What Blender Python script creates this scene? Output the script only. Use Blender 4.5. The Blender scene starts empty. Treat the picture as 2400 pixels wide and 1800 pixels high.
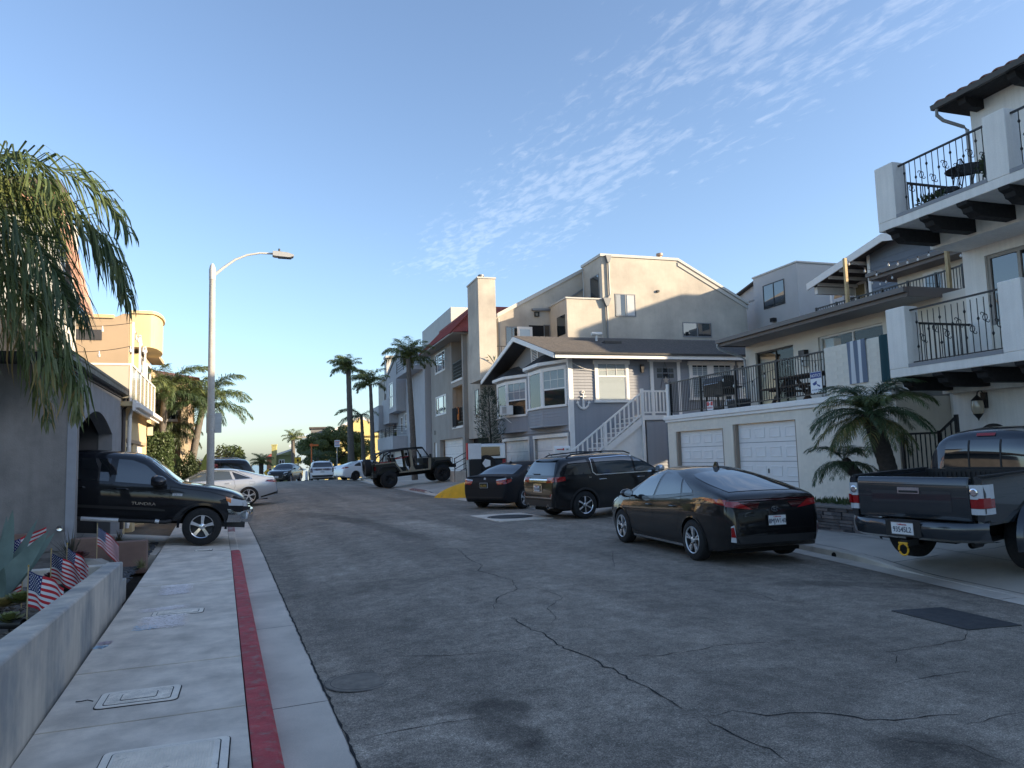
import bpy, bmesh, math, random
import numpy as np
from mathutils import Vector, Matrix
random.seed(7); rng = np.random.default_rng(7)
SC = bpy.context.scene; COL = SC.collection
R = math.radians
# ------------------------------------------------------------ camera
F_PX = 1730.0; EYE = Vector((0, 0, 1.75))
YAW, PITCH, ROLL = R(20.5), R(5.48), R(1.7)
_fw0 = Vector((math.sin(YAW), math.cos(YAW), 0)); _r0 = Vector((math.cos(YAW), -math.sin(YAW), 0))
FWD = _fw0 * math.cos(PITCH) + Vector((0, 0, math.sin(PITCH))); _u0 = _r0.cross(FWD)
RGT = _r0 * math.cos(ROLL) - _u0 * math.sin(ROLL); UPV = _r0 * math.sin(ROLL) + _u0 * math.cos(ROLL)
cam_d = bpy.data.cameras.new('camera'); cam = bpy.data.objects.new('camera', cam_d); COL.objects.link(cam)
cam_d.sensor_width = 36; cam_d.lens = F_PX / 2400 * 36; cam_d.clip_start = .05; cam_d.clip_end = 9000
cam.matrix_world = Matrix(((RGT.x, UPV.x, -FWD.x, EYE.x), (RGT.y, UPV.y, -FWD.y, EYE.y), (RGT.z, UPV.z, -FWD.z, EYE.z), (0, 0, 0, 1)))
SC.camera = cam
# ------------------------------------------------------------ sun, sky, exposure
SUN_EL, SUN_AZ = R(16.0), R(123.0)          # azimuth clockwise from +Y (up the street): behind the camera, to the right
SUN_DIR = Vector((math.sin(SUN_AZ) * math.cos(SUN_EL), math.cos(SUN_AZ) * math.cos(SUN_EL), math.sin(SUN_EL)))
sd = bpy.data.lights.new('sun', 'SUN'); sd.energy = 3.7; sd.angle = R(.53); sd.color = (1, .80, .55)
so = bpy.data.objects.new('sun', sd); COL.objects.link(so); so.rotation_euler = SUN_DIR.to_track_quat('Z', 'Y').to_euler()
W = bpy.data.worlds.new('World'); SC.world = W; W.use_nodes = True
SC.view_settings.view_transform = 'Standard'; SC.view_settings.look = 'None'; SC.view_settings.gamma = 1
SC.view_settings.use_curve_mapping = False; SC.view_settings.exposure = 1.62
def world_nodes():
 nt = W.node_tree; N = nt.nodes; L = nt.links; N.clear()
 out = N.new('ShaderNodeOutputWorld'); bg = N.new('ShaderNodeBackground'); bg.inputs[1].default_value = .10
 sky = N.new('ShaderNodeTexSky'); sky.sky_type = 'NISHITA'; sky.sun_disc = False
 sky.sun_elevation = SUN_EL; sky.sun_rotation = SUN_AZ; sky.air_density = 1.0; sky.dust_density = 1.1; sky.ozone_density = 3.6; sky.altitude = 20
 def m(op, a, b=None, c=None):
  n = N.new('ShaderNodeMath'); n.operation = op
  for i, x in enumerate((a, b, c)):
   if x is None: continue
   if hasattr(x, 'is_linked'): L.new(x, n.inputs[i])
   else: n.inputs[i].default_value = x
  return n.outputs[0]
 tc = N.new('ShaderNodeTexCoord'); sp = N.new('ShaderNodeSeparateXYZ'); L.new(tc.outputs['Generated'], sp.inputs[0])
 zz = m('MAXIMUM', sp.outputs[2], .03)
 px = m('DIVIDE', sp.outputs[0], zz); py = m('DIVIDE', sp.outputs[1], zz)      # cloud layer as a plane overhead
 # band of thin high cloud: runs along a line on that plane
 ax, ay = CLOUD_A; bx, by = CLOUD_B; dx, dy = bx - ax, by - ay; ln = math.hypot(dx, dy); dx /= ln; dy /= ln
 al = m('ADD', m('MULTIPLY', m('SUBTRACT', px, ax), dx), m('MULTIPLY', m('SUBTRACT', py, ay), dy))
 ac = m('ADD', m('MULTIPLY', m('SUBTRACT', px, ax), -dy), m('MULTIPLY', m('SUBTRACT', py, ay), dx))
 cb = N.new('ShaderNodeCombineXYZ'); L.new(m('MULTIPLY', al, .9), cb.inputs[0]); L.new(m('MULTIPLY', ac, 2.2), cb.inputs[1])
 n1 = N.new('ShaderNodeTexNoise'); n1.inputs['Scale'].default_value = 11; n1.inputs['Detail'].default_value = 8; n1.inputs['Roughness'].default_value = .62; n1.inputs['Distortion'].default_value = .35
 L.new(cb.outputs[0], n1.inputs['Vector'])
 n2 = N.new('ShaderNodeTexNoise'); n2.inputs['Scale'].default_value = 1.6; n2.inputs['Detail'].default_value = 3; L.new(cb.outputs[0], n2.inputs['Vector'])
 def ss(x, a, b):
  n = N.new('ShaderNodeMapRange'); n.interpolation_type = 'SMOOTHSTEP'; L.new(x, n.inputs[0]); n.inputs[1].default_value = a; n.inputs[2].default_value = b; return n.outputs[0]
 # distance across the band is measured relative to the band's half width
 band = m('SUBTRACT', 1.0, ss(m('ABSOLUTE', m('ADD', ac, CLOUD_OFF)), .0, CLOUD_W))
 ends = m('MULTIPLY', ss(al, -1.2, -.2), m('SUBTRACT', 1.0, ss(al, ln * 1.2, ln * 2.6)))
 cov = m('MULTIPLY', m('MULTIPLY', band, ends), ss(n2.outputs[0], .22, .56))
 thr = m('SUBTRACT', .74, m('MULTIPLY', cov, .40))
 dens = m('MULTIPLY', ss(m('SUBTRACT', n1.outputs[0], thr), .0, .30), m('MULTIPLY', ss(cov, 0., .35), .22))
 hs = N.new('ShaderNodeHueSaturation'); hs.inputs['Saturation'].default_value = .90; L.new(sky.outputs[0], hs.inputs['Color'])
 mix = N.new('ShaderNodeMix'); mix.data_type = 'RGBA'; L.new(dens, mix.inputs[0]); L.new(hs.outputs[0], mix.inputs[6])
 cl = N.new('ShaderNodeMix'); cl.data_type = 'RGBA'; cl.blend_type = 'ADD'; cl.inputs[0].default_value = 1
 L.new(hs.outputs[0], cl.inputs[6]); cl.inputs[7].default_value = CLOUD_COL
 L.new(cl.outputs[2], mix.inputs[7]); L.new(mix.outputs[2], bg.inputs[0]); L.new(bg.outputs[0], out.inputs[0])
def ray(px, py): return FWD + RGT * ((px - 1200) / F_PX) + UPV * ((900 - py) / F_PX)
def skyp(px, py): d = ray(px, py); return (d.x / d.z, d.y / d.z)
CLOUD_A = skyp(1120, 590); CLOUD_B = skyp(1900, 60); CLOUD_OFF = 0.0; CLOUD_W = .85; CLOUD_COL = (2.4, 2.1, 1.6, 1)
world_nodes()
# ------------------------------------------------------------ pixel of the photograph -> point on a known surface
def onz(px, py, z=0.): d = ray(px, py); return EYE + d * ((z - EYE.z) / d.z)
def onx(px, py, x): d = ray(px, py); return EYE + d * ((x - EYE.x) / d.x)
def ony(px, py, y): d = ray(px, py); return EYE + d * ((y - EYE.y) / d.y)
# ------------------------------------------------------------ materials
MATS = {}
def mat(name, col, rough=.7, metal=0., var=0., vscale=3., bump=0., bscale=40., coat=0., spec=.5, col2=None, c2scale=2., c2lo=.45, c2hi=.65, fine=0., fscale=200., streak=0., detail=6.):
 """procedural Principled: base colour varied by large noise (var), blotches of col2, fine speckle, vertical weather streaks, bump"""
 if name in MATS: return MATS[name]
 m = bpy.data.materials.new(name); MATS[name] = m; m.use_nodes = True
 nt = m.node_tree; N = nt.nodes; L = nt.links; b = N['Principled BSDF']
 b.inputs['Roughness'].default_value = rough; b.inputs['Metallic'].default_value = metal
 b.inputs['Specular IOR Level'].default_value = spec; b.inputs['Coat Weight'].default_value = coat; b.inputs['Coat Roughness'].default_value = .03
 col = tuple(col) + (1,) if len(col) == 3 else tuple(col)
 tc = N.new('ShaderNodeTexCoord'); src = None
 def noise(sc, det=detail, vec=None):
  n = N.new('ShaderNodeTexNoise'); n.inputs['Scale'].default_value = sc; n.inputs['Detail'].default_value = det; n.inputs['Roughness'].default_value = .6
  L.new(vec or tc.outputs['Object'], n.inputs['Vector']); return n.outputs[0]
 def mixc(fac, a, c, blend='MIX'):
  x = N.new('ShaderNodeMix'); x.data_type = 'RGBA'; x.blend_type = blend
  if hasattr(fac, 'is_linked'): L.new(fac, x.inputs[0])
  else: x.inputs[0].default_value = fac
  for i, q in ((6, a), (7, c)):
   if hasattr(q, 'is_linked'): L.new(q, x.inputs[i])
   else: x.inputs[i].default_value = q
  return x.outputs[2]
 def rng_(x, a, c, lo=0., hi=1.):
  n = N.new('ShaderNodeMapRange'); L.new(x, n.inputs[0]); n.inputs[1].default_value = a; n.inputs[2].default_value = c; n.inputs[3].default_value = lo; n.inputs[4].default_value = hi; return n.outputs[0]
 cur = col
 if col2 is not None: cur = mixc(rng_(noise(c2scale), c2lo, c2hi), cur, tuple(col2) + (1,))
 if var:
  v = rng_(noise(vscale), .3, .7, 1 - var, 1 + var)
  x = N.new('ShaderNodeHueSaturation'); L.new(v, x.inputs['Value'])
  if hasattr(cur, 'is_linked'): L.new(cur, x.inputs['Color'])
  else: x.inputs['Color'].default_value = cur
  cur = x.outputs[0]
 if fine:
  v = rng_(noise(fscale, 2), .3, .7, 1 - fine, 1 + fine)
  x = N.new('ShaderNodeHueSaturation'); L.new(v, x.inputs['Value'])
  if hasattr(cur, 'is_linked'): L.new(cur, x.inputs['Color'])
  else: x.inputs['Color'].default_value = cur
  cur = x.outputs[0]
 if streak:
  mp = N.new('ShaderNodeMapping'); L.new(tc.outputs['Object'], mp.inputs[0]); mp.inputs['Scale'].default_value = (6, 6, .35)
  v = rng_(noise(1.5, 4, mp.outputs[0]), .35, .7, 1 + streak * .3, 1 - streak)
  x = N.new('ShaderNodeHueSaturation'); L.new(v, x.inputs['Value'])
  if hasattr(cur, 'is_linked'): L.new(cur, x.inputs['Color'])
  else: x.inputs['Color'].default_value = cur
  cur = x.outputs[0]
 if hasattr(cur, 'is_linked'): L.new(cur, b.inputs['Base Color'])
 else: b.inputs['Base Color'].default_value = cur
 if bump:
  bn = N.new('ShaderNodeBump'); bn.inputs['Strength'].default_value = bump; bn.inputs['Distance'].default_value = .01
  L.new(noise(bscale, 4), bn.inputs['Height']); L.new(bn.outputs[0], b.inputs['Normal'])
 if rough > .3 and var:
  L.new(rng_(noise(vscale * 2.3), .3, .7, max(.05, rough - .1), min(1, rough + .1)), b.inputs['Roughness'])
 return m
def glass_clear(name='window_glass', tint=(.94, .96, .96)):
 if name in MATS: return MATS[name]
 m = bpy.data.materials.new(name); MATS[name] = m; m.use_nodes = True; nt = m.node_tree; N = nt.nodes; L = nt.links; N.clear()
 o = N.new('ShaderNodeOutputMaterial'); t = N.new('ShaderNodeBsdfTransparent'); t.inputs[0].default_value = tint + (1,)
 g = N.new('ShaderNodeBsdfGlossy'); g.inputs['Roughness'].default_value = .01; fr = N.new('ShaderNodeFresnel'); fr.inputs[0].default_value = 1.5
 x = N.new('ShaderNodeMixShader'); ge = N.new('ShaderNodeNewGeometry'); mm = N.new('ShaderNodeMath'); mm.operation = 'SUBTRACT'; mm.inputs[0].default_value = 1; L.new(ge.outputs['Backfacing'], mm.inputs[1]); m2 = N.new('ShaderNodeMath'); m2.operation = 'MULTIPLY'; L.new(mm.outputs[0], m2.inputs[0]); L.new(fr.outputs[0], m2.inputs[1]); L.new(m2.outputs[0], x.inputs[0]); L.new(t.outputs[0], x.inputs[1]); L.new(g.outputs[0], x.inputs[2]); L.new(x.outputs[0], o.inputs[0]); return m
def emit_mat(name, col, s):
 m = bpy.data.materials.new(name); m.use_nodes = True; b = m.node_tree.nodes['Principled BSDF']
 b.inputs['Base Color'].default_value = tuple(col) + (1,); b.inputs['Emission Color'].default_value = tuple(col) + (1,); b.inputs['Emission Strength'].default_value = s; MATS[name] = m; return m
# ------------------------------------------------------------ mesh builder
class MB:
 def __init__(s): s.v = []; s.f = []; s.m = []; s.cm = 0
 def add(s, vs, fs):
  o = len(s.v); s.v.extend([tuple(p) for p in vs]); s.f.extend([tuple(i + o for i in q) for q in fs]); s.m.extend([s.cm] * len(fs)); return s
 def box(s, x0, x1, y0, y1, z0, z1):
  if x0 > x1: x0, x1 = x1, x0
  if y0 > y1: y0, y1 = y1, y0
  if z0 > z1: z0, z1 = z1, z0
  return s.add([(x0, y0, z0), (x1, y0, z0), (x1, y1, z0), (x0, y1, z0), (x0, y0, z1), (x1, y0, z1), (x1, y1, z1), (x0, y1, z1)],
     [(0, 3, 2, 1), (4, 5, 6, 7), (0, 1, 5, 4), (1, 2, 6, 5), (2, 3, 7, 6), (3, 0, 4, 7)])
 def prism(s, poly, axis, a, b):
  """poly: 2D points in the other two axes (cyclic order x,y,z), extruded along axis from a to b"""
  n = len(poly)
  mk = {'x': lambda p, t: (t, p[0], p[1]), 'y': lambda p, t: (p[0], t, p[1]), 'z': lambda p, t: (p[0], p[1], t)}[axis]
  return s.add([mk(p, a) for p in poly] + [mk(p, b) for p in poly],
     [tuple(range(n)), tuple(range(2 * n - 1, n - 1, -1))] + [(i, i + n, (i + 1) % n + n, (i + 1) % n) for i in range(n)])
 def tube(s, pts, r, n=8, cap=True):
  pts = [Vector(p) for p in pts]; k = len(pts); rs = r if hasattr(r, '__len__') else [r] * k; vs = []; fs = []
  up = Vector((0, 0, 1))
  for i, p in enumerate(pts):
   t = (pts[min(i + 1, k - 1)] - pts[max(i - 1, 0)]).normalized()
   a = t.cross(up) if abs(t.z) < .95 else t.cross(Vector((0, 1, 0))); a.normalize(); b = t.cross(a)
   for j in range(n):
    q = 2 * math.pi * j / n; vs.append(p + (a * math.cos(q) + b * math.sin(q)) * rs[i])
  for i in range(k - 1):
   for j in range(n): fs.append((i * n + j, i * n + (j + 1) % n, (i + 1) * n + (j + 1) % n, (i + 1) * n + j))
  if cap: fs.append(tuple(range(n - 1, -1, -1))); fs.append(tuple(range((k - 1) * n, k * n)))
  return s.add(vs, fs)
 def lathe(s, prof, n=24, axis='z', o=(0, 0, 0), a0=0., a1=2 * math.pi):
  """prof: (radius, height) pairs"""
  k = len(prof); full = abs(a1 - a0 - 2 * math.pi) < 1e-6; m = n if full else n + 1; vs = []; fs = []
  for r, h in prof:
   for j in range(m):
    q = a0 + (a1 - a0) * j / n; c, d = r * math.cos(q), r * math.sin(q)
    p = {'z': (c, d, h), 'y': (d, h, c), 'x': (h, c, d)}[axis]; vs.append((p[0] + o[0], p[1] + o[1], p[2] + o[2]))
  for i in range(k - 1):
   for j in range(m if full else m - 1): fs.append((i * m + j, i * m + (j + 1) % m, (i + 1) * m + (j + 1) % m, (i + 1) * m + j))
  return s.add(vs, fs)
 def grid(s, rows):
  nr, nc = len(rows), len(rows[0])
  return s.add([p for r_ in rows for p in r_], [(i * nc + j, i * nc + j + 1, (i + 1) * nc + j + 1, (i + 1) * nc + j) for i in range(nr - 1) for j in range(nc - 1)])
 def mesh(s, name, mats=()):
  me = bpy.data.meshes.new(name); me.from_pydata(s.v, [], s.f)
  for q in mats: me.materials.append(q)
  if any(s.m): me.polygons.foreach_set('material_index', s.m)
  me.validate(); return me
 def build(s, name, m, parent=None, smooth=0, recalc=True, loc=None):
  mats = m if isinstance(m, (list, tuple)) else [m]
  me = s.mesh(name, mats)
  if recalc:
   bm = bmesh.new(); bm.from_mesh(me); bmesh.ops.recalc_face_normals(bm, faces=bm.faces); bm.to_mesh(me); bm.free()
  if smooth:
   me.polygons.foreach_set('use_smooth', [True] * len(me.polygons)); me.set_sharp_from_angle(angle=R(smooth))
  return link(name, me, parent, loc)
def link(name, me, parent=None, loc=None):
 o = bpy.data.objects.new(name, me); COL.objects.link(o)
 if parent is not None: o.parent = parent
 if loc is not None: o.location = loc
 return o
def tag(o, label, cat=None, group=None, kind=None):
 if label: o['label'] = label
 if cat: o['category'] = cat
 if group: o['group'] = group
 if kind: o['kind'] = kind
 return o
def thing(name, label, cat, loc=(0, 0, 0), rz=0., group=None):
 o = bpy.data.objects.new(name, None); COL.objects.link(o); o.location = loc; o.rotation_euler = (0, 0, rz); o.empty_display_size = .2
 return tag(o, label, cat, group)
def struct(o): o['kind'] = 'structure'; return o
def ptx(o, p): return o.matrix_basis.inverted() @ Vector(p)
_dg = None
def text(name, s, size, m, parent, origin, xdir, ydir, depth=.004, align='CENTER', sx=1.):
 """flat lettering: origin = baseline centre, xdir reading direction, ydir up"""
 c = bpy.data.curves.new(name, 'FONT'); c.body = s; c.size = size; c.align_x = align; c.extrude = depth / 2; c.resolution_u = 2
 t = bpy.data.objects.new(name, c); COL.objects.link(t); bpy.context.view_layer.update()
 me = bpy.data.meshes.new_from_object(t.evaluated_get(bpy.context.evaluated_depsgraph_get())); COL.objects.unlink(t); bpy.data.objects.remove(t)
 x = Vector(xdir).normalized(); y = Vector(ydir).normalized(); z = x.cross(y)
 me.transform(Matrix(((x.x * sx, y.x, z.x, origin[0]), (x.y * sx, y.y, z.y, origin[1]), (x.z * sx, y.z, z.z, origin[2]), (0, 0, 0, 1))))
 me.materials.clear(); me.materials.append(m); return link(name, me, parent)
def interp(pts):
 xs = np.array([p[0] for p in pts], float); ys = np.array([p[1] for p in pts], float)
 h = np.diff(xs); d = np.diff(ys) / h; mm = np.zeros_like(ys); mm[0] = d[0]; mm[-1] = d[-1]
 for i in range(1, len(xs) - 1):
  if d[i - 1] * d[i] > 0:
   w1, w2 = 2 * h[i] + h[i - 1], h[i] + 2 * h[i - 1]; mm[i] = (w1 + w2) / (w1 / d[i - 1] + w2 / d[i])
 def f(x):
  x = min(max(x, xs[0]), xs[-1]); i = min(int(np.searchsorted(xs, x, 'right')) - 1, len(xs) - 2); t = (x - xs[i]) / h[i]
  return float((2 * t**3 - 3 * t**2 + 1) * ys[i] + (t**3 - 2 * t**2 + t) * h[i] * mm[i] + (-2 * t**3 + 3 * t**2) * ys[i + 1] + (t**3 - t**2) * h[i] * mm[i + 1])
 return f
# ------------------------------------------------------------ shared materials
M_conc = mat('concrete_walk', (.72, .635, .535), .85, var=.20, vscale=3.5, bump=.25, bscale=120, fine=.10, fscale=260, col2=(.58, .51, .43), c2scale=1.6, c2lo=.42, c2hi=.66, streak=0)
M_conc2 = mat('concrete_gutter', (.60, .53, .45), .85, var=.22, vscale=.8, bump=.3, bscale=90, fine=.12, fscale=220, col2=(.36, .32, .28), c2scale=.7, c2lo=.5, c2hi=.8)
M_drive = mat('concrete_drive', (.56, .50, .425), .85, var=.18, vscale=.6, bump=.25, bscale=90, fine=.1, fscale=200, col2=(.36, .325, .285), c2scale=.5, c2lo=.5, c2hi=.8)
M_red = mat('red_curb_paint', (.42, .045, .055), .7, var=.28, vscale=4, bump=.4, bscale=60, col2=(.30, .13, .12), c2scale=9, c2lo=.52, c2hi=.66, fine=.12, fscale=70)
M_redfade = mat('faded_red_curb_paint', (.26, .10, .10), .8, var=.3, vscale=5, bump=.3, bscale=80, col2=(.24, .22, .21), c2scale=5, c2lo=.45, c2hi=.6)
M_yel = mat('yellow_curb_paint', (.75, .42, .02), .6, var=.12, vscale=3, bump=.2, bscale=60, col2=(.45, .27, .06), c2scale=4, c2lo=.62, c2hi=.75)
M_dark = mat('crack_dark', (.012, .012, .013), .95)
M_white = mat('white_paint', (.78, .79, .80), .55, var=.05, vscale=4)
M_black = mat('black_metal', (.012, .012, .013), .45, var=.1)
M_steel = mat('galvanised', (.42, .43, .44), .45, metal=.7, var=.15, vscale=6)
M_iron = mat('cast_iron', (.05, .05, .052), .7, metal=.3, var=.3, vscale=8, bump=.4, bscale=60)
M_earth = mat('bare_earth', (.09, .075, .06), .95, var=.3, vscale=3, bump=.5, bscale=30)
M_sea = mat('sea_water', (.10, .16, .20), .25)
zbase = interp([(-70, -1.6), (-30, -.4), (0, 0), (12, 0), (20, .04), (28, .10), (40, .20), (52, .27), (60, .22), (72, -.25), (90, -1.5), (120, -4.2), (170, -9.5), (260, -17), (500, -29)])
Lx = interp([(-60, 1.2), (-12, .39), (4.7, .10), (16.1, -.10), (30, -.35), (45, -.3), (60, .5), (80, 2.4), (100, 5), (140, 11.5), (200, 22)])
Rx = interp([(-60, 7.2), (-5, 7.7), (4, 8.0), (6, 8.37), (10, 9.14), (13, 9.6), (17, 9.75), (20, 9.5), (24, 8.9), (30, 8.3), (44, 8.1), (60, 8.9), (80, 10.9), (100, 13.4), (140, 20), (200, 30.5)])
def sstep(t): t = min(max(t, 0), 1); return t * t * (3 - 2 * t)
def zr(x, y):
 l, r_ = Lx(y) + .6, Rx(y)
 return zbase(y) - .12 * (1 - sstep((x - l) / 2.4)) - .045 * sstep((x - (r_ - 1.6)) / 1.6)
def onroad(px, py, dz=0.):
 z = 0.
 for _ in range(6): p = onz(px, py, z); z = zr(p.x, p.y)
 return Vector((p.x, p.y, z + dz))
# asphalt: mottled, worn along the street, speckled with pale stones, with stains of their own shape
def asphalt():
 m = bpy.data.materials.new('asphalt'); m.use_nodes = True; nt = m.node_tree; N = nt.nodes; L = nt.links; b = N['Principled BSDF']
 b.inputs['Roughness'].default_value = .85; b.inputs['Specular IOR Level'].default_value = .4
 tc = N.new('ShaderNodeTexCoord'); P = tc.outputs['Object']
 def nz(sc, det=5, vec=None, rough=.6):
  n = N.new('ShaderNodeTexNoise'); n.inputs['Scale'].default_value = sc; n.inputs['Detail'].default_value = det; n.inputs['Roughness'].default_value = rough; L.new(vec or P, n.inputs['Vector']); return n.outputs[0]
 def ma(op, a, c=None):
  n = N.new('ShaderNodeMath'); n.operation = op
  for i, x in enumerate((a, c)):
   if x is None: continue
   if hasattr(x, 'is_linked'): L.new(x, n.inputs[i])
   else: n.inputs[i].default_value = x
  return n.outputs[0]
 def mr(x, a, c, lo, hi):
  n = N.new('ShaderNodeMapRange'); n.interpolation_type = 'SMOOTHSTEP'; L.new(x, n.inputs[0])
  for i, q in enumerate((a, c, lo, hi)): n.inputs[i + 1].default_value = q
  return n.outputs[0]
 mp = N.new('ShaderNodeMapping'); L.new(P, mp.inputs[0]); mp.inputs['Scale'].default_value = (1.3, .10, 1); mp.inputs['Rotation'].default_value = (0, 0, R(-2))
 v = mr(nz(.45, 4), .3, .7, .86, 1.14)
 v = ma('MULTIPLY', v, mr(nz(1.6, 5), .3, .7, .88, 1.12))
 v = ma('MULTIPLY', v, mr(nz(1.0, 4, mp.outputs[0]), .3, .7, .84, 1.18))
 v = ma('MULTIPLY', v, mr(nz(6, 6), .3, .7, .80, 1.2))
 v = ma('MULTIPLY', v, mr(nz(28, 4), .32, .68, .80, 1.2))
 v = ma('MULTIPLY', v, mr(nz(90, 3, None, .8), .3, .72, .45, 1.65))
 vo = N.new('ShaderNodeTexVoronoi'); vo.inputs['Scale'].default_value = 75; L.new(P, vo.inputs['Vector'])
 v = ma('MULTIPLY', v, mr(vo.outputs['Distance'], .10, .28, 2.3, 1.0))
 wob = N.new('ShaderNodeTexNoise'); wob.inputs['Scale'].default_value = 2.2; wob.inputs['Detail'].default_value = 5; L.new(P, wob.inputs['Vector'])
 ws = N.new('ShaderNodeVectorMath'); ws.operation = 'SUBTRACT'; L.new(wob.outputs['Color'], ws.inputs[0]); ws.inputs[1].default_value = (.5, .5, .5)
 wm = N.new('ShaderNodeVectorMath'); wm.operation = 'SCALE'; L.new(ws.outputs[0], wm.inputs[0]); wm.inputs['Scale'].default_value = .5
 wa = N.new('ShaderNodeVectorMath'); wa.operation = 'ADD'; L.new(P, wa.inputs[0]); L.new(wm.outputs[0], wa.inputs[1])
 for (px, py), (ex, ey), rot, k in STAINS:
  c = onroad(px, py)
  mm = N.new('ShaderNodeMapping'); mm.vector_type = 'TEXTURE'; L.new(wa.outputs[0], mm.inputs[0])
  mm.inputs['Location'].default_value = (c.x, c.y, 0); mm.inputs['Rotation'].default_value = (0, 0, R(rot)); mm.inputs['Scale'].default_value = (ex, ey, 1000)
  ln = N.new('ShaderNodeVectorMath'); ln.operation = 'LENGTH'; L.new(mm.outputs[0], ln.inputs[0])
  v = ma('MULTIPLY', v, mr(ln.outputs['Value'], .55, 1.1, k, 1.0))
 cc = N.new('ShaderNodeMix'); cc.data_type = 'RGBA'; L.new(nz(.8, 3), cc.inputs[0]); cc.inputs[6].default_value = (.215, .185, .152, 1); cc.inputs[7].default_value = (.240, .203, .162, 1)
 hs = N.new('ShaderNodeHueSaturation'); L.new(cc.outputs[2], hs.inputs['Color']); L.new(v, hs.inputs['Value']); L.new(hs.outputs[0], b.inputs['Base Color'])
 bn = N.new('ShaderNodeBump'); bn.inputs['Strength'].default_value = .55; bn.inputs['Distance'].default_value = .006; L.new(nz(110, 3), bn.inputs['Height']); L.new(bn.outputs[0], b.inputs['Normal'])
 return m
g7 = lambda a, b: (600 + a / 2.212, 1100 + b / 2.212)
g8 = lambda a, b: (1400 + a / 2.212, 1200 + b / 2.212)
STAINS = [(g7(1255, 1260), (.22, .28), 10, .52), (g7(1310, 1370), (.20, .34), 20, .50), (g7(1380, 1450), (.16, .22), 30, .7), (g7(850, 1480), (.30, .25), 0, .75),
  (g8(1640, 1190), (.30, .26), 0, .62), (g8(1750, 1270), (.45, .30), 20, .68), (g8(1000, 900), (.8, .6), 0, .82), (g7(900, 1400), (1.0, .35), -8, 1.45),
  (g7(900, 300), (.6, 3.2), 4, 1.35), (g7(1000, 380), (.35, 1.2), 2, 1.2), (g7(560, 610), (1.4, .5), 0, .8), (g8(1500, 380), (.25, 1.9), 60, .7), (g7(400, 250), (.5, 4.), 15, .66), (g7(600, 290), (.35, 5.), 8, .72)]
M_asph = asphalt()
def sheet(name, xa, xb, ys, zf, m, nx=8, xs=None):
 mb = MB(); rows = []
 for y in ys:
  a, b = xa(y), xb(y); rows.append([(a + (b - a) * t, y, zf(a + (b - a) * t, y)) for t in (xs or np.linspace(0, 1, nx))])
 mb.grid(rows); return mb.build(name, m, smooth=60)
YS = list(np.concatenate([np.arange(-60, 0, 4.), np.arange(0, 60, 1.), np.arange(60, 200, 4.)]))
road = struct(sheet('road', lambda y: Lx(y) + .58, lambda y: Rx(y) - .32, YS, zr, M_asph, 26))
# ground that carries everything, out to the sea
mb = MB(); rows = []
for y in [-400, -200, -100] + YS + [230, 260, 320, 400, 500]:
 rows.append([(x, y, (zbase(max(y, -70)) - .45 if y < 500 else -29)) for x in (-900, -300, -120, -60, -30, -15, -6, -2, 2, 6, 10, 15, 20, 40, 80, 160, 400, 1200)])
mb.grid(rows); terrain = struct(mb.build('ground', M_earth, smooth=60))
mb = MB(); mb.box(-7000, 7000, 420, 8800, -40, -29.3); struct(mb.build('sea', M_sea))
# gutters (concrete) and curbs
def gut_l(x, y): return zbase(y) - .125 + .02 * (x - Lx(y) - .16)
joints = [-60, -30, -12, -3, .5, 3.2, 6.1, 9.0, 11.5, 13.6, 16.4, 20, 24, 28, 33, 40, 50, 62, 80, 110, 150, 199]
gl = struct(thing('gutter_left', None, None))
for a, b in zip(joints[:-1], joints[1:]):
 o = sheet('gutter_slab', lambda y: Lx(y) + .165, lambda y: Lx(y) + .60, np.linspace(a + .006, b - .006, max(2, int((b - a) / 1.5) + 1)), lambda x, y: gut_l(x, y) + .006, M_conc2, 4); o.parent = gl
gr = struct(thing('gutter_right', None, None))
for a, b in zip(joints[:-1], joints[1:]):
 o = sheet('gutter_slab', lambda y: Rx(y) - .34, lambda y: Rx(y) + .01, np.linspace(a + .006, b - .006, max(2, int((b - a) / 1.5) + 1)), lambda x, y: zr(x, y) + .006, M_conc2, 4); o.parent = gr
# left curb: painted red, split at its joints; lowered where the driveways cross
hL = interp([(-60, 0), (16.0, 0), (16.9, -.105), (20.6, -.105), (21.4, 0), (26.8, 0), (27.6, -.10), (36, -.10), (37, 0), (200, 0)])
def curb_block(par, a, b, m, xf, hf, w, side, zg):
 ys = np.linspace(a + .004, b - .004, max(2, int((b - a) / .5) + 1)); rows = []
 for y in ys:
  x = xf(y); t = zbase(y) + hf(y); g_ = zg(y)
  x0, x1 = (x, x + w) if side > 0 else (x, x - w)
  rows.append([(x0, y, g_ - .2), (x0, y, t), (x0 + (x1 - x0) * .85, y, t + .001), (x1, y, t - .02), (x1, y, g_ - .2)])
 mb = MB(); mb.grid(rows); n = len(rows[0]); k = len(rows); mb.f.append(tuple(range(n))); mb.m.append(0); mb.f.append(tuple((k - 1) * n + i for i in range(n - 1, -1, -1))); mb.m.append(0)
 return mb.build('curb_block', m, par, smooth=35)
cl = struct(thing('curb_left', None, None))
cj = [-60, -30, -10, 0, 3.1, 4.6, 6.35, 7.75, 9.1, 10.15, 11.6, 16.3, 20.9, 24, 27, 36.5, 44, 52, 62, 80, 110, 150, 199]
for a, b in zip(cj[:-1], cj[1:]):
 m = M_red if -10 <= a < 16 else (M_redfade if 20 < a < 44 else M_conc2)
 curb_block(cl, a, b, m, Lx, hL, .17, 1, lambda y: zbase(y) - .13)
cr = struct(thing('curb_right', None, None))
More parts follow.
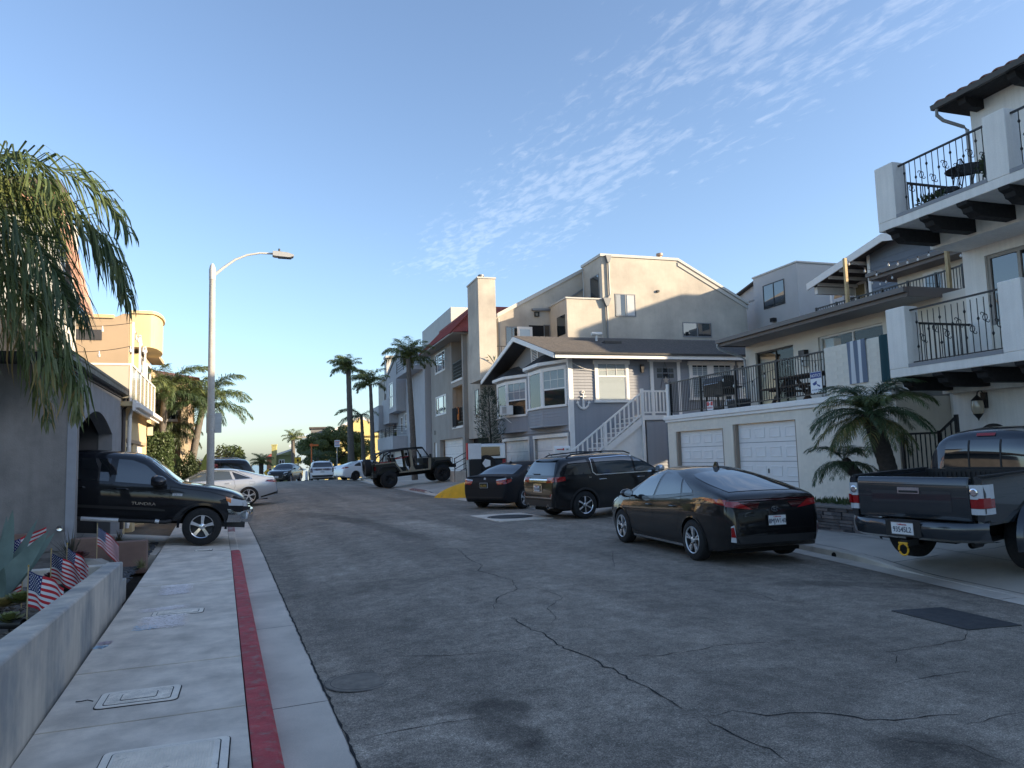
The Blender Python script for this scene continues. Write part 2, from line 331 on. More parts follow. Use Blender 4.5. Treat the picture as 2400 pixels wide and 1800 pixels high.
hR = interp([(-60, .0), (7.6, .0), (9.2, .10), (12.3, .10), (13.6, .0), (21.0, .0), (22.3, .10), (26.5, .10), (27.5, .02), (33.5, .02), (34.3, .10), (36.5, .10), (37.5, .0), (46, 0), (47, .1), (60, .1), (200, .1)])
cj2 = [-60, -30, -10, -2, 4, 7.6, 10.2, 13.6, 17, 21, 24, 27.5, 31, 34, 37, 42, 47, 54, 62, 80, 110, 150, 199]
for a, b in zip(cj2[:-1], cj2[1:]):
 m = M_redfade if 33 < a < 36 else M_conc2
 curb_block(cr, a, b, m, lambda y: Rx(y) + .16, lambda y: hR(y) - .035, .16, -1, lambda y: zbase(y) - .06)
# right pavement and driveways: one sheet that climbs to the garages
def zp(x, y):
 e = Rx(y) + .16; t = x - e; h0 = hR(y) - .035; h1 = max(h0, .10)
 z = h0 + (h1 - h0) * sstep(t / 1.2)
 if t > 1.4: z += .30 * sstep((t - 1.4) / max(.6, 13.2 - e - 1.4))
 return zbase(y) + z
pav = struct(sheet('pavement_right', lambda y: Rx(y) + .16, lambda y: max(Rx(y) + 6, 14.5), [y for y in YS if y < 120], zp, M_drive, xs=[0, .03, .08, .15, .2, .25, .3, .36, .42, .5, .58, .66, .75, .85, 1]))
def ribbon(mb, pts, w, zf, dz=.0035, jit=0., taper=True):
 """thin strip that follows the ground: pts in plan"""
 P = [Vector((p[0], p[1])) for p in pts]; Q = [P[0]]
 for a, b in zip(P[:-1], P[1:]):
  n = max(1, int((b - a).length / .07)) if jit else max(1, int((b - a).length / .6))
  d = (b - a).normalized() if (b - a).length > 1e-6 else Vector((1, 0)); nn = Vector((-d.y, d.x))
  for i in range(1, n + 1): Q.append(a + (b - a) * (i / n) + (nn * random.gauss(0, jit) if i < n else Vector((0, 0))))
 vs = []; k = len(Q)
 for i, q in enumerate(Q):
  d = (Q[min(i + 1, k - 1)] - Q[max(i - 1, 0)]); d.normalize(); nn = Vector((-d.y, d.x)); ww = w * (random.uniform(.45, 1.5) if jit else 1)
  if taper: ww *= min(1, .25 + min(i, k - 1 - i) / 6)
  for sgn in (-1, 1): c = q + nn * ww * .5 * sgn; vs.append((c.x, c.y, zf(c.x, c.y) + dz))
 mb.add(vs, [(2 * i, 2 * i + 1, 2 * i + 3, 2 * i + 2) for i in range(k - 1)])
CR7 = [[(1040, 410), (1110, 470), (1175, 500), (1150, 525), (1250, 552), (1330, 575), (1350, 625), (1260, 660), (1225, 730)],
 [(1310, 765), (1400, 815), (1500, 855), (1560, 910), (1650, 945), (1720, 970), (1790, 1010), (1870, 1045), (1960, 1100), (2060, 1150), (2212, 1245)],
 [(590, 995), (700, 970), (910, 968), (1060, 960), (1150, 955), (1310, 940), (1560, 915)], [(910, 968), (870, 1005), (820, 1030), (710, 1050), (690, 1070), (620, 1080)],
 [(890, 757), (1100, 755), (1300, 760)], [(1440, 615), (1520, 635), (1590, 665), (1555, 690), (1510, 720), (1555, 765), (1530, 800)],
 [(130, 603), (300, 590), (500, 572), (700, 560), (900, 540), (1140, 520)], [(370, 1110), (450, 1100)], [(520, 1410), (700, 1365), (860, 1335), (1000, 1310), (1180, 1290)],
 [(740, 255), (800, 300), (880, 335), (950, 360), (990, 378)], [(890, 395), (1000, 380), (1130, 372), (1330, 365)], [(1850, 425), (1850, 470), (1860, 510)]]
CR8 = [[(540, 1060), (590, 1100), (680, 1140), (760, 1180), (830, 1210), (900, 1230), (960, 1280), (1030, 1327)], [(100, 752), (340, 745), (400, 730), (540, 715), (600, 697), (760, 683), (1000, 668), (1200, 662)],
 [(440, 360), (540, 390), (640, 415), (740, 408), (870, 435), (915, 460), (1060, 472), (1200, 482), (1380, 500), (1500, 515)], [(1915, 615), (1905, 660), (1760, 690), (1620, 710), (1530, 725), (1490, 720), (1555, 745), (1545, 785), (1380, 795)],
 [(570, 1062), (640, 1050), (700, 1030), (780, 1040), (880, 1058), (1000, 1042), (1150, 1042), (1330, 1062), (1400, 1080), (1600, 1075), (1760, 1055), (1900, 1050)], [(1545, 905), (1600, 880), (1750, 850), (1950, 822)],
 [(1900, 1105), (2000, 1090), (2130, 1050), (2212, 1040)], [(1480, 1165), (1650, 1195), (1820, 1205), (1920, 1215), (2000, 1255), (2100, 1290), (2180, 1320)], [(0, 742), (180, 732)]]
for fn, lst in ((g7, CR7), (g8, CR8)):
 for k, c in enumerate(lst):
  mb = MB(); main = (fn is g7 and k in (0, 1)) or (fn is g8 and k in (0, 4)); P = [onroad(*fn(*p)) for p in c]
  ribbon(mb, P, .012 if main else .007, zr, .003, .012 if main else .008); mb.build('crack', M_dark, road)
mb = MB(); ribbon(mb, [(Lx(y) + .605, y) for y in np.linspace(-4, 30, 120)], .016, lambda x, y: gut_l(x, y) + .008, .003, .006, False); mb.build('gutter_joint', M_dark, road)
# dark joints on the right pavement
for pts in ([(Rx(y) + .17, y) for y in np.linspace(-4, 34, 40)], [(Rx(y) + 1.35, y) for y in np.linspace(-4, 34, 40)], [(Rx(8.4) + .17, 8.4), (12, 8.0)], [(Rx(5.2) + .17, 5.2), (12, 4.9)], [(Rx(12.9) + .17, 12.9), (13, 12.9)], [(Rx(17.3) + .17, 17.3), (13, 17.3)]):
 mb = MB(); ribbon(mb, pts, .014, zp, .004, 0, False); mb.build('joint', M_dark, pav)
# things let into the road
c = onroad(1050 + 610 / 4.02, 1020 + 790 / 4.02)
cp = thing('manhole', 'round iron manhole cover in a pale square concrete collar behind the black parked cars', 'manhole', (7.1, 19.45, zr(7.1, 19.45)), R(2))
mb = MB(); mb.box(-.78, .78, -1.15, 1.15, -.1, .012); mb.build('collar', M_conc, cp)
mb = MB(); mb.lathe([(.0, .022), (.52, .022), (.55, .016), (.55, -.05)], 32); mb.build('lid', M_iron, cp)
mb = MB(); mb.lathe([(.56, .014), (.60, .020), (.64, .014)], 32); mb.build('ring', M_dark, cp)
sp_ = [onroad(*p) for p in ((2090, 1433), (2210, 1425), (2395, 1467), (2270, 1478))]
mb = MB(); mb.add([p + Vector((0, 0, .011)) for p in sp_] + [p - Vector((0, 0, .05)) for p in sp_], [(0, 1, 2, 3), (0, 4, 5, 1), (1, 5, 6, 2), (2, 6, 7, 3), (3, 7, 4, 0)])
tag(mb.build('utility_cover', mat('dark_plate', (.05, .05, .052), .55, var=.2, vscale=3, bump=.2, bscale=150)), 'flat dark rectangular utility cover set in the asphalt at right', 'utility cover')
c = onroad(*g7(535, 1102)); mh = thing('manhole', 'faint dark round manhole lid near the left gutter', 'manhole', c)
mb = MB(); mb.lathe([(0, .008), (.26, .008), (.28, .004)], 28); mb.build('lid', mat('worn_lid', (.19, .165, .135), .8, var=.3, vscale=10), mh)
for rr in (.29, .24):
 mb = MB(); mb.lathe([(rr, .009), (rr - .003, .010), (rr - .006, .009)], 28); mb.build('ring', M_iron, mh)
a, b = onroad(908, 1155), onroad(936, 1160); mb = MB()
mb.add([(a.x, a.y + .35, zr(a.x, a.y) + .005), (a.x, a.y - .25, zr(a.x, a.y) + .005), (b.x, b.y - .25, zr(b.x, b.y) + .005), (b.x, b.y + .35, zr(b.x, b.y) + .005)], [(0, 1, 2, 3)]); mb.build('painted_mark', M_white, road)
# ------------------------------------------------------------ left pavement: separate slabs
walk = struct(thing('pavement_left', None, None))
SJ = [-16, -10, -6, -3, -1, .8, 2.3, 3.9, 5.89, 7.38, 8.93, 10.5, 12.2, 13.55, 14.9, 16.45, 18.2, 20.0, 21.8, 23.6, 25.4, 27.2, 29, 32, 36, 41, 47, 54, 62, 80, 110, 150]
dirt = interp([(-20, 0), (16.0, 0), (17.0, -.10), (20.4, -.10), (21.4, 0), (26.8, 0), (27.6, -.1), (36, -.1), (37, 0), (150, 0)])
for i, (a, b) in enumerate(zip(SJ[:-1], SJ[1:])):
 ys = np.linspace(a + .006, b - .006, max(2, int((b - a) / .6) + 1)); tl = random.uniform(-.003, .003); rows = []
 def top(x, y): t = (Lx(y) - x) / 1.35; return zbase(y) + dirt(y) * max(0, 1 - t * 1.1) + .002 + tl * (y - a)
 mb = MB(); rows = []
 for y in ys:
  l = Lx(y); rows.append([(l - 1.33, y, zbase(y) - .2)] + [(l - .01 - 1.32 * t, y, top(l - .01 - 1.32 * t, y)) for t in (1, .8, .6, .4, .2, 0)] + [(l - .01, y, zbase(y) - .2)])
 mb.grid(rows); n = len(rows[0]); k = len(rows); mb.f += [tuple(range(n)), tuple((k - 1) * n + q for q in range(n - 1, -1, -1))]; mb.m += [0, 0]
 o = mb.build('slab', M_conc, walk, smooth=35)
fl = sheet('joint_filler', lambda y: Lx(y) - 1.33, lambda y: Lx(y) - .01, [y for y in YS if y < 150], lambda x, y: zbase(y) + dirt(y) - .03, M_dark, 3); fl.parent = walk
# lids in the pavement
def vault(x0, x1, y0, y1, label, inner, lidm, ribs=0, dz=0.):
 w, d = x1 - x0, y1 - y0; t = thing('utility_box', label, 'utility box', ((x0 + x1) / 2, (y0 + y1) / 2, zbase(y0) + .003 + dz), R(-1))
 def rr(mb, a, b, r_, z0, z1):
  pl = []
  for cx, cy, s in ((a - r_, b - r_, 0), (-a + r_, b - r_, 90), (-a + r_, -b + r_, 180), (a - r_, -b + r_, 270)):
   for q in (0, 30, 60, 90): pl.append((cx + r_ * math.cos(R(s + q)), cy + r_ * math.sin(R(s + q))))
  mb.prism(pl, 'z', z0, z1)
 mb = MB(); rr(mb, w / 2, d / 2, .05, -.05, .003); mb.build('gap', M_dark, t)
 mb = MB(); rr(mb, w / 2 - .008, d / 2 - .008, .045, -.05, .007); mb.build('frame', mat('lid_frame', (.86, .78, .67), .8, var=.1, vscale=6, fine=.1), t)
 mb = MB(); rr(mb, w / 2 - .055, d / 2 - .05, .03, -.05, .0085); mb.build('inner_gap', M_dark, t)
 mb = MB(); rr(mb, w / 2 - .062, d / 2 - .057, .028, -.05, .0105); mb.build('lid', lidm, t)
 if inner:
  mb = MB(); rr(mb, w * .22, d * .2, .02, -.05, .0125); mb.build('reading_gap', M_dark, t)
  mb = MB(); rr(mb, w * .22 - .006, d * .2 - .006, .02, -.05, .0145); mb.build('reading_lid', lidm, t)
 if ribs:
  mb = MB(); nx = int((w - .16) / .016); ny = int((d - .14) / .016)
  for i in range(nx):
   for j in range(ny): x = -w / 2 + .08 + i * .016; y = -d / 2 + .07 + j * .016; mb.box(x, x + .008, y, y + .010, .009, .0135)
  o = mb.build('tread', lidm, t); o['kind'] = 'stuff'
 return t
M_lid = mat('concrete_lid', (.82, .74, .63), .85, var=.25, vscale=9, fine=.25, fscale=150, bump=.4, bscale=200)
M_lid2 = mat('tread_lid', (.84, .76, .65), .85, var=.15, vscale=5, fine=.1, col2=(.10, .10, .10), c2scale=4, c2lo=.62, c2hi=.72)
vault(-.97, -.40, 6.25, 6.66, 'pale concrete meter box lid with a small inner lid in the pavement', True, M_lid)
vault(-.76, -.03, 4.66, 5.30, 'large ribbed utility box lid at the bottom edge of the pavement', False, M_lid2, 1)
vault(-.93, -.36, 9.68, 9.98, 'slim pale meter box lid between two chalk drawings', False, M_lid)
vault(-.80, -.46, 16.50, 16.75, 'small pale lid in the pavement under the pickup front wheel', False, M_lid, 0, -.025)
# chalk
M_ch1 = mat('chalk_lilac', (1., .92, .88), .95, var=.1, vscale=10); M_ch2 = mat('chalk_blue', (.55, .74, .88), .95); M_ch3 = mat('chalk_pink', (.62, .50, .55), .95)
def chalk(x0, x1, y0, y1, m, n, label, ang=0., w=.012):
 mb = MB(); zf = lambda x, y: zbase(y) + .006
 for i in range(n):
  t = (i + .5) / n; y = y0 + (y1 - y0) * t; pts = []; k = 18
  for q in range(k + 1): pts.append((x0 + (x1 - x0) * (q / k) + random.gauss(0, .012), y + random.gauss(0, .02) + ang * (q / k - .5)))
  ribbon(mb, pts, w * random.uniform(.8, 1.8), zf, .0003 * i, .004)
 return tag(mb.build('chalk_drawing', m), label, 'chalk drawing', 'chalk drawings on the left pavement')
chalk(-1.0, -.58, 11.2, 11.95, M_ch1, 58, 'pale lilac chalk rectangle scribbled farthest up the pavement')
chalk(-1.02, -.52, 9.0, 9.62, M_ch1, 52, 'large pale lilac chalk rectangle nearest below the slim meter lid')
chalk(-1.04, -.78, 8.98, 9.2, M_ch2, 9, 'small light blue chalk patch on the corner of the lilac rectangle')
chalk(-1.1, -.55, 10.06, 10.26, M_ch1, 14, 'thin chalk streak just above the slim meter lid', .12)
chalk(-1.3, -1.18, 8.3, 8.4, M_ch2, 6, 'tiny blue chalk smudge beside the planter wall')
chalk(-1.28, -1.16, 8.45, 8.58, M_ch3, 6, 'tiny pink chalk smudge beside the planter wall')
tw = thing('twig', 'small dark twig lying on the pavement near the planter wall', 'twig', (-1.06, 6.5, zbase(6.5) + .008))
mb = MB(); mb.tube([(-.06, .02, 0), (-.02, .0, .004), (.02, .005, .006), (.06, -.02, 0)], .004, 5); mb.build('stem', M_dark, tw)
# ------------------------------------------------------------ vehicles
def paint(name, col, rough=.16, metal=0., coat=1., spec=.5): return mat(name, col, rough, metal, 0, coat=coat, spec=spec)
P_black = paint('paint_black', (.004, .004, .005), .5, spec=.15); P_black2 = paint('paint_black_blue', (.006, .007, .010), .5, spec=.15)
P_matte = paint('paint_matte_black', (.013, .014, .017), .55, 0, .0, .25)
P_silver = paint('paint_silver', (.40, .44, .50), .35, .45); P_white = paint('paint_white', (.72, .73, .75), .3)
P_grey = paint('paint_slate', (.028, .034, .043), .26, .35); P_green = paint('paint_olive', (.022, .024, .020), .4, 0, .4)
P_dkgreen = paint('paint_dark_green', (.012, .016, .016), .22, .2)
G_tint = mat('tinted_glass', (.010, .013, .016), .03, spec=1., coat=.6); G_side = mat('side_glass', (.045, .058, .068), .02, spec=1., coat=1.)
M_tyre = mat('tyre_rubber', (.014, .014, .015), .85, var=.15, vscale=12); M_trim = mat('black_trim', (.015, .015, .016), .6); M_chrome = mat('chrome', (.75, .76, .78), .12, metal=1)
M_alloy = mat('alloy', (.66, .67, .69), .38, metal=.55); M_alloydk = mat('alloy_dark', (.03, .03, .032), .4, metal=.5); M_seam = mat('panel_gap', (.002, .002, .002), .9)
M_lred = mat('tail_lamp_red', (.28, .004, .006), .12, coat=1); M_lclear = mat('lamp_clear', (.55, .57, .60), .08, coat=1); M_lamb = mat('lamp_amber', (.75, .22, .04), .15, coat=1); M_ldark = mat('lamp_dark_red', (.05, .003, .005), .1, coat=1)
M_plate = mat('plate_white', (.72, .73, .74), .4); M_ink = mat('plate_ink', (.01, .015, .05), .5); M_inkr = mat('plate_ink_red', (.5, .02, .04), .5); M_well = mat('wheel_well', (.004, .004, .004), .95)
M_seat = mat('seat_black', (.01, .01, .011), .7); M_seatred = mat('seat_red', (.30, .015, .02), .6)
class Car:
 def __init__(s, top, belt, width, bot, tum=.22, pow_=6, k1=.20, k2=.45):
  s.top, s.belt, s.wid, s.bot = interp(top), interp(belt), interp(width), interp(bot); s.x0, s.x1 = top[0][0], top[-1][0]; s.tum = tum; s.pw = pow_; s.k1 = k1; s.k2 = k2
  s.kn = sorted(set([p[0] for p in top] + [p[0] for p in width]))
 def par(s, x):
  T = s.top(x); b = s.bot(x); Bt = min(s.belt(x), T - .045); Bt = max(Bt, b + .05); return T, Bt, b, s.wid(x)
 def wlow(s, w, q): return w * (1 - s.k1 * max(0, .6 - q) ** 2 - s.k2 * max(0, q - .7) ** 2)
 def sec(s, x, nl=9, nu=13):
  T, Bt, b, w = s.par(x); pts = []
  for i in range(nl): q = i / (nl - 1); pts.append((s.wlow(w, q), b + (Bt - b) * q))
  wB = pts[-1][1 - 1]
  for i in range(1, nu):
   t = math.sin(i / (nu - 1) * math.pi / 2); z = Bt + t * (T - Bt); pts.append((s.wup(wB, t, T - Bt), z))
  return pts
 def wup(s, wB, t, h): return wB * max(0, 1 - s.tum * h / wB * t) * max(0., 1 - t ** s.pw) ** (1 / 3)
 def sy(s, x, z):
  T, Bt, b, w = s.par(x)
  if z >= T or z < b - .001: return 0.
  if z <= Bt: return s.wlow(w, (z - b) / (Bt - b))
  return s.wup(s.wlow(w, 1), (z - Bt) / (T - Bt), T - Bt)
 def rear(s, y, z, sgn=-1):
  a = s.x0 if sgn < 0 else s.x1; c = None
  for k in range(1, 160):
   x = a - sgn * k * .012
   if s.sy(x, z) > abs(y): c = x; break
  if c is None: return a
  lo, hi = c + sgn * .012, c
  for _ in range(12):
   m = (lo + hi) / 2
   if s.sy(m, z) > abs(y): hi = m
   else: lo = m
  return hi
 def tz(s, x, y):
  T, Bt, b, w = s.par(x); wB = s.wlow(w, 1); lo, hi = 0., 1.
  if abs(y) >= wB: return Bt
  for _ in range(24):
   m = (lo + hi) / 2
   if s.wup(wB, m, T - Bt) > abs(y): lo = m
   else: hi = m
  return Bt + lo * (T - Bt)
 def body(s, m, par, arches, name='body', dep=.34):
  xs = list(np.linspace(s.x0, s.x1, 64)) + s.kn; xs = sorted(set(round(x, 3) for x in xs)); xs = [x for i, x in enumerate(xs) if i == 0 or x - xs[i - 1] > .008]
  vs, fs = [], []; n = None
  for x in xs:
   p = s.sec(x); ring = [(x, w, z) for w, z in p] + [(x, -w, z) for w, z in reversed(p[:-1])]; n = len(ring); vs += ring
  for i in range(len(xs) - 1):
   for j in range(n): fs.append((i * n + j, (i + 1) * n + j, (i + 1) * n + (j + 1) % n, i * n + (j + 1) % n))
  fs.append(tuple(range(n))); fs.append(tuple((len(xs) - 1) * n + j for j in range(n - 1, -1, -1)))
  mb = MB(); mb.add(vs, fs); o = mb.build(name, [m, M_well], par)
  tmp = []
  for ax, az, r_ in arches:
   for sg in (-1, 1):
    c = MB(); w = s.wid(ax); y0, y1 = sg * (w - dep), sg * (w + .3); c.lathe([(0, y0), (r_, y0), (r_, y1), (0, y1)], 40, 'y', (ax, 0, az))
    bm_ = c.mesh('cut', [m, M_well]); bb = bmesh.new(); bb.from_mesh(bm_); bmesh.ops.remove_doubles(bb, verts=bb.verts, dist=1e-5); bmesh.ops.recalc_face_normals(bb, faces=bb.faces)
    for f in bb.faces: f.material_index = 1
    bb.to_mesh(bm_); bb.free(); co = link('cut', bm_, par); tmp.append(co)
    md = o.modifiers.new('b', 'BOOLEAN'); md.operation = 'DIFFERENCE'; md.object = co; md.solver = 'EXACT'
  if tmp:
   bpy.context.view_layer.update(); ev = o.evaluated_get(bpy.context.evaluated_depsgraph_get()); me = bpy.data.meshes.new_from_object(ev)
   o.modifiers.clear(); o.data = me
   for t in tmp: bpy.data.objects.remove(t)
  o.data.polygons.foreach_set('use_smooth', [True] * len(o.data.polygons)); o.data.set_sharp_from_angle(angle=R(32)); return o
 # patches laid on the surface ---------------------------------------------------------
 def side(s, name, lo, hi, m, par, sides=(-1, 1), off=.005, n=14, k=7):
  """panel between a lower and an upper outline (lists of (x,z)), on the flank"""
  def rs(P, n):
   P = [Vector(p) for p in P]; d = [0.]
   for a, b in zip(P[:-1], P[1:]): d.append(d[-1] + (b - a).length)
   out = []
   for i in range(n):
    t = d[-1] * i / (n - 1); j = min(next((q for q in range(1, len(d)) if d[q] >= t - 1e-9), len(d) - 1), len(d) - 1); f = (t - d[j - 1]) / max(1e-9, d[j] - d[j - 1]); out.append(P[j - 1] + (P[j] - P[j - 1]) * f)
   return out
  A, B = rs(lo, n), rs(hi, n); res = []
  for sg in sides:
   rows = []
   for q in range(k):
    row = []
    for a, b in zip(A, B): p = a + (b - a) * (q / (k - 1)); row.append((p.x, sg * (s.sy(p.x, p.y) + off), p.y))
    rows.append(row)
   res.append(MB().grid(rows).build(name, m, par, smooth=40))
  return res
 def end(s, name, P, m, par, sgn=-1, off=.005, n=8, k=6, mirror=False):
  """panel on the rear (sgn -1) or front: quad of (y,z): bottom-left, bottom-right, top-right, top-left"""
  a, b, c, d = [Vector(p) for p in P]; out = []
  for fl in ((1, -1) if mirror else (1,)):
   rows = []
   for q in range(k):
    v = q / (k - 1); row = []
    for i in range(n):
     u = i / (n - 1); p = (a * (1 - u) + b * u) * (1 - v) + (d * (1 - u) + c * u) * v; row.append((s.rear(p.x, p.y, sgn) + sgn * off, p.x * fl, p.y))
    rows.append(row)
   out.append(MB().grid(rows).build(name, m, par, smooth=40))
  return out
 def toppatch(s, name, xs, hw, m, par, off=.006, n=13):
  rows = []
  for x, h in zip(xs, hw):
   row = []
   for i in range(n):
    y = -h + 2 * h * i / (n - 1); row.append((x, y, s.tz(x, y)))
   rows.append(row)
  nx = len(rows)                                                      # offset along the surface normal
  out = []
  for i in range(nx):
   r_ = []
   for j in range(n):
    dx = Vector(rows[min(i + 1, nx - 1)][j]) - Vector(rows[max(i - 1, 0)][j]); dy = Vector(rows[i][min(j + 1, n - 1)]) - Vector(rows[i][max(j - 1, 0)]); nn = dx.cross(dy); nn.normalize()
    if nn.z < 0: nn = -nn
    r_.append(Vector(rows[i][j]) + nn * off)
   out.append(r_)
  return MB().grid(out).build(name, m, par, smooth=40)
 def seam(s, pts, par, sides=(-1, 1), w=.007, m=None, name='seam', off=.003):
  for sg in sides:
   Q = []
   for a, b in zip(pts[:-1], pts[1:]):
    a, b = Vector(a), Vector(b); n = max(2, int((b - a).length / .06)); Q += [a + (b - a) * i / n for i in range(n)]
   Q.append(Vector(pts[-1])); vs = []
   for i, q in enumerate(Q):
    d = Q[min(i + 1, len(Q) - 1)] - Q[max(i - 1, 0)]; d.normalize(); nn = Vector((-d.y, d.x)) * w * .5
    for t in (-1, 1): p = q + nn * t; vs.append((p.x, sg * (s.sy(p.x, p.y) + off), p.y))
   MB().add(vs, [(2 * i, 2 * i + 1, 2 * i + 3, 2 * i + 2) for i in range(len(Q) - 1)]).build(name, m or M_seam, par)
 def handle(s, x, z, par, m, sides=(-1, 1), l=.19):
  for sg in sides:
   y = s.sy(x, z); mb = MB(); mb.tube([(x - l / 2, sg * (y - .005), z), (x - l * .36, sg * (y + .03), z + .004), (x + l * .36, sg * (y + .03), z + .004), (x + l / 2, sg * (y - .005), z)], [.010, .013, .013, .010], 8); mb.build('door_handle', m, par, smooth=40)
 def mirrors(s, x, z, par, m, sides=(-1, 1), big=1.):
  for sg in sides:
   y = s.sy(x, z - .02); mb = MB(); h, w, d = .075 * big, .115 * big, .085 * big
   prof = [(-d, .75), (-d * .6, .98), (0, 1.), (d * .6, .85), (d, .45)]; rows = []
   for px_, sc in prof: rows.append([(x + px_, sg * (y + .06 + w + w * sc * math.cos(q)), z + h * .3 + h * sc * math.sin(q)) for q in np.linspace(0, 2 * math.pi, 15)])
   mb.grid(rows); mb.f += [tuple(range(14)), tuple(range(4 * 15 + 13, 4 * 15 - 1, -1))]; mb.m += [0, 0]
   mb.box(x - .02, x + .05, sg * (y - .03), sg * (y + .09), z - .05, z - .015); o = mb.build('mirror', m, par, smooth=40)
   g = MB(); rows = [[(x - d - .002, sg * (y + .06 + w + w * .70 * math.cos(q) * t), z + h * .3 + h * .70 * math.sin(q) * t) for q in np.linspace(0, 2 * math.pi, 15)] for t in (0.01, 1)]; g.grid(rows).build('mirror_glass', M_chrome, o)
def wheel(par, x, y, z, r, w, rimr, nsp, sg, rm=None, style=0):
 """tyre with tread shoulders + alloy rim as its part; sg = outward side"""
 t = MB(); h = w / 2; t.lathe([(rimr * .97, -h * .85), (rimr * 1.03, -h), (r * .93, -h * .98), (r * .985, -h * .8), (r, -h * .5), (r, h * .5), (r * .985, h * .8), (r * .93, h * .98), (rimr * 1.03, h), (rimr * .97, h * .85)], 40, 'y')
 o = t.build('wheel', M_tyre, par, smooth=50, loc=(x, y, z)); yo = sg * h * .82
 m = MB(); m.lathe([(rimr, yo + sg * .012), (rimr * .95, yo + sg * .018), (rimr * .90, yo), (rimr * .86, yo - sg * .05), (rimr * .3, yo - sg * .10), (0, yo - sg * .10)], 40, 'y'); m.build('barrel', M_alloydk, o, smooth=40)
 m = MB(); m.lathe([(rimr * 1.0, yo + sg * .010), (rimr * .97, yo + sg * .022), (rimr * .915, yo + sg * .012), (rimr * .90, yo - sg * .02)], 40, 'y')
 for k in range(nsp):
  a = 2 * math.pi * k / nsp
  for dv in ((0,) if style != 1 else (-.16, .16)):
   w0, w1 = (.17, .20) if style == 0 else ((.10, .125) if style == 1 else (.30, .40))
   if style == 2: w0, w1 = .24, .30
   p = []
   for rr, ww, yy in ((rimr * .16, w0 * rimr * .8, yo + sg * .004), (rimr * .55, w0 * rimr, yo + sg * .010), (rimr * .94, w1 * rimr, yo + sg * .014)):
    aa = a + dv * (.35 + .65 * rr / rimr)
    for q in (-1, 1):
     cx, cz = rr * math.sin(aa), rr * math.cos(aa); nx, nz = math.cos(aa) * ww / 2 * q, -math.sin(aa) * ww / 2 * q; p.append((cx + nx, yy, cz + nz))
   p2 = [(a_, b_ - sg * .03, c_) for a_, b_, c_ in p]
   m.add(p + p2, [(0, 1, 3, 2), (2, 3, 5, 4), (0, 2, 8, 6), (2, 4, 10, 8), (1, 7, 9, 3), (3, 9, 11, 5)])
 m.lathe([(rimr * .24, yo - sg * .03), (rimr * .24, yo + sg * .008), (rimr * .19, yo + sg * .016), (0, yo + sg * .018)], 20, 'y')
 m.build('rim', rm or M_alloy, o, smooth=35)
 m = MB()
 for k in range(5):
  a = 2 * math.pi * k / 5 + .3; m.lathe([(.011, yo + sg * .024), (.011, yo), (0, yo)], 8, 'y', (rimr * .30 * math.sin(a), 0, rimr * .30 * math.cos(a)))
 m.build('lug_nuts', M_alloydk if style != 2 else M_chrome, o)
 return o
def wheels(par, xr, xf, trk, r, w, rimr, nsp, style=0, rm=None, sides=(-1, 1)):
 for x in (xr, xf):
  for sg in sides: wheel(par, x, sg * trk, r, r, w, rimr, nsp, sg, rm, style)
def plate(par, x, y, z, txt, sgn, bg=None, ink=None, frame=None, tilt=0., top='California'):
 """licence plate facing sgn*x"""
 rx = Vector((0, -1 if sgn < 0 else 1, 0)); up = Vector((-sgn * math.sin(tilt) * -1, 0, math.cos(tilt)))
 mb = MB(); mb.box(x, x + sgn * .012, y - .156, y + .156, z - .08, z + .08); o = mb.build('licence_plate', frame or M_chrome, par)
 mb = MB(); mb.box(x + sgn * .011, x + sgn * .016, y - .147, y + .147, z - .071, z + .071); mb.build('plate_face', bg or M_plate, o)
 text('plate_number', txt, .098, ink or M_ink, o, (x + sgn * .019, y, z - .044), rx, (0, 0, 1), .003, sx=.74)
 if top: text('plate_state', top, .034, M_inkr, o, (x + sgn * .019, y, z + .042), rx, (0, 0, 1), .003)
 return o
def car_root(name, label, cat, p, head, group='parked vehicles', pitch=0.):
 """p: ground point under the car's middle; head: compass heading clockwise from up the street"""
 o = thing(name, label, cat, p, 0, group); o.rotation_euler = (0, pitch, R(90 - head)); return o
def lip(par, ax, az, r_, c, m, w=.03, a0=-8, a1=188, sides=(-1, 1)):
 for sg in sides:
  rows = []
  for q in np.linspace(R(a0), R(a1), 28):
   x, z = ax + r_ * math.cos(q), az + r_ * math.sin(q); x2, z2 = ax + (r_ + w) * math.cos(q), az + (r_ + w) * math.sin(q)
   y1, y2 = c.sy(x, max(z, c.bot(x) + .01)), c.sy(x2, max(z2, c.bot(x2) + .01)); rows.append([(x, sg * (y1 - .06), z), (x, sg * (y1 + .012), z), (x2, sg * (y2 + .010), z2), (x2, sg * (y2 - .005), z2)])
  MB().grid(rows).build('wheel_arch', m, par, smooth=40)
def road_pose(px_r, h, *a): pass
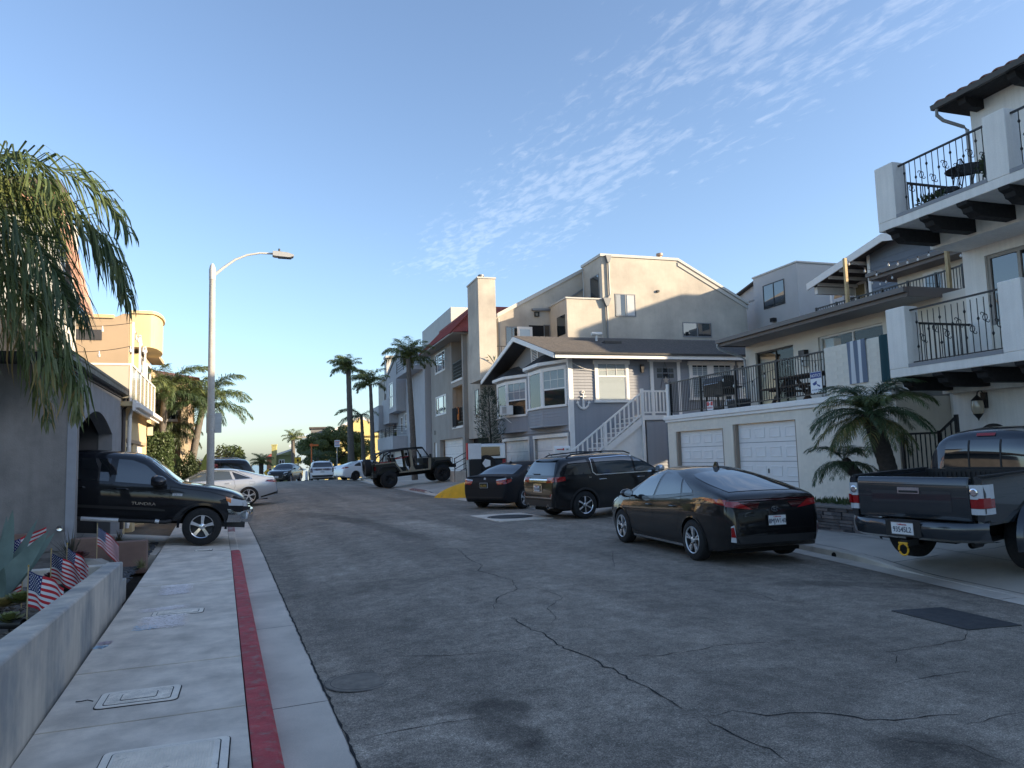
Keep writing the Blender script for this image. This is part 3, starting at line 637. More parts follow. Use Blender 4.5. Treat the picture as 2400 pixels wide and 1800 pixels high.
# ---- black liftback hybrid (right foreground)
def prius(p, head):
 r_ = car_root('parked_car', 'glossy black liftback car with full width red tail light parked along the right curb', 'car', p, head)
 c = Car([(-2.32, .40), (-2.315, .62), (-2.29, .80), (-2.25, .93), (-2.16, 1.045), (-2.05, 1.085), (-1.6, 1.215), (-1.0, 1.37), (-.4, 1.462), (.1, 1.465), (.5, 1.395), (.9, 1.21), (1.25, 1.03), (1.6, .95), (1.95, .84), (2.18, .71), (2.29, .58), (2.32, .40)],
   [(-2.32, .96), (-1.9, 1.00), (-1.2, .985), (-.3, .925), (.6, .885), (1.3, .85), (2.0, .72), (2.32, .55)],
   [(-2.32, .66), (-2.28, .74), (-2.2, .80), (-1.9, .855), (-1.3, .88), (0, .87), (1.3, .88), (1.8, .85), (2.1, .73), (2.25, .58), (2.32, .40)],
   [(-2.32, .34), (-2.2, .26), (-1.8, .2), (-1, .17), (1, .17), (1.9, .18), (2.25, .2), (2.32, .24)], tum=.40, k1=.24)
 c.body(P_black, r_, [(-1.33, .33, .365), (1.37, .33, .365)])
 G = G_side
 c.side('window', [(.08, .955), (1.0, .915)], [(-.02, 1.385), (.38, 1.355), (1.0, .935)], G, r_)
 c.side('window', [(-.93, 1.035), (.0, .965)], [(-.80, 1.275), (-.45, 1.365), (-.10, 1.39)], G_tint, r_)
 c.side('quarter_window', [(-1.30, 1.06), (-.99, 1.045)], [(-1.28, 1.10), (-.86, 1.265)], G_tint, r_)
 c.toppatch('rear_window', [-2.02, -1.9, -1.7, -1.5, -1.3, -1.1, -.95], [.60, .63, .65, .655, .645, .62, .57], G_tint, r_)
 c.toppatch('windscreen', [.34, .5, .7, .9, 1.05, 1.18], [.56, .60, .645, .68, .70, .70], G_side, r_)
 c.end('spoiler_lip', [(-.74, .985), (.74, .985), (.62, 1.055), (-.62, 1.055)], P_black, r_, off=.03, n=20)
 # lamp: one red blade from flank to flank, with claws down both corners
 c.end('light_bar', [(-.78, .955), (.78, .955), (.76, .985), (-.76, .985)], M_ldark, r_, off=.014, n=24)
 c.end('tail_lamp', [(.38, .83), (.79, .885), (.79, .965), (.60, .952)], M_lred, r_, off=.016, mirror=True)
 c.end('lamp_lens', [(.30, .845), (.58, .86), (.56, .94), (.24, .93)], M_ldark, r_, off=.013, mirror=True)
 c.side('tail_lamp_side', [(-2.2, .90), (-1.78, .955)], [(-2.2, .985), (-1.62, 1.0)], M_lred, r_, off=.008)
 c.end('fog_reflector', [(.685, .36), (.745, .37), (.755, .60), (.715, .62)], M_lclear, r_, off=.010, mirror=True)
 c.end('rear_reflector', [(.70, .44), (.75, .44), (.757, .58), (.725, .59)], M_lred, r_, off=.018, mirror=True)
 c.end('bumper_strip', [(-.68, .34), (.68, .34), (.70, .45), (-.70, .45)], M_trim, r_, off=.012, n=20)
 c.end('hatch_seam', [(-.60, .535), (.60, .535), (.60, .543), (-.60, .543)], M_seam, r_, off=.004, n=18)
 x = c.rear(0, .70); plate(r_, x - .012, 0, .665, '8MJW140', -1, frame=M_trim)
 mb = MB()
 for (ra, rb, oy, oz) in ((.062, .040, 0, 0), (.022, .036, 0, .0), (.042, .014, 0, .016)):
  rows = [[(c.rear(0, .83) - .014, oy + (ra + d * .9) * math.cos(q), .83 + oz + (rb + d) * math.sin(q)) for q in np.linspace(0, 2 * math.pi, 25)] for d in (-.005, .005)]
  mb.grid(rows)
 mb.build('badge', M_chrome, r_)
 text('model_lettering', 'PRIUS PRIME', .034, M_chrome, r_, (c.rear(.45, .74) - .008, .45, .735), (0, -1, 0), (0, 0, 1), .003)
 for pts in ([(1.02, .90), (1.0, .55), (.92, .28)], [(.04, .94), (.05, .6), (.0, .25)], [(-.95, 1.02), (-.99, .8), (-.9, .62), (-.78, .4)], [(.92, .28), (-.75, .27)], [(-1.36, 1.03), (-.4, .93), (1.05, .87)]): c.seam(pts, r_)
 c.side('rocker', [(-.92, .18), (.95, .18)], [(-.92, .22), (.95, .22)], M_chrome, r_, off=.004)
 c.handle(.18, .80, r_, P_black); c.handle(-.72, .82, r_, P_black)
 c.mirrors(.82, .955, r_, P_black, big=1.05)
 c.end('headlamp', [(.42, .66), (.70, .70), (.74, .80), (.55, .77)], M_lclear, r_, sgn=1, off=.012, mirror=True)
 c.side('headlamp_side', [(1.75, .77), (2.12, .66)], [(1.62, .86), (2.1, .72)], M_lclear, r_)
 for ax in (-1.33, 1.37): lip(r_, ax, .33, .352, c, P_black, .022)
 mb = MB(); mb.prism([(-.80, 1.40), (-.62, 1.43), (-.70, 1.53), (-.74, 1.53)], 'y', -.018, .018); mb.build('antenna_fin', P_black, r_)
 mb = MB(); mb.box(-2.0, 2.0, -.6, .6, .17, .3); mb.build('underbody', M_well, r_)
 wheels(r_, -1.33, 1.37, .775, .322, .205, .215, 5, 1); return r_
# ---- black compact SUV seen from its rear right corner
def terrain_suv(p, head):
 r_ = car_root('parked_car', 'glossy black SUV with chrome window line and roof rails, nose in to the white garages', 'car', p, head, pitch=R(-1.5))
 c = Car([(-2.35, .45), (-2.345, .66), (-2.335, .92), (-2.29, 1.10), (-2.24, 1.22), (-2.11, 1.50), (-2.03, 1.60), (-1.85, 1.645), (-1.2, 1.68), (-.2, 1.685), (.25, 1.64), (.6, 1.5), (.95, 1.28), (1.2, 1.15), (1.6, 1.10), (2.05, 1.04), (2.24, .92), (2.33, .7), (2.35, .45)],
   [(-2.35, 1.10), (-1.8, 1.12), (-.5, 1.08), (.8, 1.05), (1.5, 1.0), (2.2, .9), (2.35, .7)],
   [(-2.35, .78), (-2.31, .84), (-2.2, .88), (-1.9, .915), (-1, .925), (1.2, .925), (1.9, .90), (2.15, .82), (2.3, .68), (2.35, .5)],
   [(-2.35, .36), (-2.1, .29), (-1.2, .23), (1.3, .23), (2.1, .26), (2.35, .32)], tum=.26, k1=.16, k2=.3, pow_=8)
 c.body(P_black, r_, [(-1.42, .36, .41), (1.44, .36, .41)])
 c.side('window', [(.28, 1.15), (1.02, 1.135)], [(.27, 1.535), (.42, 1.52), (1.02, 1.165)], G_side, r_); c.side('window', [(-.95, 1.155), (.22, 1.15)], [(-1.02, 1.55), (-.1, 1.56), (.21, 1.54)], G_side, r_)
 c.side('quarter_window', [(-2.0, 1.165), (-1.16, 1.16)], [(-1.82, 1.50), (-1.25, 1.545)], G_tint, r_)
 for pts in ([(-1.02, 1.125), (.3, 1.118), (1.12, 1.11)], [(-1.10, 1.57), (-.1, 1.588), (.3, 1.566), (.62, 1.44), (1.12, 1.115)], [(-1.03, 1.125), (-1.12, 1.2), (-1.12, 1.57)]): c.seam(pts, r_, w=.026, m=M_chrome, name='chrome_trim', off=.009)
 c.end('rear_window', [(-.78, 1.17), (.78, 1.17), (.62, 1.53), (-.62, 1.53)], G_tint, r_, off=.006, n=16)
 c.end('spoiler', [(-.62, 1.56), (.62, 1.56), (.60, 1.60), (-.60, 1.60)], P_black, r_, off=.07, n=12)
 c.end('chrome_bar', [(-.50, .99), (.50, .99), (.50, 1.08), (-.50, 1.08)], M_chrome, r_, off=.016, n=14)
 c.end('tail_lamp', [(.50, .98), (.84, 1.00), (.86, 1.13), (.50, 1.12)], M_lred, r_, off=.014, mirror=True)
 c.side('tail_lamp_side', [(-2.27, .995), (-1.98, 1.03)], [(-2.27, 1.13), (-1.98, 1.13)], M_lred, r_, off=.010)
 c.end('plate_recess', [(-.24, .72), (.24, .72), (.22, .96), (-.22, .96)], M_chrome, r_, off=.006)
 plate(r_, c.rear(0, .84) - .014, 0, .83, '7ULX204', -1, frame=M_trim)
 c.end('bumper_chrome', [(-.72, .575), (.72, .575), (.72, .60), (-.72, .60)], M_chrome, r_, off=.014, n=20)
 c.end('bumper_chrome_end', [(.72, .575), (.755, .575), (.80, .70), (.765, .70)], M_chrome, r_, off=.016, mirror=True); c.end('rear_reflector', [(.70, .64), (.77, .65), (.77, .70), (.70, .69)], M_lred, r_, off=.013, mirror=True)
 c.end('bumper_lower', [(-.82, .36), (.82, .36), (.84, .52), (-.84, .52)], M_trim, r_, off=.008, n=20)
 for sg in (-1, 1):
  mb = MB(); mb.lathe([(.055, 0), (.06, -.16), (.05, -.16), (.045, 0)], 16, 'x', (-2.20, sg * .55, .36)); mb.build('exhaust_tip', M_chrome, r_, smooth=40)
  mb = MB(); ys = sg * .60; mb.tube([(-1.75, ys, 1.62), (-1.6, ys, 1.69), (-.6, ys, 1.735), (.1, ys, 1.70), (.3, ys, 1.63)], .018, 8); mb.build('roof_rail', M_trim, r_, smooth=40)
 mb = MB(); mb.box(-2.28, -2.24, -.02, .35, 1.20, 1.215); mb.build('wiper', M_trim, r_)
 mb = MB(); mb.tube([(-1.7, .2, 1.63), (-1.83, .2, 1.76)], .006, 6); mb.build('antenna', M_trim, r_)
 for pts in ([(1.12, 1.10), (1.12, .7), (1.0, .36)], [(.24, 1.12), (.25, .7), (.22, .36)], [(-1.05, 1.12), (-1.06, .85), (-.95, .6)], [(1.0, .36), (-.92, .36)]): c.seam(pts, r_)
 for ax in (-1.42, 1.44): lip(r_, ax, .36, .40, c, M_trim, .055)
 c.handle(.42, .99, r_, M_chrome, l=.23); c.handle(-.82, 1.0, r_, M_chrome, l=.23); c.mirrors(.98, 1.17, r_, M_chrome, big=1.15)
 text('trim_badge', 'SLE', .05, M_chrome, r_, (-1.22, -(c.sy(-1.22, 1.08) + .006), 1.055), (1, 0, 0), (0, 0, 1), .003)
 mb = MB(); mb.box(-2.1, 2.1, -.65, .65, .22, .4); mb.build('underbody', M_well, r_)
 wheels(r_, -1.42, 1.44, .80, .362, .235, .235, 6, 0, M_chrome); return r_
# ---- matte black saloon seen from behind
def saloon(p, head):
 r_ = car_root('parked_car', 'matte black saloon with red tail lights angled in beside the yellow curb', 'car', p, head, pitch=R(-1))
 c = Car([(-2.42, .42), (-2.415, .62), (-2.39, .85), (-2.34, 1.0), (-2.28, 1.075), (-2.1, 1.095), (-1.78, 1.105), (-1.4, 1.255), (-1.0, 1.40), (-.5, 1.465), (.1, 1.46), (.5, 1.36), (.9, 1.14), (1.2, 1.02), (1.8, .94), (2.2, .80), (2.36, .64), (2.42, .42)],
   [(-2.42, .98), (-1.8, .98), (0, .93), (1.2, .90), (2.1, .78), (2.42, .55)], [(-2.42, .72), (-2.38, .80), (-2.25, .86), (-1.9, .905), (-1.3, .923), (1, .92), (1.9, .88), (2.2, .74), (2.36, .56), (2.42, .4)],
   [(-2.42, .36), (-2.2, .25), (-1.2, .2), (1.3, .2), (2.2, .22), (2.42, .28)], tum=.38, k1=.2)
 c.body(P_matte, r_, [(-1.44, .335, .375), (1.45, .335, .375)])
 c.toppatch('rear_window', [-1.74, -1.6, -1.45, -1.3, -1.15, -1.02], [.66, .665, .66, .64, .61, .57], G_tint, r_); c.toppatch('windscreen', [.34, .5, .7, .9, 1.05], [.57, .62, .66, .69, .70], G_tint, r_)
 c.side('window', [(.12, .985), (.95, .965)], [(.10, 1.375), (.30, 1.36), (.95, .99)], G_tint, r_); c.side('window', [(-1.0, 1.01), (.05, .985)], [(-.85, 1.33), (-.5, 1.38), (.03, 1.38)], G_tint, r_); c.side('quarter_window', [(-1.35, 1.02), (-1.05, 1.015)], [(-1.3, 1.06), (-.92, 1.30)], G_tint, r_)
 c.end('tail_lamp', [(.52, .80), (.84, .84), (.85, .965), (.46, .93)], M_lred, r_, off=.012, mirror=True); c.end('lamp_stripe', [(.47, .935), (.86, .975), (.84, 1.02), (.46, .965)], M_lclear, r_, off=.013, mirror=True)
 c.side('tail_lamp_side', [(-2.32, .84), (-2.12, .90)], [(-2.32, .98), (-2.1, .985)], M_lred, r_, off=.008)
 plate(r_, c.rear(0, .79) - .014, 0, .79, 'NLX701', -1, mat('plate_black', (.02, .018, .012), .4), mat('plate_gold', (.65, .45, .08), .5), frame=M_white, top=None)
 mb = MB(); mb.lathe([(0, -.01), (.04, -.008), (.043, 0)], 20, 'x', (c.rear(0, 1.0) - .004, 0, .99)); mb.build('badge', M_lclear, r_)
 c.end('boot_seam', [(-.74, .685), (.74, .685), (.74, .693), (-.74, .693)], M_seam, r_, off=.004, n=18); c.end('boot_seam', [(.50, .69), (.507, .69), (.47, .97), (.463, .97)], M_seam, r_, off=.004, mirror=True)
 c.end('bumper_strip', [(-.80, .40), (.80, .40), (.80, .435), (-.80, .435)], M_trim, r_, off=.012, n=18); c.end('boot_lip', [(-.70, 1.055), (.70, 1.055), (.68, 1.075), (-.68, 1.075)], P_matte, r_, off=.02, n=16)
 for pts in ([(1.0, .93), (.98, .5), (.9, .3)], [(.06, .96), (.07, .6), (.04, .3)], [(-1.02, .98), (-1.06, .75), (-.9, .5)], [(.9, .3), (-.9, .3)]): c.seam(pts, r_)
 c.handle(.22, .86, r_, P_matte); c.handle(-.85, .87, r_, P_matte); c.mirrors(.86, 1.0, r_, P_matte)
 for ax in (-1.44, 1.45): lip(r_, ax, .335, .36, c, P_matte, .022)
 mb = MB(); mb.prism([(-.95, 1.40), (-.78, 1.43), (-.86, 1.49), (-.90, 1.49)], 'y', -.015, .015); mb.build('antenna_fin', P_matte, r_); mb = MB(); mb.box(-2.1, 2.1, -.65, .65, .2, .35); mb.build('underbody', M_well, r_)
 wheels(r_, -1.44, 1.45, .80, .335, .235, .235, 5, 1); return r_
# ---- silver fastback saloon, tail towards the street
def fastback(p, head):
 r_ = car_root('parked_car', 'silver fastback saloon backed towards the street behind the lamp post', 'car', p, head)
 c = Car([(-2.48, .45), (-2.47, .64), (-2.43, .84), (-2.38, .98), (-2.30, 1.075), (-2.1, 1.10), (-1.8, 1.16), (-1.2, 1.33), (-.6, 1.435), (0, 1.45), (.4, 1.39), (.8, 1.20), (1.2, 1.0), (1.8, .93), (2.2, .80), (2.42, .62), (2.48, .42)],
   [(-2.48, .97), (-1.8, .985), (-.5, .935), (1, .88), (2.1, .76), (2.48, .55)], [(-2.48, .70), (-2.43, .80), (-2.3, .86), (-1.9, .91), (-1.2, .93), (1.2, .925), (1.9, .88), (2.3, .7), (2.48, .42)],
   [(-2.48, .38), (-2.2, .25), (-1.2, .18), (1.3, .18), (2.2, .2), (2.48, .26)], tum=.40, k1=.24)
 c.body(P_silver, r_, [(-1.40, .34, .385), (1.43, .34, .385)])
 c.side('window', [(.10, .985), (1.0, .95)], [(.06, 1.365), (.35, 1.33), (1.0, .97)], G_side, r_); c.side('window', [(-.80, 1.01), (.02, .985)], [(-.66, 1.33), (-.02, 1.37)], G_side, r_); c.side('quarter_window', [(-1.45, 1.03), (-.90, 1.01)], [(-1.42, 1.06), (-.76, 1.31)], G_tint, r_)
 for pts in ([(-1.52, 1.02), (-.3, .972), (1.05, .93)], [(-1.52, 1.03), (-.85, 1.345), (-.1, 1.395), (.4, 1.345), (1.05, .935)]): c.seam(pts, r_, w=.014, m=M_chrome, name='chrome_trim', off=.007)
 c.toppatch('rear_window', [-1.95, -1.75, -1.5, -1.25, -1.0], [.58, .61, .62, .60, .56], G_tint, r_); c.toppatch('windscreen', [.36, .6, .8, 1.0, 1.12], [.57, .64, .68, .70, .70], G_side, r_)
 c.end('tail_lamp', [(-.82, .855), (.82, .855), (.80, .925), (-.80, .925)], M_lred, r_, off=.010, n=20); c.side('tail_lamp_side', [(-2.40, .84), (-2.02, .895)], [(-2.40, .965), (-2.08, .955)], M_ldark, r_, off=.010); c.side('tail_lamp_red', [(-2.40, .85), (-2.12, .88)], [(-2.40, .91), (-2.12, .91)], M_lred, r_, off=.014)
 c.side('rear_diffuser', [(-2.46, .40), (-1.85, .25)], [(-2.46, .48), (-1.85, .31)], M_trim, r_, off=.008); c.end('diffuser', [(-.75, .38), (.75, .38), (.78, .48), (-.78, .48)], M_trim, r_, off=.01, n=16)
 for pts in ([(1.05, .90), (1.02, .5), (.95, .28)], [(.05, .96), (.06, .6), (.02, .27)], [(-.84, .99), (-.90, .75), (-.8, .5), (-.72, .35)], [(.95, .28), (-.72, .28)]): c.seam(pts, r_)
 c.seam([(-1.62, .80), (-1.42, .80), (-1.41, .90), (-1.63, .90), (-1.62, .80)], r_, sides=(1,), w=.006)
 c.handle(.2, .83, r_, P_silver); c.handle(-.62, .86, r_, P_silver); c.mirrors(.86, 1.0, r_, P_silver)
 for ax in (-1.40, 1.43): lip(r_, ax, .34, .37, c, P_silver, .02)
 mb = MB(); mb.box(-2.1, 2.1, -.65, .65, .18, .35); mb.build('underbody', M_well, r_)
 wheels(r_, -1.40, 1.43, .81, .345, .235, .26, 5, 1); return r_
# ---- generic cars in the distance
def far_car(p, head, label, kind, pm, name='parked_car'):
 r_ = car_root(name, label, 'car', p, head)
 if kind == 'sedan':
  c = Car([(-2.35, .45), (-2.33, .75), (-2.25, 1.0), (-2.1, 1.08), (-1.6, 1.18), (-1.1, 1.33), (-.3, 1.44), (.3, 1.40), (.8, 1.18), (1.15, .98), (1.8, .87), (2.2, .7), (2.35, .42)], [(-2.35, .96), (-1, .95), (1, .87), (2.35, .55)],
    [(-2.35, .68), (-2.25, .82), (-1.9, .9), (-1.2, .925), (1.2, .925), (1.9, .87), (2.2, .7), (2.35, .42)], [(-2.35, .36), (-2, .22), (1.9, .2), (2.35, .26)], tum=.4)
  wb, wr, zb, zt = (-1.42, 1.45), .335, .985, 1.35; rw = [-2.0, -1.7, -1.4, -1.1]; ws = [.33, .6, .85, 1.05]
 elif kind == 'suv':
  c = Car([(-2.45, .5), (-2.44, .8), (-2.40, 1.05), (-2.32, 1.2), (-2.15, 1.55), (-2.0, 1.68), (-1.2, 1.745), (-.2, 1.75), (.3, 1.68), (.8, 1.35), (1.1, 1.17), (2.0, 1.08), (2.3, .9), (2.45, .5)], [(-2.45, 1.12), (0, 1.12), (1.2, 1.05), (2.45, .75)],
    [(-2.45, .86), (-2.4, .92), (-2.1, .97), (-1.2, .99), (1.2, .99), (2.0, .95), (2.3, .8), (2.45, .55)], [(-2.45, .4), (-2.1, .28), (2.1, .26), (2.45, .34)], tum=.24, pow_=8)
  wb, wr, zb, zt = (-1.45, 1.45), .39, 1.18, 1.60; rw = None; ws = [.36, .6, .8, 1.0]
 else:
  c = Car([(-2.30, .5), (-2.28, .85), (-2.2, 1.08), (-2.05, 1.2), (-1.7, 1.42), (-1.2, 1.58), (-.3, 1.64), (.2, 1.60), (.7, 1.35), (1.0, 1.17), (1.7, 1.08), (2.1, .97), (2.27, .75), (2.3, .45)], [(-2.3, 1.08), (0, 1.05), (1.1, 1.0), (2.3, .8)],
    [(-2.3, .75), (-2.2, .86), (-1.8, .92), (0, .93), (1.3, .93), (1.9, .90), (2.15, .8), (2.26, .66), (2.3, .5)], [(-2.3, .4), (-2, .27), (2, .25), (2.3, .3)], tum=.32)
  wb, wr, zb, zt = (-1.34, 1.35), .37, 1.12, 1.50; rw = None; ws = [.3, .5, .7, .9]
 c.body(pm, r_, [(wb[0], wr, wr + .04), (wb[1], wr, wr + .04)])
 c.side('window', [(.08, zb), (.92, zb - .02)], [(.06, zt), (.30, zt - .03), (.92, zb)], G_tint, r_); c.side('window', [(-.9, zb + .02), (.0, zb)], [(-.85, zt - .02), (-.02, zt)], G_tint, r_)
 c.side('quarter_window', [(-1.5, zb + .04), (-.98, zb + .02)], [(-1.4, zb + .16 if kind == 'sedan' else zt - .12), (-.92, zt - .03)], G_tint, r_)
 c.toppatch('windscreen', ws, [.58, .66, .70, .72], G_tint, r_)
 if rw: c.toppatch('rear_window', rw, [.58, .62, .62, .58], G_tint, r_)
 else: c.end('rear_window', [(-.80, zb + .05), (.80, zb + .05), (.66, zt), (-.66, zt)], G_tint, r_, n=14)
 if kind == 'sedan':
  c.end('tail_lamp', [(.45, .84), (.82, .86), (.82, .97), (.55, .95)], M_lred, r_, mirror=True, off=.01); c.side('tail_lamp_side', [(-2.22, .86), (-1.95, .92)], [(-2.22, .98), (-2.0, .98)], M_lred, r_, off=.008)
 elif kind == 'suv':
  c.end('tail_lamp', [(.76, .80), (.90, .80), (.92, 1.16), (.80, 1.16)], M_ldark, r_, mirror=True, off=.012); c.side('tail_lamp_side', [(-2.42, .82), (-2.25, .82)], [(-2.42, 1.12), (-2.2, 1.12)], M_ldark, r_, off=.008)
  plate(r_, c.rear(0, .86) - .014, 0, .86, '7LKM402', -1); c.end('bumper_lower', [(-.85, .42), (.85, .42), (.86, .58), (-.86, .58)], M_trim, r_, n=14, off=.01)
  mb = MB()
  for sg in (-1, 1): mb.tube([(-1.8, sg * .66, 1.70), (-1.6, sg * .66, 1.77), (-.2, sg * .66, 1.79), (.1, sg * .66, 1.72)], .018, 6)
  mb.build('roof_rail', M_alloy, r_); text('model_lettering', 'TELLURIDE', .07, M_chrome, r_, (c.rear(0, 1.06) - .01, 0, 1.05), (0, -1, 0), (0, 0, 1), .003)
 else:
  c.end('headlamp', [(.50, .80), (.84, .86), (.85, .96), (.60, .90)], M_lclear, r_, sgn=1, mirror=True, off=.012); c.end('grille', [(-.42, .42), (.42, .42), (.55, .86), (-.55, .86)], M_trim, r_, sgn=1, n=12, off=.01); plate(r_, c.rear(0, .55, 1) + .012, 0, .53, '8KTX210', 1)
  for sg in (-1, 1): c.end('daytime_lamp', [(sg * .62, .60), (sg * .70, .60), (sg * .80, .74), (sg * .76, .74)], M_lclear, r_, sgn=1, off=.014)
 for ax in wb: lip(r_, ax, wr, wr + .025, c, M_trim if kind == 'suv' else pm, .03)
 c.handle(.2, zb - .13, r_, M_chrome if kind == 'suv' else pm); c.handle(-.75, zb - .11, r_, M_chrome if kind == 'suv' else pm); c.mirrors(.86, zb + .02, r_, M_trim if kind == 'suv' else pm)
 for pts in ([(1.0, zb - .05), (.98, .5), (.9, .34)], [(.04, zb - .02), (.05, .34)], [(-.95, zb), (-.97, .75), (-.85, .5)]): c.seam(pts, r_)
 mb = MB(); mb.box(-2.0, 2.0, -.6, .6, .22, .4); mb.build('underbody', M_well, r_)
 wheels(r_, wb[0], wb[1], .82 if kind == 'suv' else .79, wr, .235, wr * .68, 5, 1 if kind != 'sedan' else 2, M_alloydk if kind == 'sedan' else M_alloy); return r_
def boolcut(o, cuts, op='DIFFERENCE'):
 tmp = []
 for mb in cuts:
  me = mb.mesh('cut', [o.data.materials[0], M_well]); bb = bmesh.new(); bb.from_mesh(me); bmesh.ops.remove_doubles(bb, verts=bb.verts, dist=1e-5); bmesh.ops.recalc_face_normals(bb, faces=bb.faces)
  for f in bb.faces: f.material_index = 1
  bb.to_mesh(me); bb.free(); c = link('cut', me, o.parent); tmp.append(c)
  md = o.modifiers.new('b', 'BOOLEAN'); md.operation = op; md.object = c; md.solver = 'EXACT'
 if len(o.data.materials) < 2: o.data.materials.append(M_well)
 bpy.context.view_layer.update(); me = bpy.data.meshes.new_from_object(o.evaluated_get(bpy.context.evaluated_depsgraph_get())); o.modifiers.clear(); o.data = me
 for t in tmp: bpy.data.objects.remove(t)
 me.polygons.foreach_set('use_smooth', [True] * len(me.polygons)); me.set_sharp_from_angle(angle=R(30)); return o
def cyl_y(ax, az, r_, y0, y1, n=40): return MB().lathe([(0, y0), (r_, y0), (r_, y1), (0, y1)], n, 'y', (ax, 0, az))
# ---- black full size pickup coming out of the garage on the left
def tundra(p, head):
 r_ = car_root('pickup_truck', 'black full size pickup with chrome wheels and bumper across the left pavement', 'pickup truck', p, head)
 c = Car([(-1.0, .6), (-.995, 1.3), (-.96, 1.72), (-.84, 1.885), (-.3, 1.93), (.3, 1.925), (.62, 1.87), (.95, 1.65), (1.25, 1.41), (1.40, 1.325), (1.9, 1.285), (2.35, 1.225), (2.65, 1.12), (2.78, .98), (2.84, .78), (2.86, .60)],
   [(-1.0, 1.24), (.2, 1.235), (1.2, 1.22), (1.8, 1.17), (2.4, 1.08), (2.86, .9)], [(-1.0, .97), (-.6, .985), (1.4, .995), (2.1, .99), (2.45, .95), (2.65, .86), (2.78, .72), (2.86, .52)],
   [(-1.0, .52), (1.4, .50), (2.4, .52), (2.86, .58)], tum=.30, k1=.14, k2=.35, pow_=7)
 c.body(P_black2, r_, [(1.92, .40, .475)], dep=.40)
 c.side('window', [(.12, 1.275), (1.10, 1.245)], [(.12, 1.755), (.38, 1.75), (.66, 1.66), (1.10, 1.30)], G_side, r_); c.side('window', [(-.66, 1.29), (.0, 1.275)], [(-.66, 1.72), (-.02, 1.755)], G_tint, r_)
 c.toppatch('windscreen', [.60, .8, 1.0, 1.2, 1.33], [.62, .70, .76, .79, .80], G_side, r_)
 for pts in ([(1.20, 1.24), (1.22, .9), (1.16, .56)], [(.06, 1.26), (.06, .58)], [(-.72, 1.28), (-.74, .58)], [(1.16, .57), (-.72, .57)], [(1.2, 1.225), (2.0, 1.16), (2.42, 1.06)]): c.seam(pts, r_, w=.009)
 c.side('side_moulding', [(-.95, .715), (1.15, .70)], [(-.95, .775), (.9, .765), (1.15, .735)], M_trim, r_, off=.018)
 c.handle(.26, 1.13, r_, P_black2, l=.26); c.handle(-.56, 1.13, r_, P_black2, l=.26); c.mirrors(.98, 1.30, r_, P_black2, big=1.65)
 for sg in (-1, 1):
  d = (1, 0, 0) if sg < 0 else (-1, 0, 0); y = sg * (c.sy(.55, .83) + .008); text('door_lettering', 'TUNDRA', .085, M_chrome, r_, (.72, y, .815), d, (0, 0, 1), .006, sx=1.35)
  mb = MB(); yy = sg * (c.sy(1.32, 1.05) + .006); mb.box(1.26, 1.46, yy, yy + sg * .006, 1.04, 1.09); b = mb.build('engine_badge', M_lclear, r_); text('badge_lettering', '5.7L V8', .04, M_ink, b, (1.36, yy + sg * .008, 1.05), d, (0, 0, 1), .002)
  mb = MB(); mb.tube([(-2.0, sg * .98, .50), (1.18, sg * .98, .47), (1.28, sg * .93, .50)], .042, 10); sb = mb.build('side_step', M_trim, r_, smooth=40)
  for a, b in ((-.42, .28), (.98, 1.06)): mb = MB(); mb.tube([(a, sg * .985, .485), (b, sg * .985, .475)], .046, 10); mb.build('step_tread', M_alloy, sb, smooth=40)
 c.side('headlamp', [(2.42, .88), (2.72, .88)], [(2.36, 1.06), (2.70, 1.0)], M_lclear, r_, off=.012); c.side('turn_lamp', [(2.37, .98), (2.46, .93)], [(2.34, 1.07), (2.46, 1.035)], M_lamb, r_, off=.016)
 c.end('headlamp_front', [(.52, .86), (.80, .86), (.80, 1.00), (.52, 1.02)], M_lclear, r_, sgn=1, off=.01, mirror=True); c.end('grille', [(-.48, .80), (.48, .80), (.48, 1.06), (-.48, 1.06)], M_chrome, r_, sgn=1, off=.02, n=14)
 # chrome bumper wraps the corners
 rows = []
 for q in np.linspace(-1, 1, 33):
  y = q * .98; x = 2.98 - .50 * abs(q) ** 4 - .05 * q * q; rows.append([(x - .10, y * .97, .50), (x - .02, y, .515), (x, y, .60), (x + .005, y, .72), (x - .03, y, .80), (x - .12, y * .97, .80)])
 MB().grid(rows).build('front_bumper', M_chrome, r_, smooth=50)
 mb = MB(); [mb.box(2.60, 2.88 - .0, sg * .35, sg * .80, .80, .87) for sg in (-1, 1)]; mb.build('bumper_filler', P_black2, r_)
 for sg in (-1, 1): mb = MB(); mb.lathe([(0, .02), (.07, .015), (.085, 0), (.085, -.03)], 20, 'x', (2.83, sg * .78, .665)); mb.build('fog_lamp', M_lclear, r_, smooth=40)
 mb = MB(); mb.box(2.2, 2.8, -.8, .8, .40, .52); mb.build('air_dam', M_trim, r_)
 lip(r_, 1.92, .40, .462, c, P_black2, .05, -5, 185)
 # open cargo bed
 for sg in (-1, 1):
  mb = MB(); mb.prism([(sg * a, b) for a, b in ((.95, .60), (.985, .8), (.985, 1.05), (.96, 1.22), (.94, 1.24), (.86, 1.24), (.86, .60))], 'x', -2.86, -1.03); o = mb.build('bed_side', P_black2, r_); boolcut(o, [cyl_y(-1.78, .40, .475, sg * .7, sg * 1.2)])
 mb = MB(); mb.box(-2.86, -2.80, -.86, .86, .65, 1.23); mb.build('tailgate', P_black2, r_); mb = MB(); mb.box(-2.80, -1.03, -.86, .86, .68, .74); mb.box(-1.09, -1.03, -.86, .86, .7, 1.24); mb.build('bed_floor', M_trim, r_)
 mb = MB(); mb.box(-2.98, -2.87, -.96, .96, .50, .70); mb.build('rear_bumper', M_chrome, r_); mb = MB(); mb.box(-2.75, 2.5, -.55, .55, .42, .56); mb.build('chassis', M_well, r_)
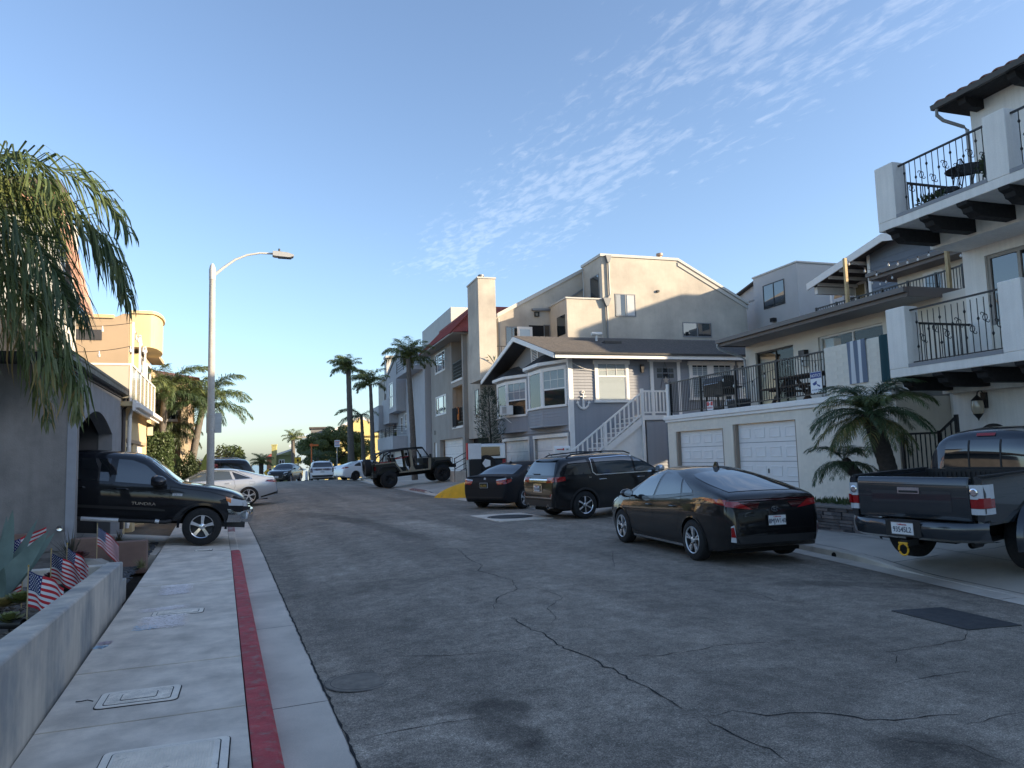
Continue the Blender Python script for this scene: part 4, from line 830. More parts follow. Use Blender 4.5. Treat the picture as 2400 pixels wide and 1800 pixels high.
 wheels(r_, -1.78, 1.92, .865, .405, .275, .255, 5, 2, M_chrome); return r_
# ---- slate grey pickup nose in on the right driveway
def tacoma(p, head):
 r_ = car_root('pickup_truck', 'slate grey pickup seen from its tailgate with a yellow tow shackle on the right driveway', 'pickup truck', p, head, pitch=R(-2.0))
 c = Car([(-.86, .70), (-.855, 1.2), (-.80, 1.62), (-.68, 1.76), (-.3, 1.81), (.3, 1.81), (.62, 1.74), (1.0, 1.45), (1.3, 1.25), (1.45, 1.21), (2.1, 1.16), (2.45, 1.03), (2.58, .85), (2.62, .62)],
   [(-.86, 1.22), (1, 1.2), (1.6, 1.12), (2.62, .85)], [(-.86, .86), (-.7, .90), (1.4, .93), (2.1, .92), (2.45, .80), (2.62, .5)], [(-.86, .62), (1.4, .58), (2.62, .6)], tum=.30, k1=.14, k2=.3, pow_=7)
 c.body(P_grey, r_, [(1.84, .41, .475)], dep=.38)
 c.end('rear_window', [(-.60, 1.26), (.60, 1.26), (.55, 1.64), (-.55, 1.64)], G_tint, r_, off=.008, n=14)
 for y in (-.22, .22): c.end('window_bar', [(y - .012, 1.26), (y + .012, 1.26), (y + .012, 1.64), (y - .012, 1.64)], M_trim, r_, off=.014)
 c.end('window_seal', [(-.62, 1.24), (.62, 1.24), (.62, 1.26), (-.62, 1.26)], M_trim, r_, off=.012, n=12); c.end('high_brake_lamp', [(-.13, 1.695), (.13, 1.695), (.13, 1.735), (-.13, 1.735)], M_lred, r_, off=.012)
 c.side('window', [(.1, 1.27), (1.05, 1.24)], [(.1, 1.67), (.45, 1.66), (1.05, 1.27)], G_tint, r_); c.side('window', [(-.62, 1.28), (.02, 1.27)], [(-.58, 1.64), (.0, 1.67)], G_tint, r_); c.toppatch('windscreen', [.6, .8, 1.0, 1.2], [.58, .66, .70, .72], G_tint, r_)
 for pts in ([(1.15, 1.2), (1.15, .65)], [(.05, 1.25), (.05, .65)], [(-.68, 1.25), (-.70, .65)]): c.seam(pts, r_)
 c.mirrors(.95, 1.28, r_, P_grey, big=1.3); c.handle(.25, 1.12, r_, P_grey); c.handle(-.5, 1.12, r_, P_grey)
 for sg in (-1, 1):
  mb = MB(); mb.prism([(sg * a, b) for a, b in ((.88, .66), (.925, .82), (.93, 1.05), (.915, 1.20), (.895, 1.245), (.82, 1.245), (.82, .66))], 'x', -2.53, -.90); o = mb.build('bed_side', P_grey, r_); boolcut(o, [cyl_y(-1.40, .41, .475, sg * .7, sg * 1.2)])
  rows = []
  for q in np.linspace(R(-12), R(192), 26): rows.append([(-1.40 + rr * math.cos(q), sg * yy, .41 + rr * math.sin(q)) for rr, yy in ((.455, .86), (.455, .985), (.53, .985), (.56, .92))])
  MB().grid(rows).build('wheel_arch', P_grey, r_, smooth=40)
  # corner lamp: clear over red over clear, wraps from rear to flank
  for z0, z1, m in ((.80, .875, M_lclear), (.875, .985, M_lred), (.985, 1.16, M_lclear)):
   pl = [(-2.565, sg * .775), (-2.575, sg * .85), (-2.55, sg * .915), (-2.44, sg * .945), (-2.36, sg * .945), (-2.36, sg * .80), (-2.50, sg * .775)]
   mb = MB(); mb.prism(pl, 'z', z0 + .002, z1 - .002); mb.build('tail_lamp', m, r_)
  mb = MB(); mb.prism([(-2.58, sg * .88), (-2.56, sg * .93), (-2.45, sg * .952), (-2.45, sg * .90)], 'z', .88, 1.0); mb.build('tail_lamp_red', M_lred, r_)
  mb = MB(); mb.lathe([(0, -.006), (.035, -.006), (.05, 0)], 16, 'x', (-2.578, sg * .83, 1.07)); mb.build('lamp_reflector', M_chrome, r_)
 mb = MB(); mb.prism([(-2.50, .70), (-2.56, .71), (-2.575, .80), (-2.575, 1.12), (-2.565, 1.21), (-2.54, 1.245), (-2.48, 1.245), (-2.48, .70)], 'y', -.765, .765); mb.build('tailgate', P_grey, r_, smooth=30)
 mb = MB(); mb.box(-2.579, -2.574, -.55, .55, .82, 1.07); mb.build('tailgate_panel', P_grey, r_)
 mb = MB(); mb.box(-2.60, -2.57, -.15, .15, 1.035, 1.115); h = mb.build('tailgate_handle', M_chrome, r_); mb = MB(); mb.box(-2.606, -2.60, -.13, .13, 1.045, 1.075); mb.build('handle_recess', M_trim, h)
 mb = MB(); mb.box(-2.48, -.92, -.82, .82, .72, .78); mb.box(-.97, -.91, -.82, .82, .74, 1.24); [mb.box(-2.48, -.92, sg * .78, sg * .822, .76, 1.20) for sg in (-1, 1)]
 for i in range(22): y = -.74 + i * .068; mb.box(-2.46, -.98, y, y + .03, .78, .795); mb.box(-.985, -.965, y, y + .03, .80, 1.2)
 mb.build('bed_liner', M_trim, r_)
 [MB().box(-2.48, -.92, sg * .815, sg * .90, 1.245, 1.262).build('bed_rail', M_trim, r_) for sg in (-1, 1)]
 rows = []
 for q in np.linspace(-1, 1, 31):
  y = q * .93; k = abs(q) ** 5; x = -2.76 + .26 * k; dz = .03 * math.exp(-(q / .25) ** 4)
  rows.append([(x + .16, y, .70), (x + .02, y, .70 - dz), (x, y, .67 - dz), (x - .01, y, .60), (x + .02, y, .50), (x + .10, y, .46), (x + .22, y, .46)])
 MB().grid(rows).build('rear_bumper', P_grey, r_, smooth=40)
 mb = MB(); mb.box(-2.775, -2.765, -.24, .24, .50, .70); mb.build('plate_recess', M_trim, r_); plate(r_, -2.776, .0, .605, '93545L2', -1, frame=M_chrome)
 mb = MB(); mb.box(-2.79, -2.55, -.05, .05, .38, .46); mb.build('tow_hitch', M_trim, r_)
 mb = MB(); mb.tube([(-2.80, .058 * math.sin(q) * (1.1 if abs(q) < 2.4 else .6), .345 - .075 * math.cos(q)) for q in np.linspace(-2.7, 2.7, 18)], .012, 8); mb.tube([(-2.80, -.06, .42), (-2.80, .06, .42)], .013, 8); mb.build('tow_shackle', mat('yellow_shackle', (.8, .42, .02), .4), r_, smooth=40)
 mb = MB(); mb.tube([(-1.6, -.55, .42), (-2.1, -.60, .42), (-2.4, -.66, .42)], .04, 10); mb.lathe([(.048, -2.46), (.048, -2.28), (.04, -2.28), (.04, -2.46)], 16, 'x', (0, -.67, .42)); mb.build('exhaust', M_alloydk, r_, smooth=40)
 mb = MB(); mb.box(-2.5, 2.3, -.5, .5, .42, .62); mb.tube([(-1.40, -.75, .41), (-1.40, .75, .41)], .05, 8); mb.lathe([(0, .16), (.13, .12), (.15, 0), (.13, -.12), (0, -.16)], 16, 'y', (-1.40, 0, .41)); mb.build('chassis', M_well, r_)
 lip(r_, 1.84, .41, .46, c, P_grey, .05); c.end('grille', [(-.5, .75), (.5, .75), (.5, 1.0), (-.5, 1.0)], M_chrome, r_, sgn=1, off=.02, n=10); c.end('headlamp', [(.55, .82), (.80, .84), (.80, 1.0), (.55, 1.02)], M_lclear, r_, sgn=1, off=.012, mirror=True)
 mb = MB(); mb.box(2.5, 2.68, -.85, .85, .52, .74); mb.build('front_bumper', P_grey, r_)
 wheels(r_, -1.40, 1.84, .81, .41, .28, .22, 6, 0, M_alloydk); return r_
# ---- doorless off-roader
def open_jeep(p, head, pitch):
 r_ = car_root('off_roader', 'doorless black off-roader with tan door frames and open soft top on the far driveway', 'off-roader', p, head); r_.rotation_euler = (0, pitch, R(90 - head))
 tan = mat('tan_frame', (.30, .26, .19), .6, var=.1); B = P_green
 def part(nm, m, f, **k): mb = MB(); f(mb); return mb.build(nm, m, r_, **k)
 part('rear_tub', B, lambda b: [b.prism([(-2.05, .78), (-1.02, .78), (-.72, 1.02), (-.98, 1.30), (-2.05, 1.30)], 'y', sg * .70, sg * .78) for sg in (-1, 1)] + [b.box(-2.08, -2.0, -.78, .78, .74, 1.30)])
 part('tub_rail', tan, lambda b: [b.box(-2.08, -.95, sg * .70, sg * .80, 1.30, 1.36) for sg in (-1, 1)])
 part('rocker', tan, lambda b: [b.box(-.80, .98, sg * .70, sg * .80, .72, .80) for sg in (-1, 1)] + [b.prism([(-1.02, 1.32), (-.94, 1.32), (-.60, .80), (-.72, .78)], 'y', sg * .70, sg * .795) for sg in (-1, 1)])
 part('door_pillar', tan, lambda b: [b.prism([(-.26, .80), (.12, .80), (.02, 1.0), (-.03, 1.92), (-.13, 1.92), (-.12, 1.0)], 'y', sg * .66, sg * .785) for sg in (-1, 1)])
 part('windscreen_base', tan, lambda b: [b.prism([(.86, .80), (1.0, .80), (1.05, 1.30), (.98, 1.42), (.90, 1.30)], 'y', sg * .70, sg * .79) for sg in (-1, 1)])
 part('floor', M_well, lambda b: b.box(-2.0, 1.0, -.74, .74, .66, .74))
 part('firewall', M_seat, lambda b: (b.box(.80, .95, -.74, .74, .74, 1.36), b.box(.62, .82, -.70, .70, 1.12, 1.38)))
 part('windscreen_frame', M_trim, lambda b: [b.tube([(.98, sg * .70, 1.40), (.66, sg * .62, 1.96)], .035, 8) for sg in (-1, 1)] + [b.tube([(.66, -.62, 1.96), (.66, .62, 1.96)], .035, 8), b.tube([(.98, -.70, 1.42), (.98, .70, 1.42)], .03, 8)])
 mb = MB(); mb.add([(.97, -.68, 1.43), (.97, .68, 1.43), (.67, .60, 1.95), (.67, -.60, 1.95)], [(0, 1, 2, 3)]); mb.build('windscreen', glass_clear(), r_)
 part('hood', mat('hood_drab', (.10, .095, .075), .4, coat=.3), lambda b: b.prism([(.95, 1.02), (2.20, 1.02), (2.22, 1.24), (2.12, 1.30), (.95, 1.38)], 'y', -.60, .60))
 part('engine_bay', B, lambda b: (b.box(.95, 2.18, -.62, .62, .72, 1.05), b.prism([(.95, .80), (1.28, .80), (1.28, 1.28), (.95, 1.34)], 'y', -.78, .78)))
 part('grille', M_trim, lambda b: b.box(2.18, 2.26, -.58, .58, .80, 1.24)); part('headlamp', M_lclear, lambda b: [b.lathe([(0, 2.29), (.09, 2.28), (.10, 2.25)], 18, 'x', (0, sg * .40, 1.06)) for sg in (-1, 1)])
 part('front_bumper', M_trim, lambda b: (b.box(2.28, 2.46, -.80, .80, .70, .88), [b.tube([(2.40, sg * .35, .85), (2.44, sg * .33, 1.22), (2.44, 0, 1.24)], .028, 8) for sg in (-1, 1)]))
 part('rear_bumper', M_trim, lambda b: b.box(-2.26, -2.06, -.80, .80, .62, .80))
 for sg in (-1, 1):
  for ax in (-1.42, 1.60): part('fender_flare', M_trim, lambda b: b.prism([(ax - .62, .86), (ax - .44, 1.10), (ax - .30, 1.16), (ax + .36, 1.16), (ax + .52, 1.06), (ax + .66, .80), (ax + .58, .80), (ax + .46, 1.0), (ax + .34, 1.10), (ax - .28, 1.10), (ax - .40, 1.04), (ax - .55, .86)], 'y', sg * .68, sg * .98))
  part('tail_lamp', M_lred, lambda b: b.box(-2.12, -2.05, sg * .62, sg * .78, 1.0, 1.2)); part('mirror', M_trim, lambda b: (b.box(.94, 1.02, sg * .84, sg * 1.04, 1.38, 1.58), b.tube([(.96, sg * .72, 1.34), (.98, sg * .9, 1.42)], .02, 6)))
 part('roof', mat('soft_top', (.012, .012, .013), .85), lambda b: b.prism([(.70, 1.95), (.60, 2.02), (-.20, 2.045), (-1.15, 2.0), (-1.95, 1.84), (-1.95, 1.81), (-1.15, 1.96), (-.2, 2.0), (.6, 1.97)], 'y', -.66, .66))
 part('roll_cage', M_trim, lambda b: [b.tube([(.70, sg * .64, 1.93), (-.2, sg * .66, 1.97), (-1.15, sg * .66, 1.93), (-1.5, sg * .68, 1.75), (-1.88, sg * .70, 1.36)], .035, 8) for sg in (-1, 1)] + [b.tube([(-1.15, sg * .66, 1.93), (-1.30, sg * .70, 1.36)], .035, 8) for sg in (-1, 1)] + [b.tube([(-.18, sg * .64, 1.96), (-.10, sg * .66, .8)], .035, 8) for sg in (-1, 1)] + [b.tube([(x, -.66, 1.95), (x, .66, 1.95)], .03, 8) for x in (-.2, -1.15)] + [b.tube([(-1.95, sg * .62, 1.82), (-2.02, sg * .72, 1.36)], .025, 8) for sg in (-1, 1)])
 for x in (.15, -.85):
  for sg in (-1, 1): o = part('seat', M_seat, lambda b: (b.box(x, x + .48, sg * .16, sg * .62, .80, 1.02), b.prism([(x - .10, 1.0), (x + .06, 1.0), (x - .08, 1.58), (x - .20, 1.58)], 'y', sg * .18, sg * .60), b.box(x - .20, x - .10, sg * .28, sg * .50, 1.60, 1.76)))
 part('grab_strap', M_seatred, lambda b: [b.tube([(-.9, sg * .60, 1.50), (-.55, sg * .62, 1.52), (-.16, sg * .64, 1.58)], .028, 6) for sg in (-1, 1)]); part('cargo_bag', M_seatred, lambda b: b.box(-1.5, -1.1, -.5, .5, 1.22, 1.40))
 part('steering_wheel', M_trim, lambda b: b.lathe([(.18, 0), (.20, .02), (.18, .04)], 20, 'x', (.48, .38, 1.34)))
 part('chassis', M_well, lambda b: (b.box(-2.1, 2.2, -.40, .40, .52, .68), b.tube([(-1.42, -.75, .46), (-1.42, .75, .46)], .06, 8), b.tube([(1.60, -.75, .46), (1.60, .75, .46)], .06, 8)))
 wheels(r_, -1.42, 1.60, .84, .46, .33, .23, 6, 0, M_alloydk)
 sw = MB(); sw.lathe([(.22, -.16), (.43, -.165), (.46, -.10), (.46, .10), (.43, .165), (.22, .16)], 36, 'x'); sp = sw.build('spare_wheel', M_tyre, r_, smooth=50, loc=(-2.34, 0, 1.18)); m = MB(); m.lathe([(.22, -.12), (.12, -.05), (0, -.05)], 24, 'x'); m.build('rim', M_alloydk, sp, smooth=40)
 return r_
# ---- boxy black off-roader with a white hard top, behind the saloon
def boxy(p, head):
 r_ = car_root('off_roader', 'black off-roader with white hardtop and covered spare wheel behind the saloon', 'off-roader', p, head)
 def part(nm, m, f, **k): mb = MB(); f(mb); return mb.build(nm, m, r_, **k)
 part('body', P_black, lambda b: (b.prism([(-2.0, .55), (2.1, .55), (2.1, 1.18), (.9, 1.24), (-2.0, 1.24)], 'y', -.78, .78)))
 part('hard_top', P_white, lambda b: b.prism([(-2.0, 1.24), (.85, 1.24), (.45, 1.86), (.2, 1.90), (-1.9, 1.90), (-1.97, 1.84)], 'y', -.76, .76))
 part('rear_window', G_tint, lambda b: b.box(-2.012, -1.99, -.52, .52, 1.34, 1.76)); part('side_window', G_tint, lambda b: [b.prism([(-1.85, 1.34), (.6, 1.34), (.38, 1.74), (-1.8, 1.74)], 'y', sg * .755, sg * .768) for sg in (-1, 1)])
 part('windscreen', G_tint, lambda b: b.add([(.84, -.68, 1.28), (.84, .68, 1.28), (.50, .62, 1.82), (.50, -.62, 1.82)], [(0, 1, 2, 3)])); part('rear_bumper', M_trim, lambda b: b.box(-2.16, -2.0, -.78, .78, .5, .68)); part('front_bumper', M_trim, lambda b: b.box(2.1, 2.25, -.78, .78, .5, .7))
 for sg in (-1, 1): part('tail_lamp', M_lred, lambda b: b.box(-2.05, -1.99, sg * .62, sg * .77, .95, 1.2)); part('headlamp', M_lclear, lambda b: b.box(2.09, 2.12, sg * .4, sg * .65, .9, 1.1))
 s = part('spare_wheel', M_tyre, lambda b: b.lathe([(.0, -2.24), (.33, -2.25), (.38, -2.2), (.38, -2.06), (0, -2.04)], 28, 'x', (0, .1, 1.02)), smooth=40); mb = MB(); mb.lathe([(0, -2.262), (.2, -2.258)], 5, 'x', (0, .1, 1.04)); mb.build('spare_emblem', M_white, s)
 part('chassis', M_well, lambda b: b.box(-1.9, 2, -.5, .5, .4, .56)); wheels(r_, -1.25, 1.25, .72, .38, .24, .2, 5, 0, M_alloydk); return r_
# ---- placing them (ground contact points found from the photograph)
def place(fn, x, y, head, *a, ground=None, **k):
 g = ground if ground is not None else (zr(x, y) if Lx(y) + .6 < x < Rx(y) else zp(x, y))
 return fn((x, y, g), head, *a, **k)
def from_wheel(wx, wy, lx, ly, head):
 """centre of a car whose wheel at local (lx,ly) stands on (wx,wy)"""
 a = R(90 - head); return wx - (lx * math.cos(a) - ly * math.sin(a)), wy - (lx * math.sin(a) + ly * math.cos(a))
x, y = from_wheel(6.88, 10.18, -1.33, .78, 4.5); place(prius, x, y, 4.5)
x, y = from_wheel(8.62, 17.9, -1.42, -.80, 84); place(terrain_suv, x, y, 84, ground=zr(8.6, 17.9) + .045)
x, y = from_wheel(8.60, 22.35, -1.44, -.80, 55); place(saloon, x, y, 55, ground=zr(8.6, 22.3) + .04)
x, y = from_wheel(9.30, 8.25, -1.40, .81, 83); place(tacoma, x, y, 83, ground=.155)
x, y = from_wheel(-.74, 17.8, 1.92, -.865, 90); place(tundra, x, y, 90, ground=.175).rotation_euler[1] = R(5.5)
x, y = from_wheel(.45, 31.4, -1.40, .81, 273); place(fastback, x, y, 273, ground=.10)
x, y = from_wheel(7.65, 39.6, -1.42, -.84, 86); place(open_jeep, x, y, 86, R(-4.5), ground=.29)
place(boxy, 10.95, 33.2, 14, ground=.38)
x, y = from_wheel(7.95, 54.0, -1.42, -.79, 70); place(far_car, x, y, 70, 'white saloon with dark wheels behind the doorless off-roader', 'sedan', P_white, ground=.27)
place(far_car, 6.7, 65.0, 3, 'white full size SUV seen from behind at the crest of the street', 'suv', P_white, ground=-.02)
place(far_car, 3.9, 66.5, 176 + 25, 'dark green SUV facing the camera at the crest of the street', 'xuv', P_dkgreen, ground=-.03)
place(far_car, -1.6, 38.5, 272, 'dark SUV parked behind the silver saloon with only its roof showing', 'suv', P_black, ground=.22)
# ------------------------------------------------------------ building kit
class Bld:
 """a building: local X into the lot, Y up the street, Z up"""
 def __init__(s, name, label, x, y, deg, cat='house', z=0.):
  s.r = thing(name, label, cat, (x, y, z), R(deg)); s.o = Vector((x, y, z)); s.i = Matrix.Rotation(-R(deg), 3, 'Z')
 def loc(s, p, X=None, Y=None, Z=None):
  d = s.i @ ray(*p); o = s.i @ (EYE - s.o)
  t = (X - o.x) / d.x if X is not None else ((Y - o.y) / d.y if Y is not None else (Z - o.z) / d.z)
  return o + d * t
 def part(s, name, m, *boxes, par=None, **k):
  mb = MB()
  for b in boxes: mb.box(*b)
  return mb.build(name, m, par or s.r, **k)
class Face:
 def __init__(s, par, kind, c): s.p = par; s.k = kind; s.c = c
 def pt(s, a, d, z): return {'X-': (s.c - d, a, z), 'X+': (s.c + d, a, z), 'Y-': (a, s.c - d, z), 'Y+': (a, s.c + d, z)}[s.k]
 def box(s, mb, a0, a1, d0, d1, z0, z1):
  p, q = s.pt(a0, d0, z0), s.pt(a1, d1, z1); mb.box(p[0], q[0], p[1], q[1], p[2], q[2])
 def part(s, name, m, *bx, par=None, **k):
  mb = MB()
  for b in bx: s.box(mb, *b)
  return mb.build(name, m, par or s.p, **k)
 def wall(s, a0, a1, z0, z1, holes, m, th=.2, name='wall'):
  A = sorted(set([a0, a1] + [v for h in holes for v in h[:2] if a0 < v < a1])); Z = sorted(set([z0, z1] + [v for h in holes for v in h[2:4] if z0 < v < z1])); mb = MB()
  inh = lambda a, z: any(h[0] < a < h[1] and h[2] < z < h[3] for h in holes)
  for i in range(len(Z) - 1):
   st = None
   for j in range(len(A)):
    solid = j < len(A) - 1 and not inh((A[j] + A[j + 1]) / 2, (Z[i] + Z[i + 1]) / 2)
    if solid and st is None: st = A[j]
    if not solid and st is not None: s.box(mb, st, A[j], -th, 0, Z[i], Z[i + 1]); st = None
  bm = bmesh.new(); o = mb.build(name, m, s.p); return o
 def window(s, a0, a1, z0, z1, fm, gm, fw=.05, rec=.07, mv=(), mh=(), trim=None, tw=.1, sill=True, name='window', proud=.03, crown=0.):
  """frame in the opening; mv/mh = fractions of upright and cross bars"""
  mb = MB(); B = lambda *a: s.box(mb, *a); d0, d1 = -rec - .03, -rec + .03
  B(a0, a0 + fw, d0, d1, z0, z1); B(a1 - fw, a1, d0, d1, z0, z1); B(a0 + fw, a1 - fw, d0, d1, z0, z0 + fw); B(a0 + fw, a1 - fw, d0, d1, z1 - fw, z1)
  w = mb.build(name, fm, s.p)
  for f in mv: c = a0 + (a1 - a0) * f; s.part('mullion', fm, (c - fw * .45, c + fw * .45, d0 + .008, d1 - .004, z0 + fw, z1 - fw), par=w)
  for f in mh: c = z0 + (z1 - z0) * f; s.part('glazing_bar', fm, (a0 + fw, a1 - fw, d0 + .010, d1 - .006, c - fw * .4, c + fw * .4), par=w)
  s.part('pane', gm, (a0 + fw * .6, a1 - fw * .6, -rec - .012, -rec - .004, z0 + fw * .6, z1 - fw * .6), par=w)
  if trim:
   s.part('casing', trim, (a0 - tw, a0, -.02, proud, z0 - .0, z1), (a1, a1 + tw, -.02, proud, z0, z1), (a0 - tw - crown, a1 + tw + crown, -.02, proud + .015, z1, z1 + tw * (1.2 if crown else 1)), par=w)
   if sill: s.part('sill', trim, (a0 - tw - .04, a1 + tw + .04, -.02, proud + .06, z0 - .06, z0), par=w)
  elif sill: s.part('sill', fm, (a0 - .02, a1 + .02, -.05, .03, z0 - .035, z0), par=w)
  return w
 def blinds(s, a0, a1, z0, z1, m, w, step=.05, rec=.12, tilt=.03):
  mb = MB(); n = int((z1 - z0) / step)
  for i in range(n): z = z0 + step * i; p = [s.pt(a0, -rec, z), s.pt(a1, -rec, z), s.pt(a1, -rec - tilt, z + step * .88), s.pt(a0, -rec - tilt, z + step * .88)]; mb.add(p, [(0, 1, 2, 3)])
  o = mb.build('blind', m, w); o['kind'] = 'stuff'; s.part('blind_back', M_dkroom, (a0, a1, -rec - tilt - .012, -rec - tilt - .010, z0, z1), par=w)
 def garage(s, a0, a1, z0, z1, m, rec=.1, rows=4, cols=4, lip_=None, name='garage_door', handle=True):
  g = s.part(name, m, (a0, a1, -rec - .05, -rec, z0, z1)); H = (z1 - z0) / rows; Wd = (a1 - a0) / cols
  for i in range(1, rows): s.part('section_joint', M_seam2, (a0, a1, -rec - .01, -rec + .002, z0 + H * i - .006, z0 + H * i + .006), par=g)
  me = None
  for i in range(rows):
   for j in range(cols):
    p0 = s.pt(a0 + Wd * (j + .5), -rec, z0 + H * (i + .5))
    if me is None:
     mb = MB(); w, h = Wd * .36, H * .27; q = []
     for sc, d in ((1, .0), (.97, .016), (.86, .018), (.80, .008)):
      for sa, sz in ((-1, -1), (1, -1), (1, 1), (-1, 1)): v = Vector(s.pt(sa * w * sc if sc > .95 else sa * (w - (1 - sc) * .25), d, sz * (h - (1 - sc) * .2))) - Vector(s.pt(0, 0, 0)); q.append(v)
     mb.add(q, [(4 * k + e, 4 * k + (e + 1) % 4, 4 * k + 4 + (e + 1) % 4, 4 * k + 4 + e) for k in range(3) for e in range(4)] + [(12, 13, 14, 15)]); o = mb.build('panel', m, g); me = o.data; o.location = p0
    else: link('panel', me, g, p0)
  if handle: s.part('handle', M_black, ((a0 + a1) / 2 - .01, (a0 + a1) / 2 + .01, -rec, -rec + .03, z0 + H * 1.5 - .06, z0 + H * 1.5 + .06), par=g)
  return g
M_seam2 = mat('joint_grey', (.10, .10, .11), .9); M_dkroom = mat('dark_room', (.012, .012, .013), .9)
def siding(par, a, b, z0, z1, step, m, nrm, th=.034, name='plank', gap=()):
 """lapped boards between plan points a and b, one object each, sharing a mesh; nrm = outward"""
 a, b, nn = Vector(a), Vector(b), Vector(nrm); mb = MB(); h = step * 1.04
 q = [a, b]; pts = [Vector((p.x, p.y, 0)) + Vector((nn.x, nn.y, 0)) * d + Vector((0, 0, z)) for p in q for d, z in ((th, 0), (th * .35, h), (-.02, h), (-.02, 0))]
 mb.add(pts, [(0, 1, 5, 4), (0, 4, 7, 3), (1, 2, 6, 5), (0, 3, 2, 1), (4, 5, 6, 7), (2, 3, 7, 6)]); n = int((z1 - z0) / step); me = None
 for i in range(n):
  if me is None: o = mb.build(name, m, par, loc=(0, 0, z0)); me = o.data
  else: o = link(name, me, par, (0, 0, z0 + i * step))
 return me
def rail(par, a, b, z0, z1, sp, m, bar=.008, post=None, slope=0., toph=.04, name='baluster', sq=True):
 """railing from a to b (plan): rails plus one object per baluster; z0/z1 at a, rising by slope metres to b"""
 a, b = Vector((a[0], a[1], 0)), Vector((b[0], b[1], 0)); L = (b - a).length; d = (b - a) / L; n = max(1, round(L / sp)); nn = Vector((-d.y, d.x, 0))
 def beam(nm, za, h, w):
  mb = MB(); v = []
  for p, dz in ((a, 0), (b, slope)):
   for sg in (-1, 1):
    for hz in (0, h): v.append(p + nn * w * sg + Vector((0, 0, za + dz + hz)))
  mb.add(v, [(0, 1, 3, 2), (4, 6, 7, 5), (0, 4, 5, 1), (2, 3, 7, 6), (1, 5, 7, 3), (0, 2, 6, 4)]); return mb.build(nm, m, par)
 beam('top_rail', z1 - toph, toph, .022); beam('bottom_rail', z0, toph * .7, .016); me = None
 mb = MB(); mb.box(-bar, bar, -bar, bar, toph * .5, z1 - z0 - toph * .7)
 for i in range(1, n):
  p = a + d * (L * i / n) + Vector((0, 0, z0 + slope * i / n))
  if me is None: o = mb.build(name, m, par, loc=p); o.rotation_euler.z = math.atan2(d.y, d.x); me = o.data; rz = o.rotation_euler.z
  else: o = link(name, me, par, p); o.rotation_euler.z = rz
 if post:
  for t in np.linspace(0, 1, post):
   p = a + d * L * t; zz = z0 + slope * t; q = MB(); q.box(-.028, .028, -.028, .028, -.08, z1 - z0 + .02); o = q.build('post', m, par, loc=p + Vector((0, 0, zz))); o.rotation_euler.z = math.atan2(d.y, d.x)
# ------------------------------------------------------------ building materials
S_white = mat('stucco_white', (.82, .775, .715), .9, var=.08, vscale=.9, bump=.5, bscale=55, streak=.09, fine=.03, fscale=40)
S_cream = mat('painted_brick', (.74, .68, .58), .85, var=.06, vscale=1.5, bump=.4, bscale=25, streak=.05)
S_taupe = mat('stucco_grey', (.50, .455, .385), .92, fine=.05, fscale=30, var=.13, vscale=.8, bump=.4, bscale=60, streak=.04, col2=(.38, .345, .30), c2scale=.35)
S_grey2 = mat('stucco_warm_grey', (.34, .31, .275), .92, var=.10, vscale=.9, bump=.4, bscale=60, streak=.03)
S_blue = mat('stucco_blue_grey', (.46, .45, .46), .9, var=.06, vscale=1, bump=.3, bscale=60, streak=.08)
S_sid = mat('siding_blue_grey', (.285, .295, .32), .7, var=.06, vscale=2, bump=.1, bscale=30, streak=.05); S_sid2 = mat('siding_slate', (.15, .175, .215), .7, var=.06, vscale=2)
M_trimw = mat('trim_white', (.80, .77, .73), .55, var=.05, vscale=5); M_garw = mat('garage_white', (.76, .74, .72), .5, var=.04, vscale=3)
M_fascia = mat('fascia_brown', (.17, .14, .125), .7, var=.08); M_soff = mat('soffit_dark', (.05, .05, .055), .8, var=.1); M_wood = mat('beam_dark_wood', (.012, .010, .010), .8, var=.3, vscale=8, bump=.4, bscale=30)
M_shing = mat('shingle', (.085, .078, .075), .95, var=.25, vscale=14, bump=.7, bscale=35, col2=(.13, .115, .10), c2scale=9); M_tile = mat('clay_tile', (.22, .085, .055), .85, var=.3, vscale=4, bump=.3, bscale=30, col2=(.14, .07, .055), c2scale=3)
M_tiler = mat('red_tile', (.26, .06, .05), .85, var=.25, vscale=3); M_gut = mat('gutter_metal', (.20, .205, .21), .5, metal=.3); M_wg = glass_clear(); G_win = mat('window_dark_glass', (.015, .02, .024), .02, spec=1.2, coat=.5)
M_iron2 = mat('wrought_iron', (.014, .013, .014), .5, var=.2); M_curt = mat('curtain', (.50, .51, .52), .9, var=.1); M_tan = mat('garage_jamb', (.30, .24, .19), .8)
z6 = lambda a, b: (1450 + a / 2.765, 550 + b / 2.765); z5 = lambda a, b: (1000 + a / 2.765, 550 + b / 2.765); zb_ = lambda a, b: (1880 + a / 5.267, 500 + b / 5.267); z3 = lambda a, b: (850 + a / 4.607, 760 + b / 4.607)
z7 = lambda a, b: (1950 + a / 2.765, 100 + b / 2.765); z8 = lambda a, b: (1850 + a / 2.371, 650 + b / 2.371); z9 = lambda a, b: (1560 + a / 5.027, 780 + b / 5.027)
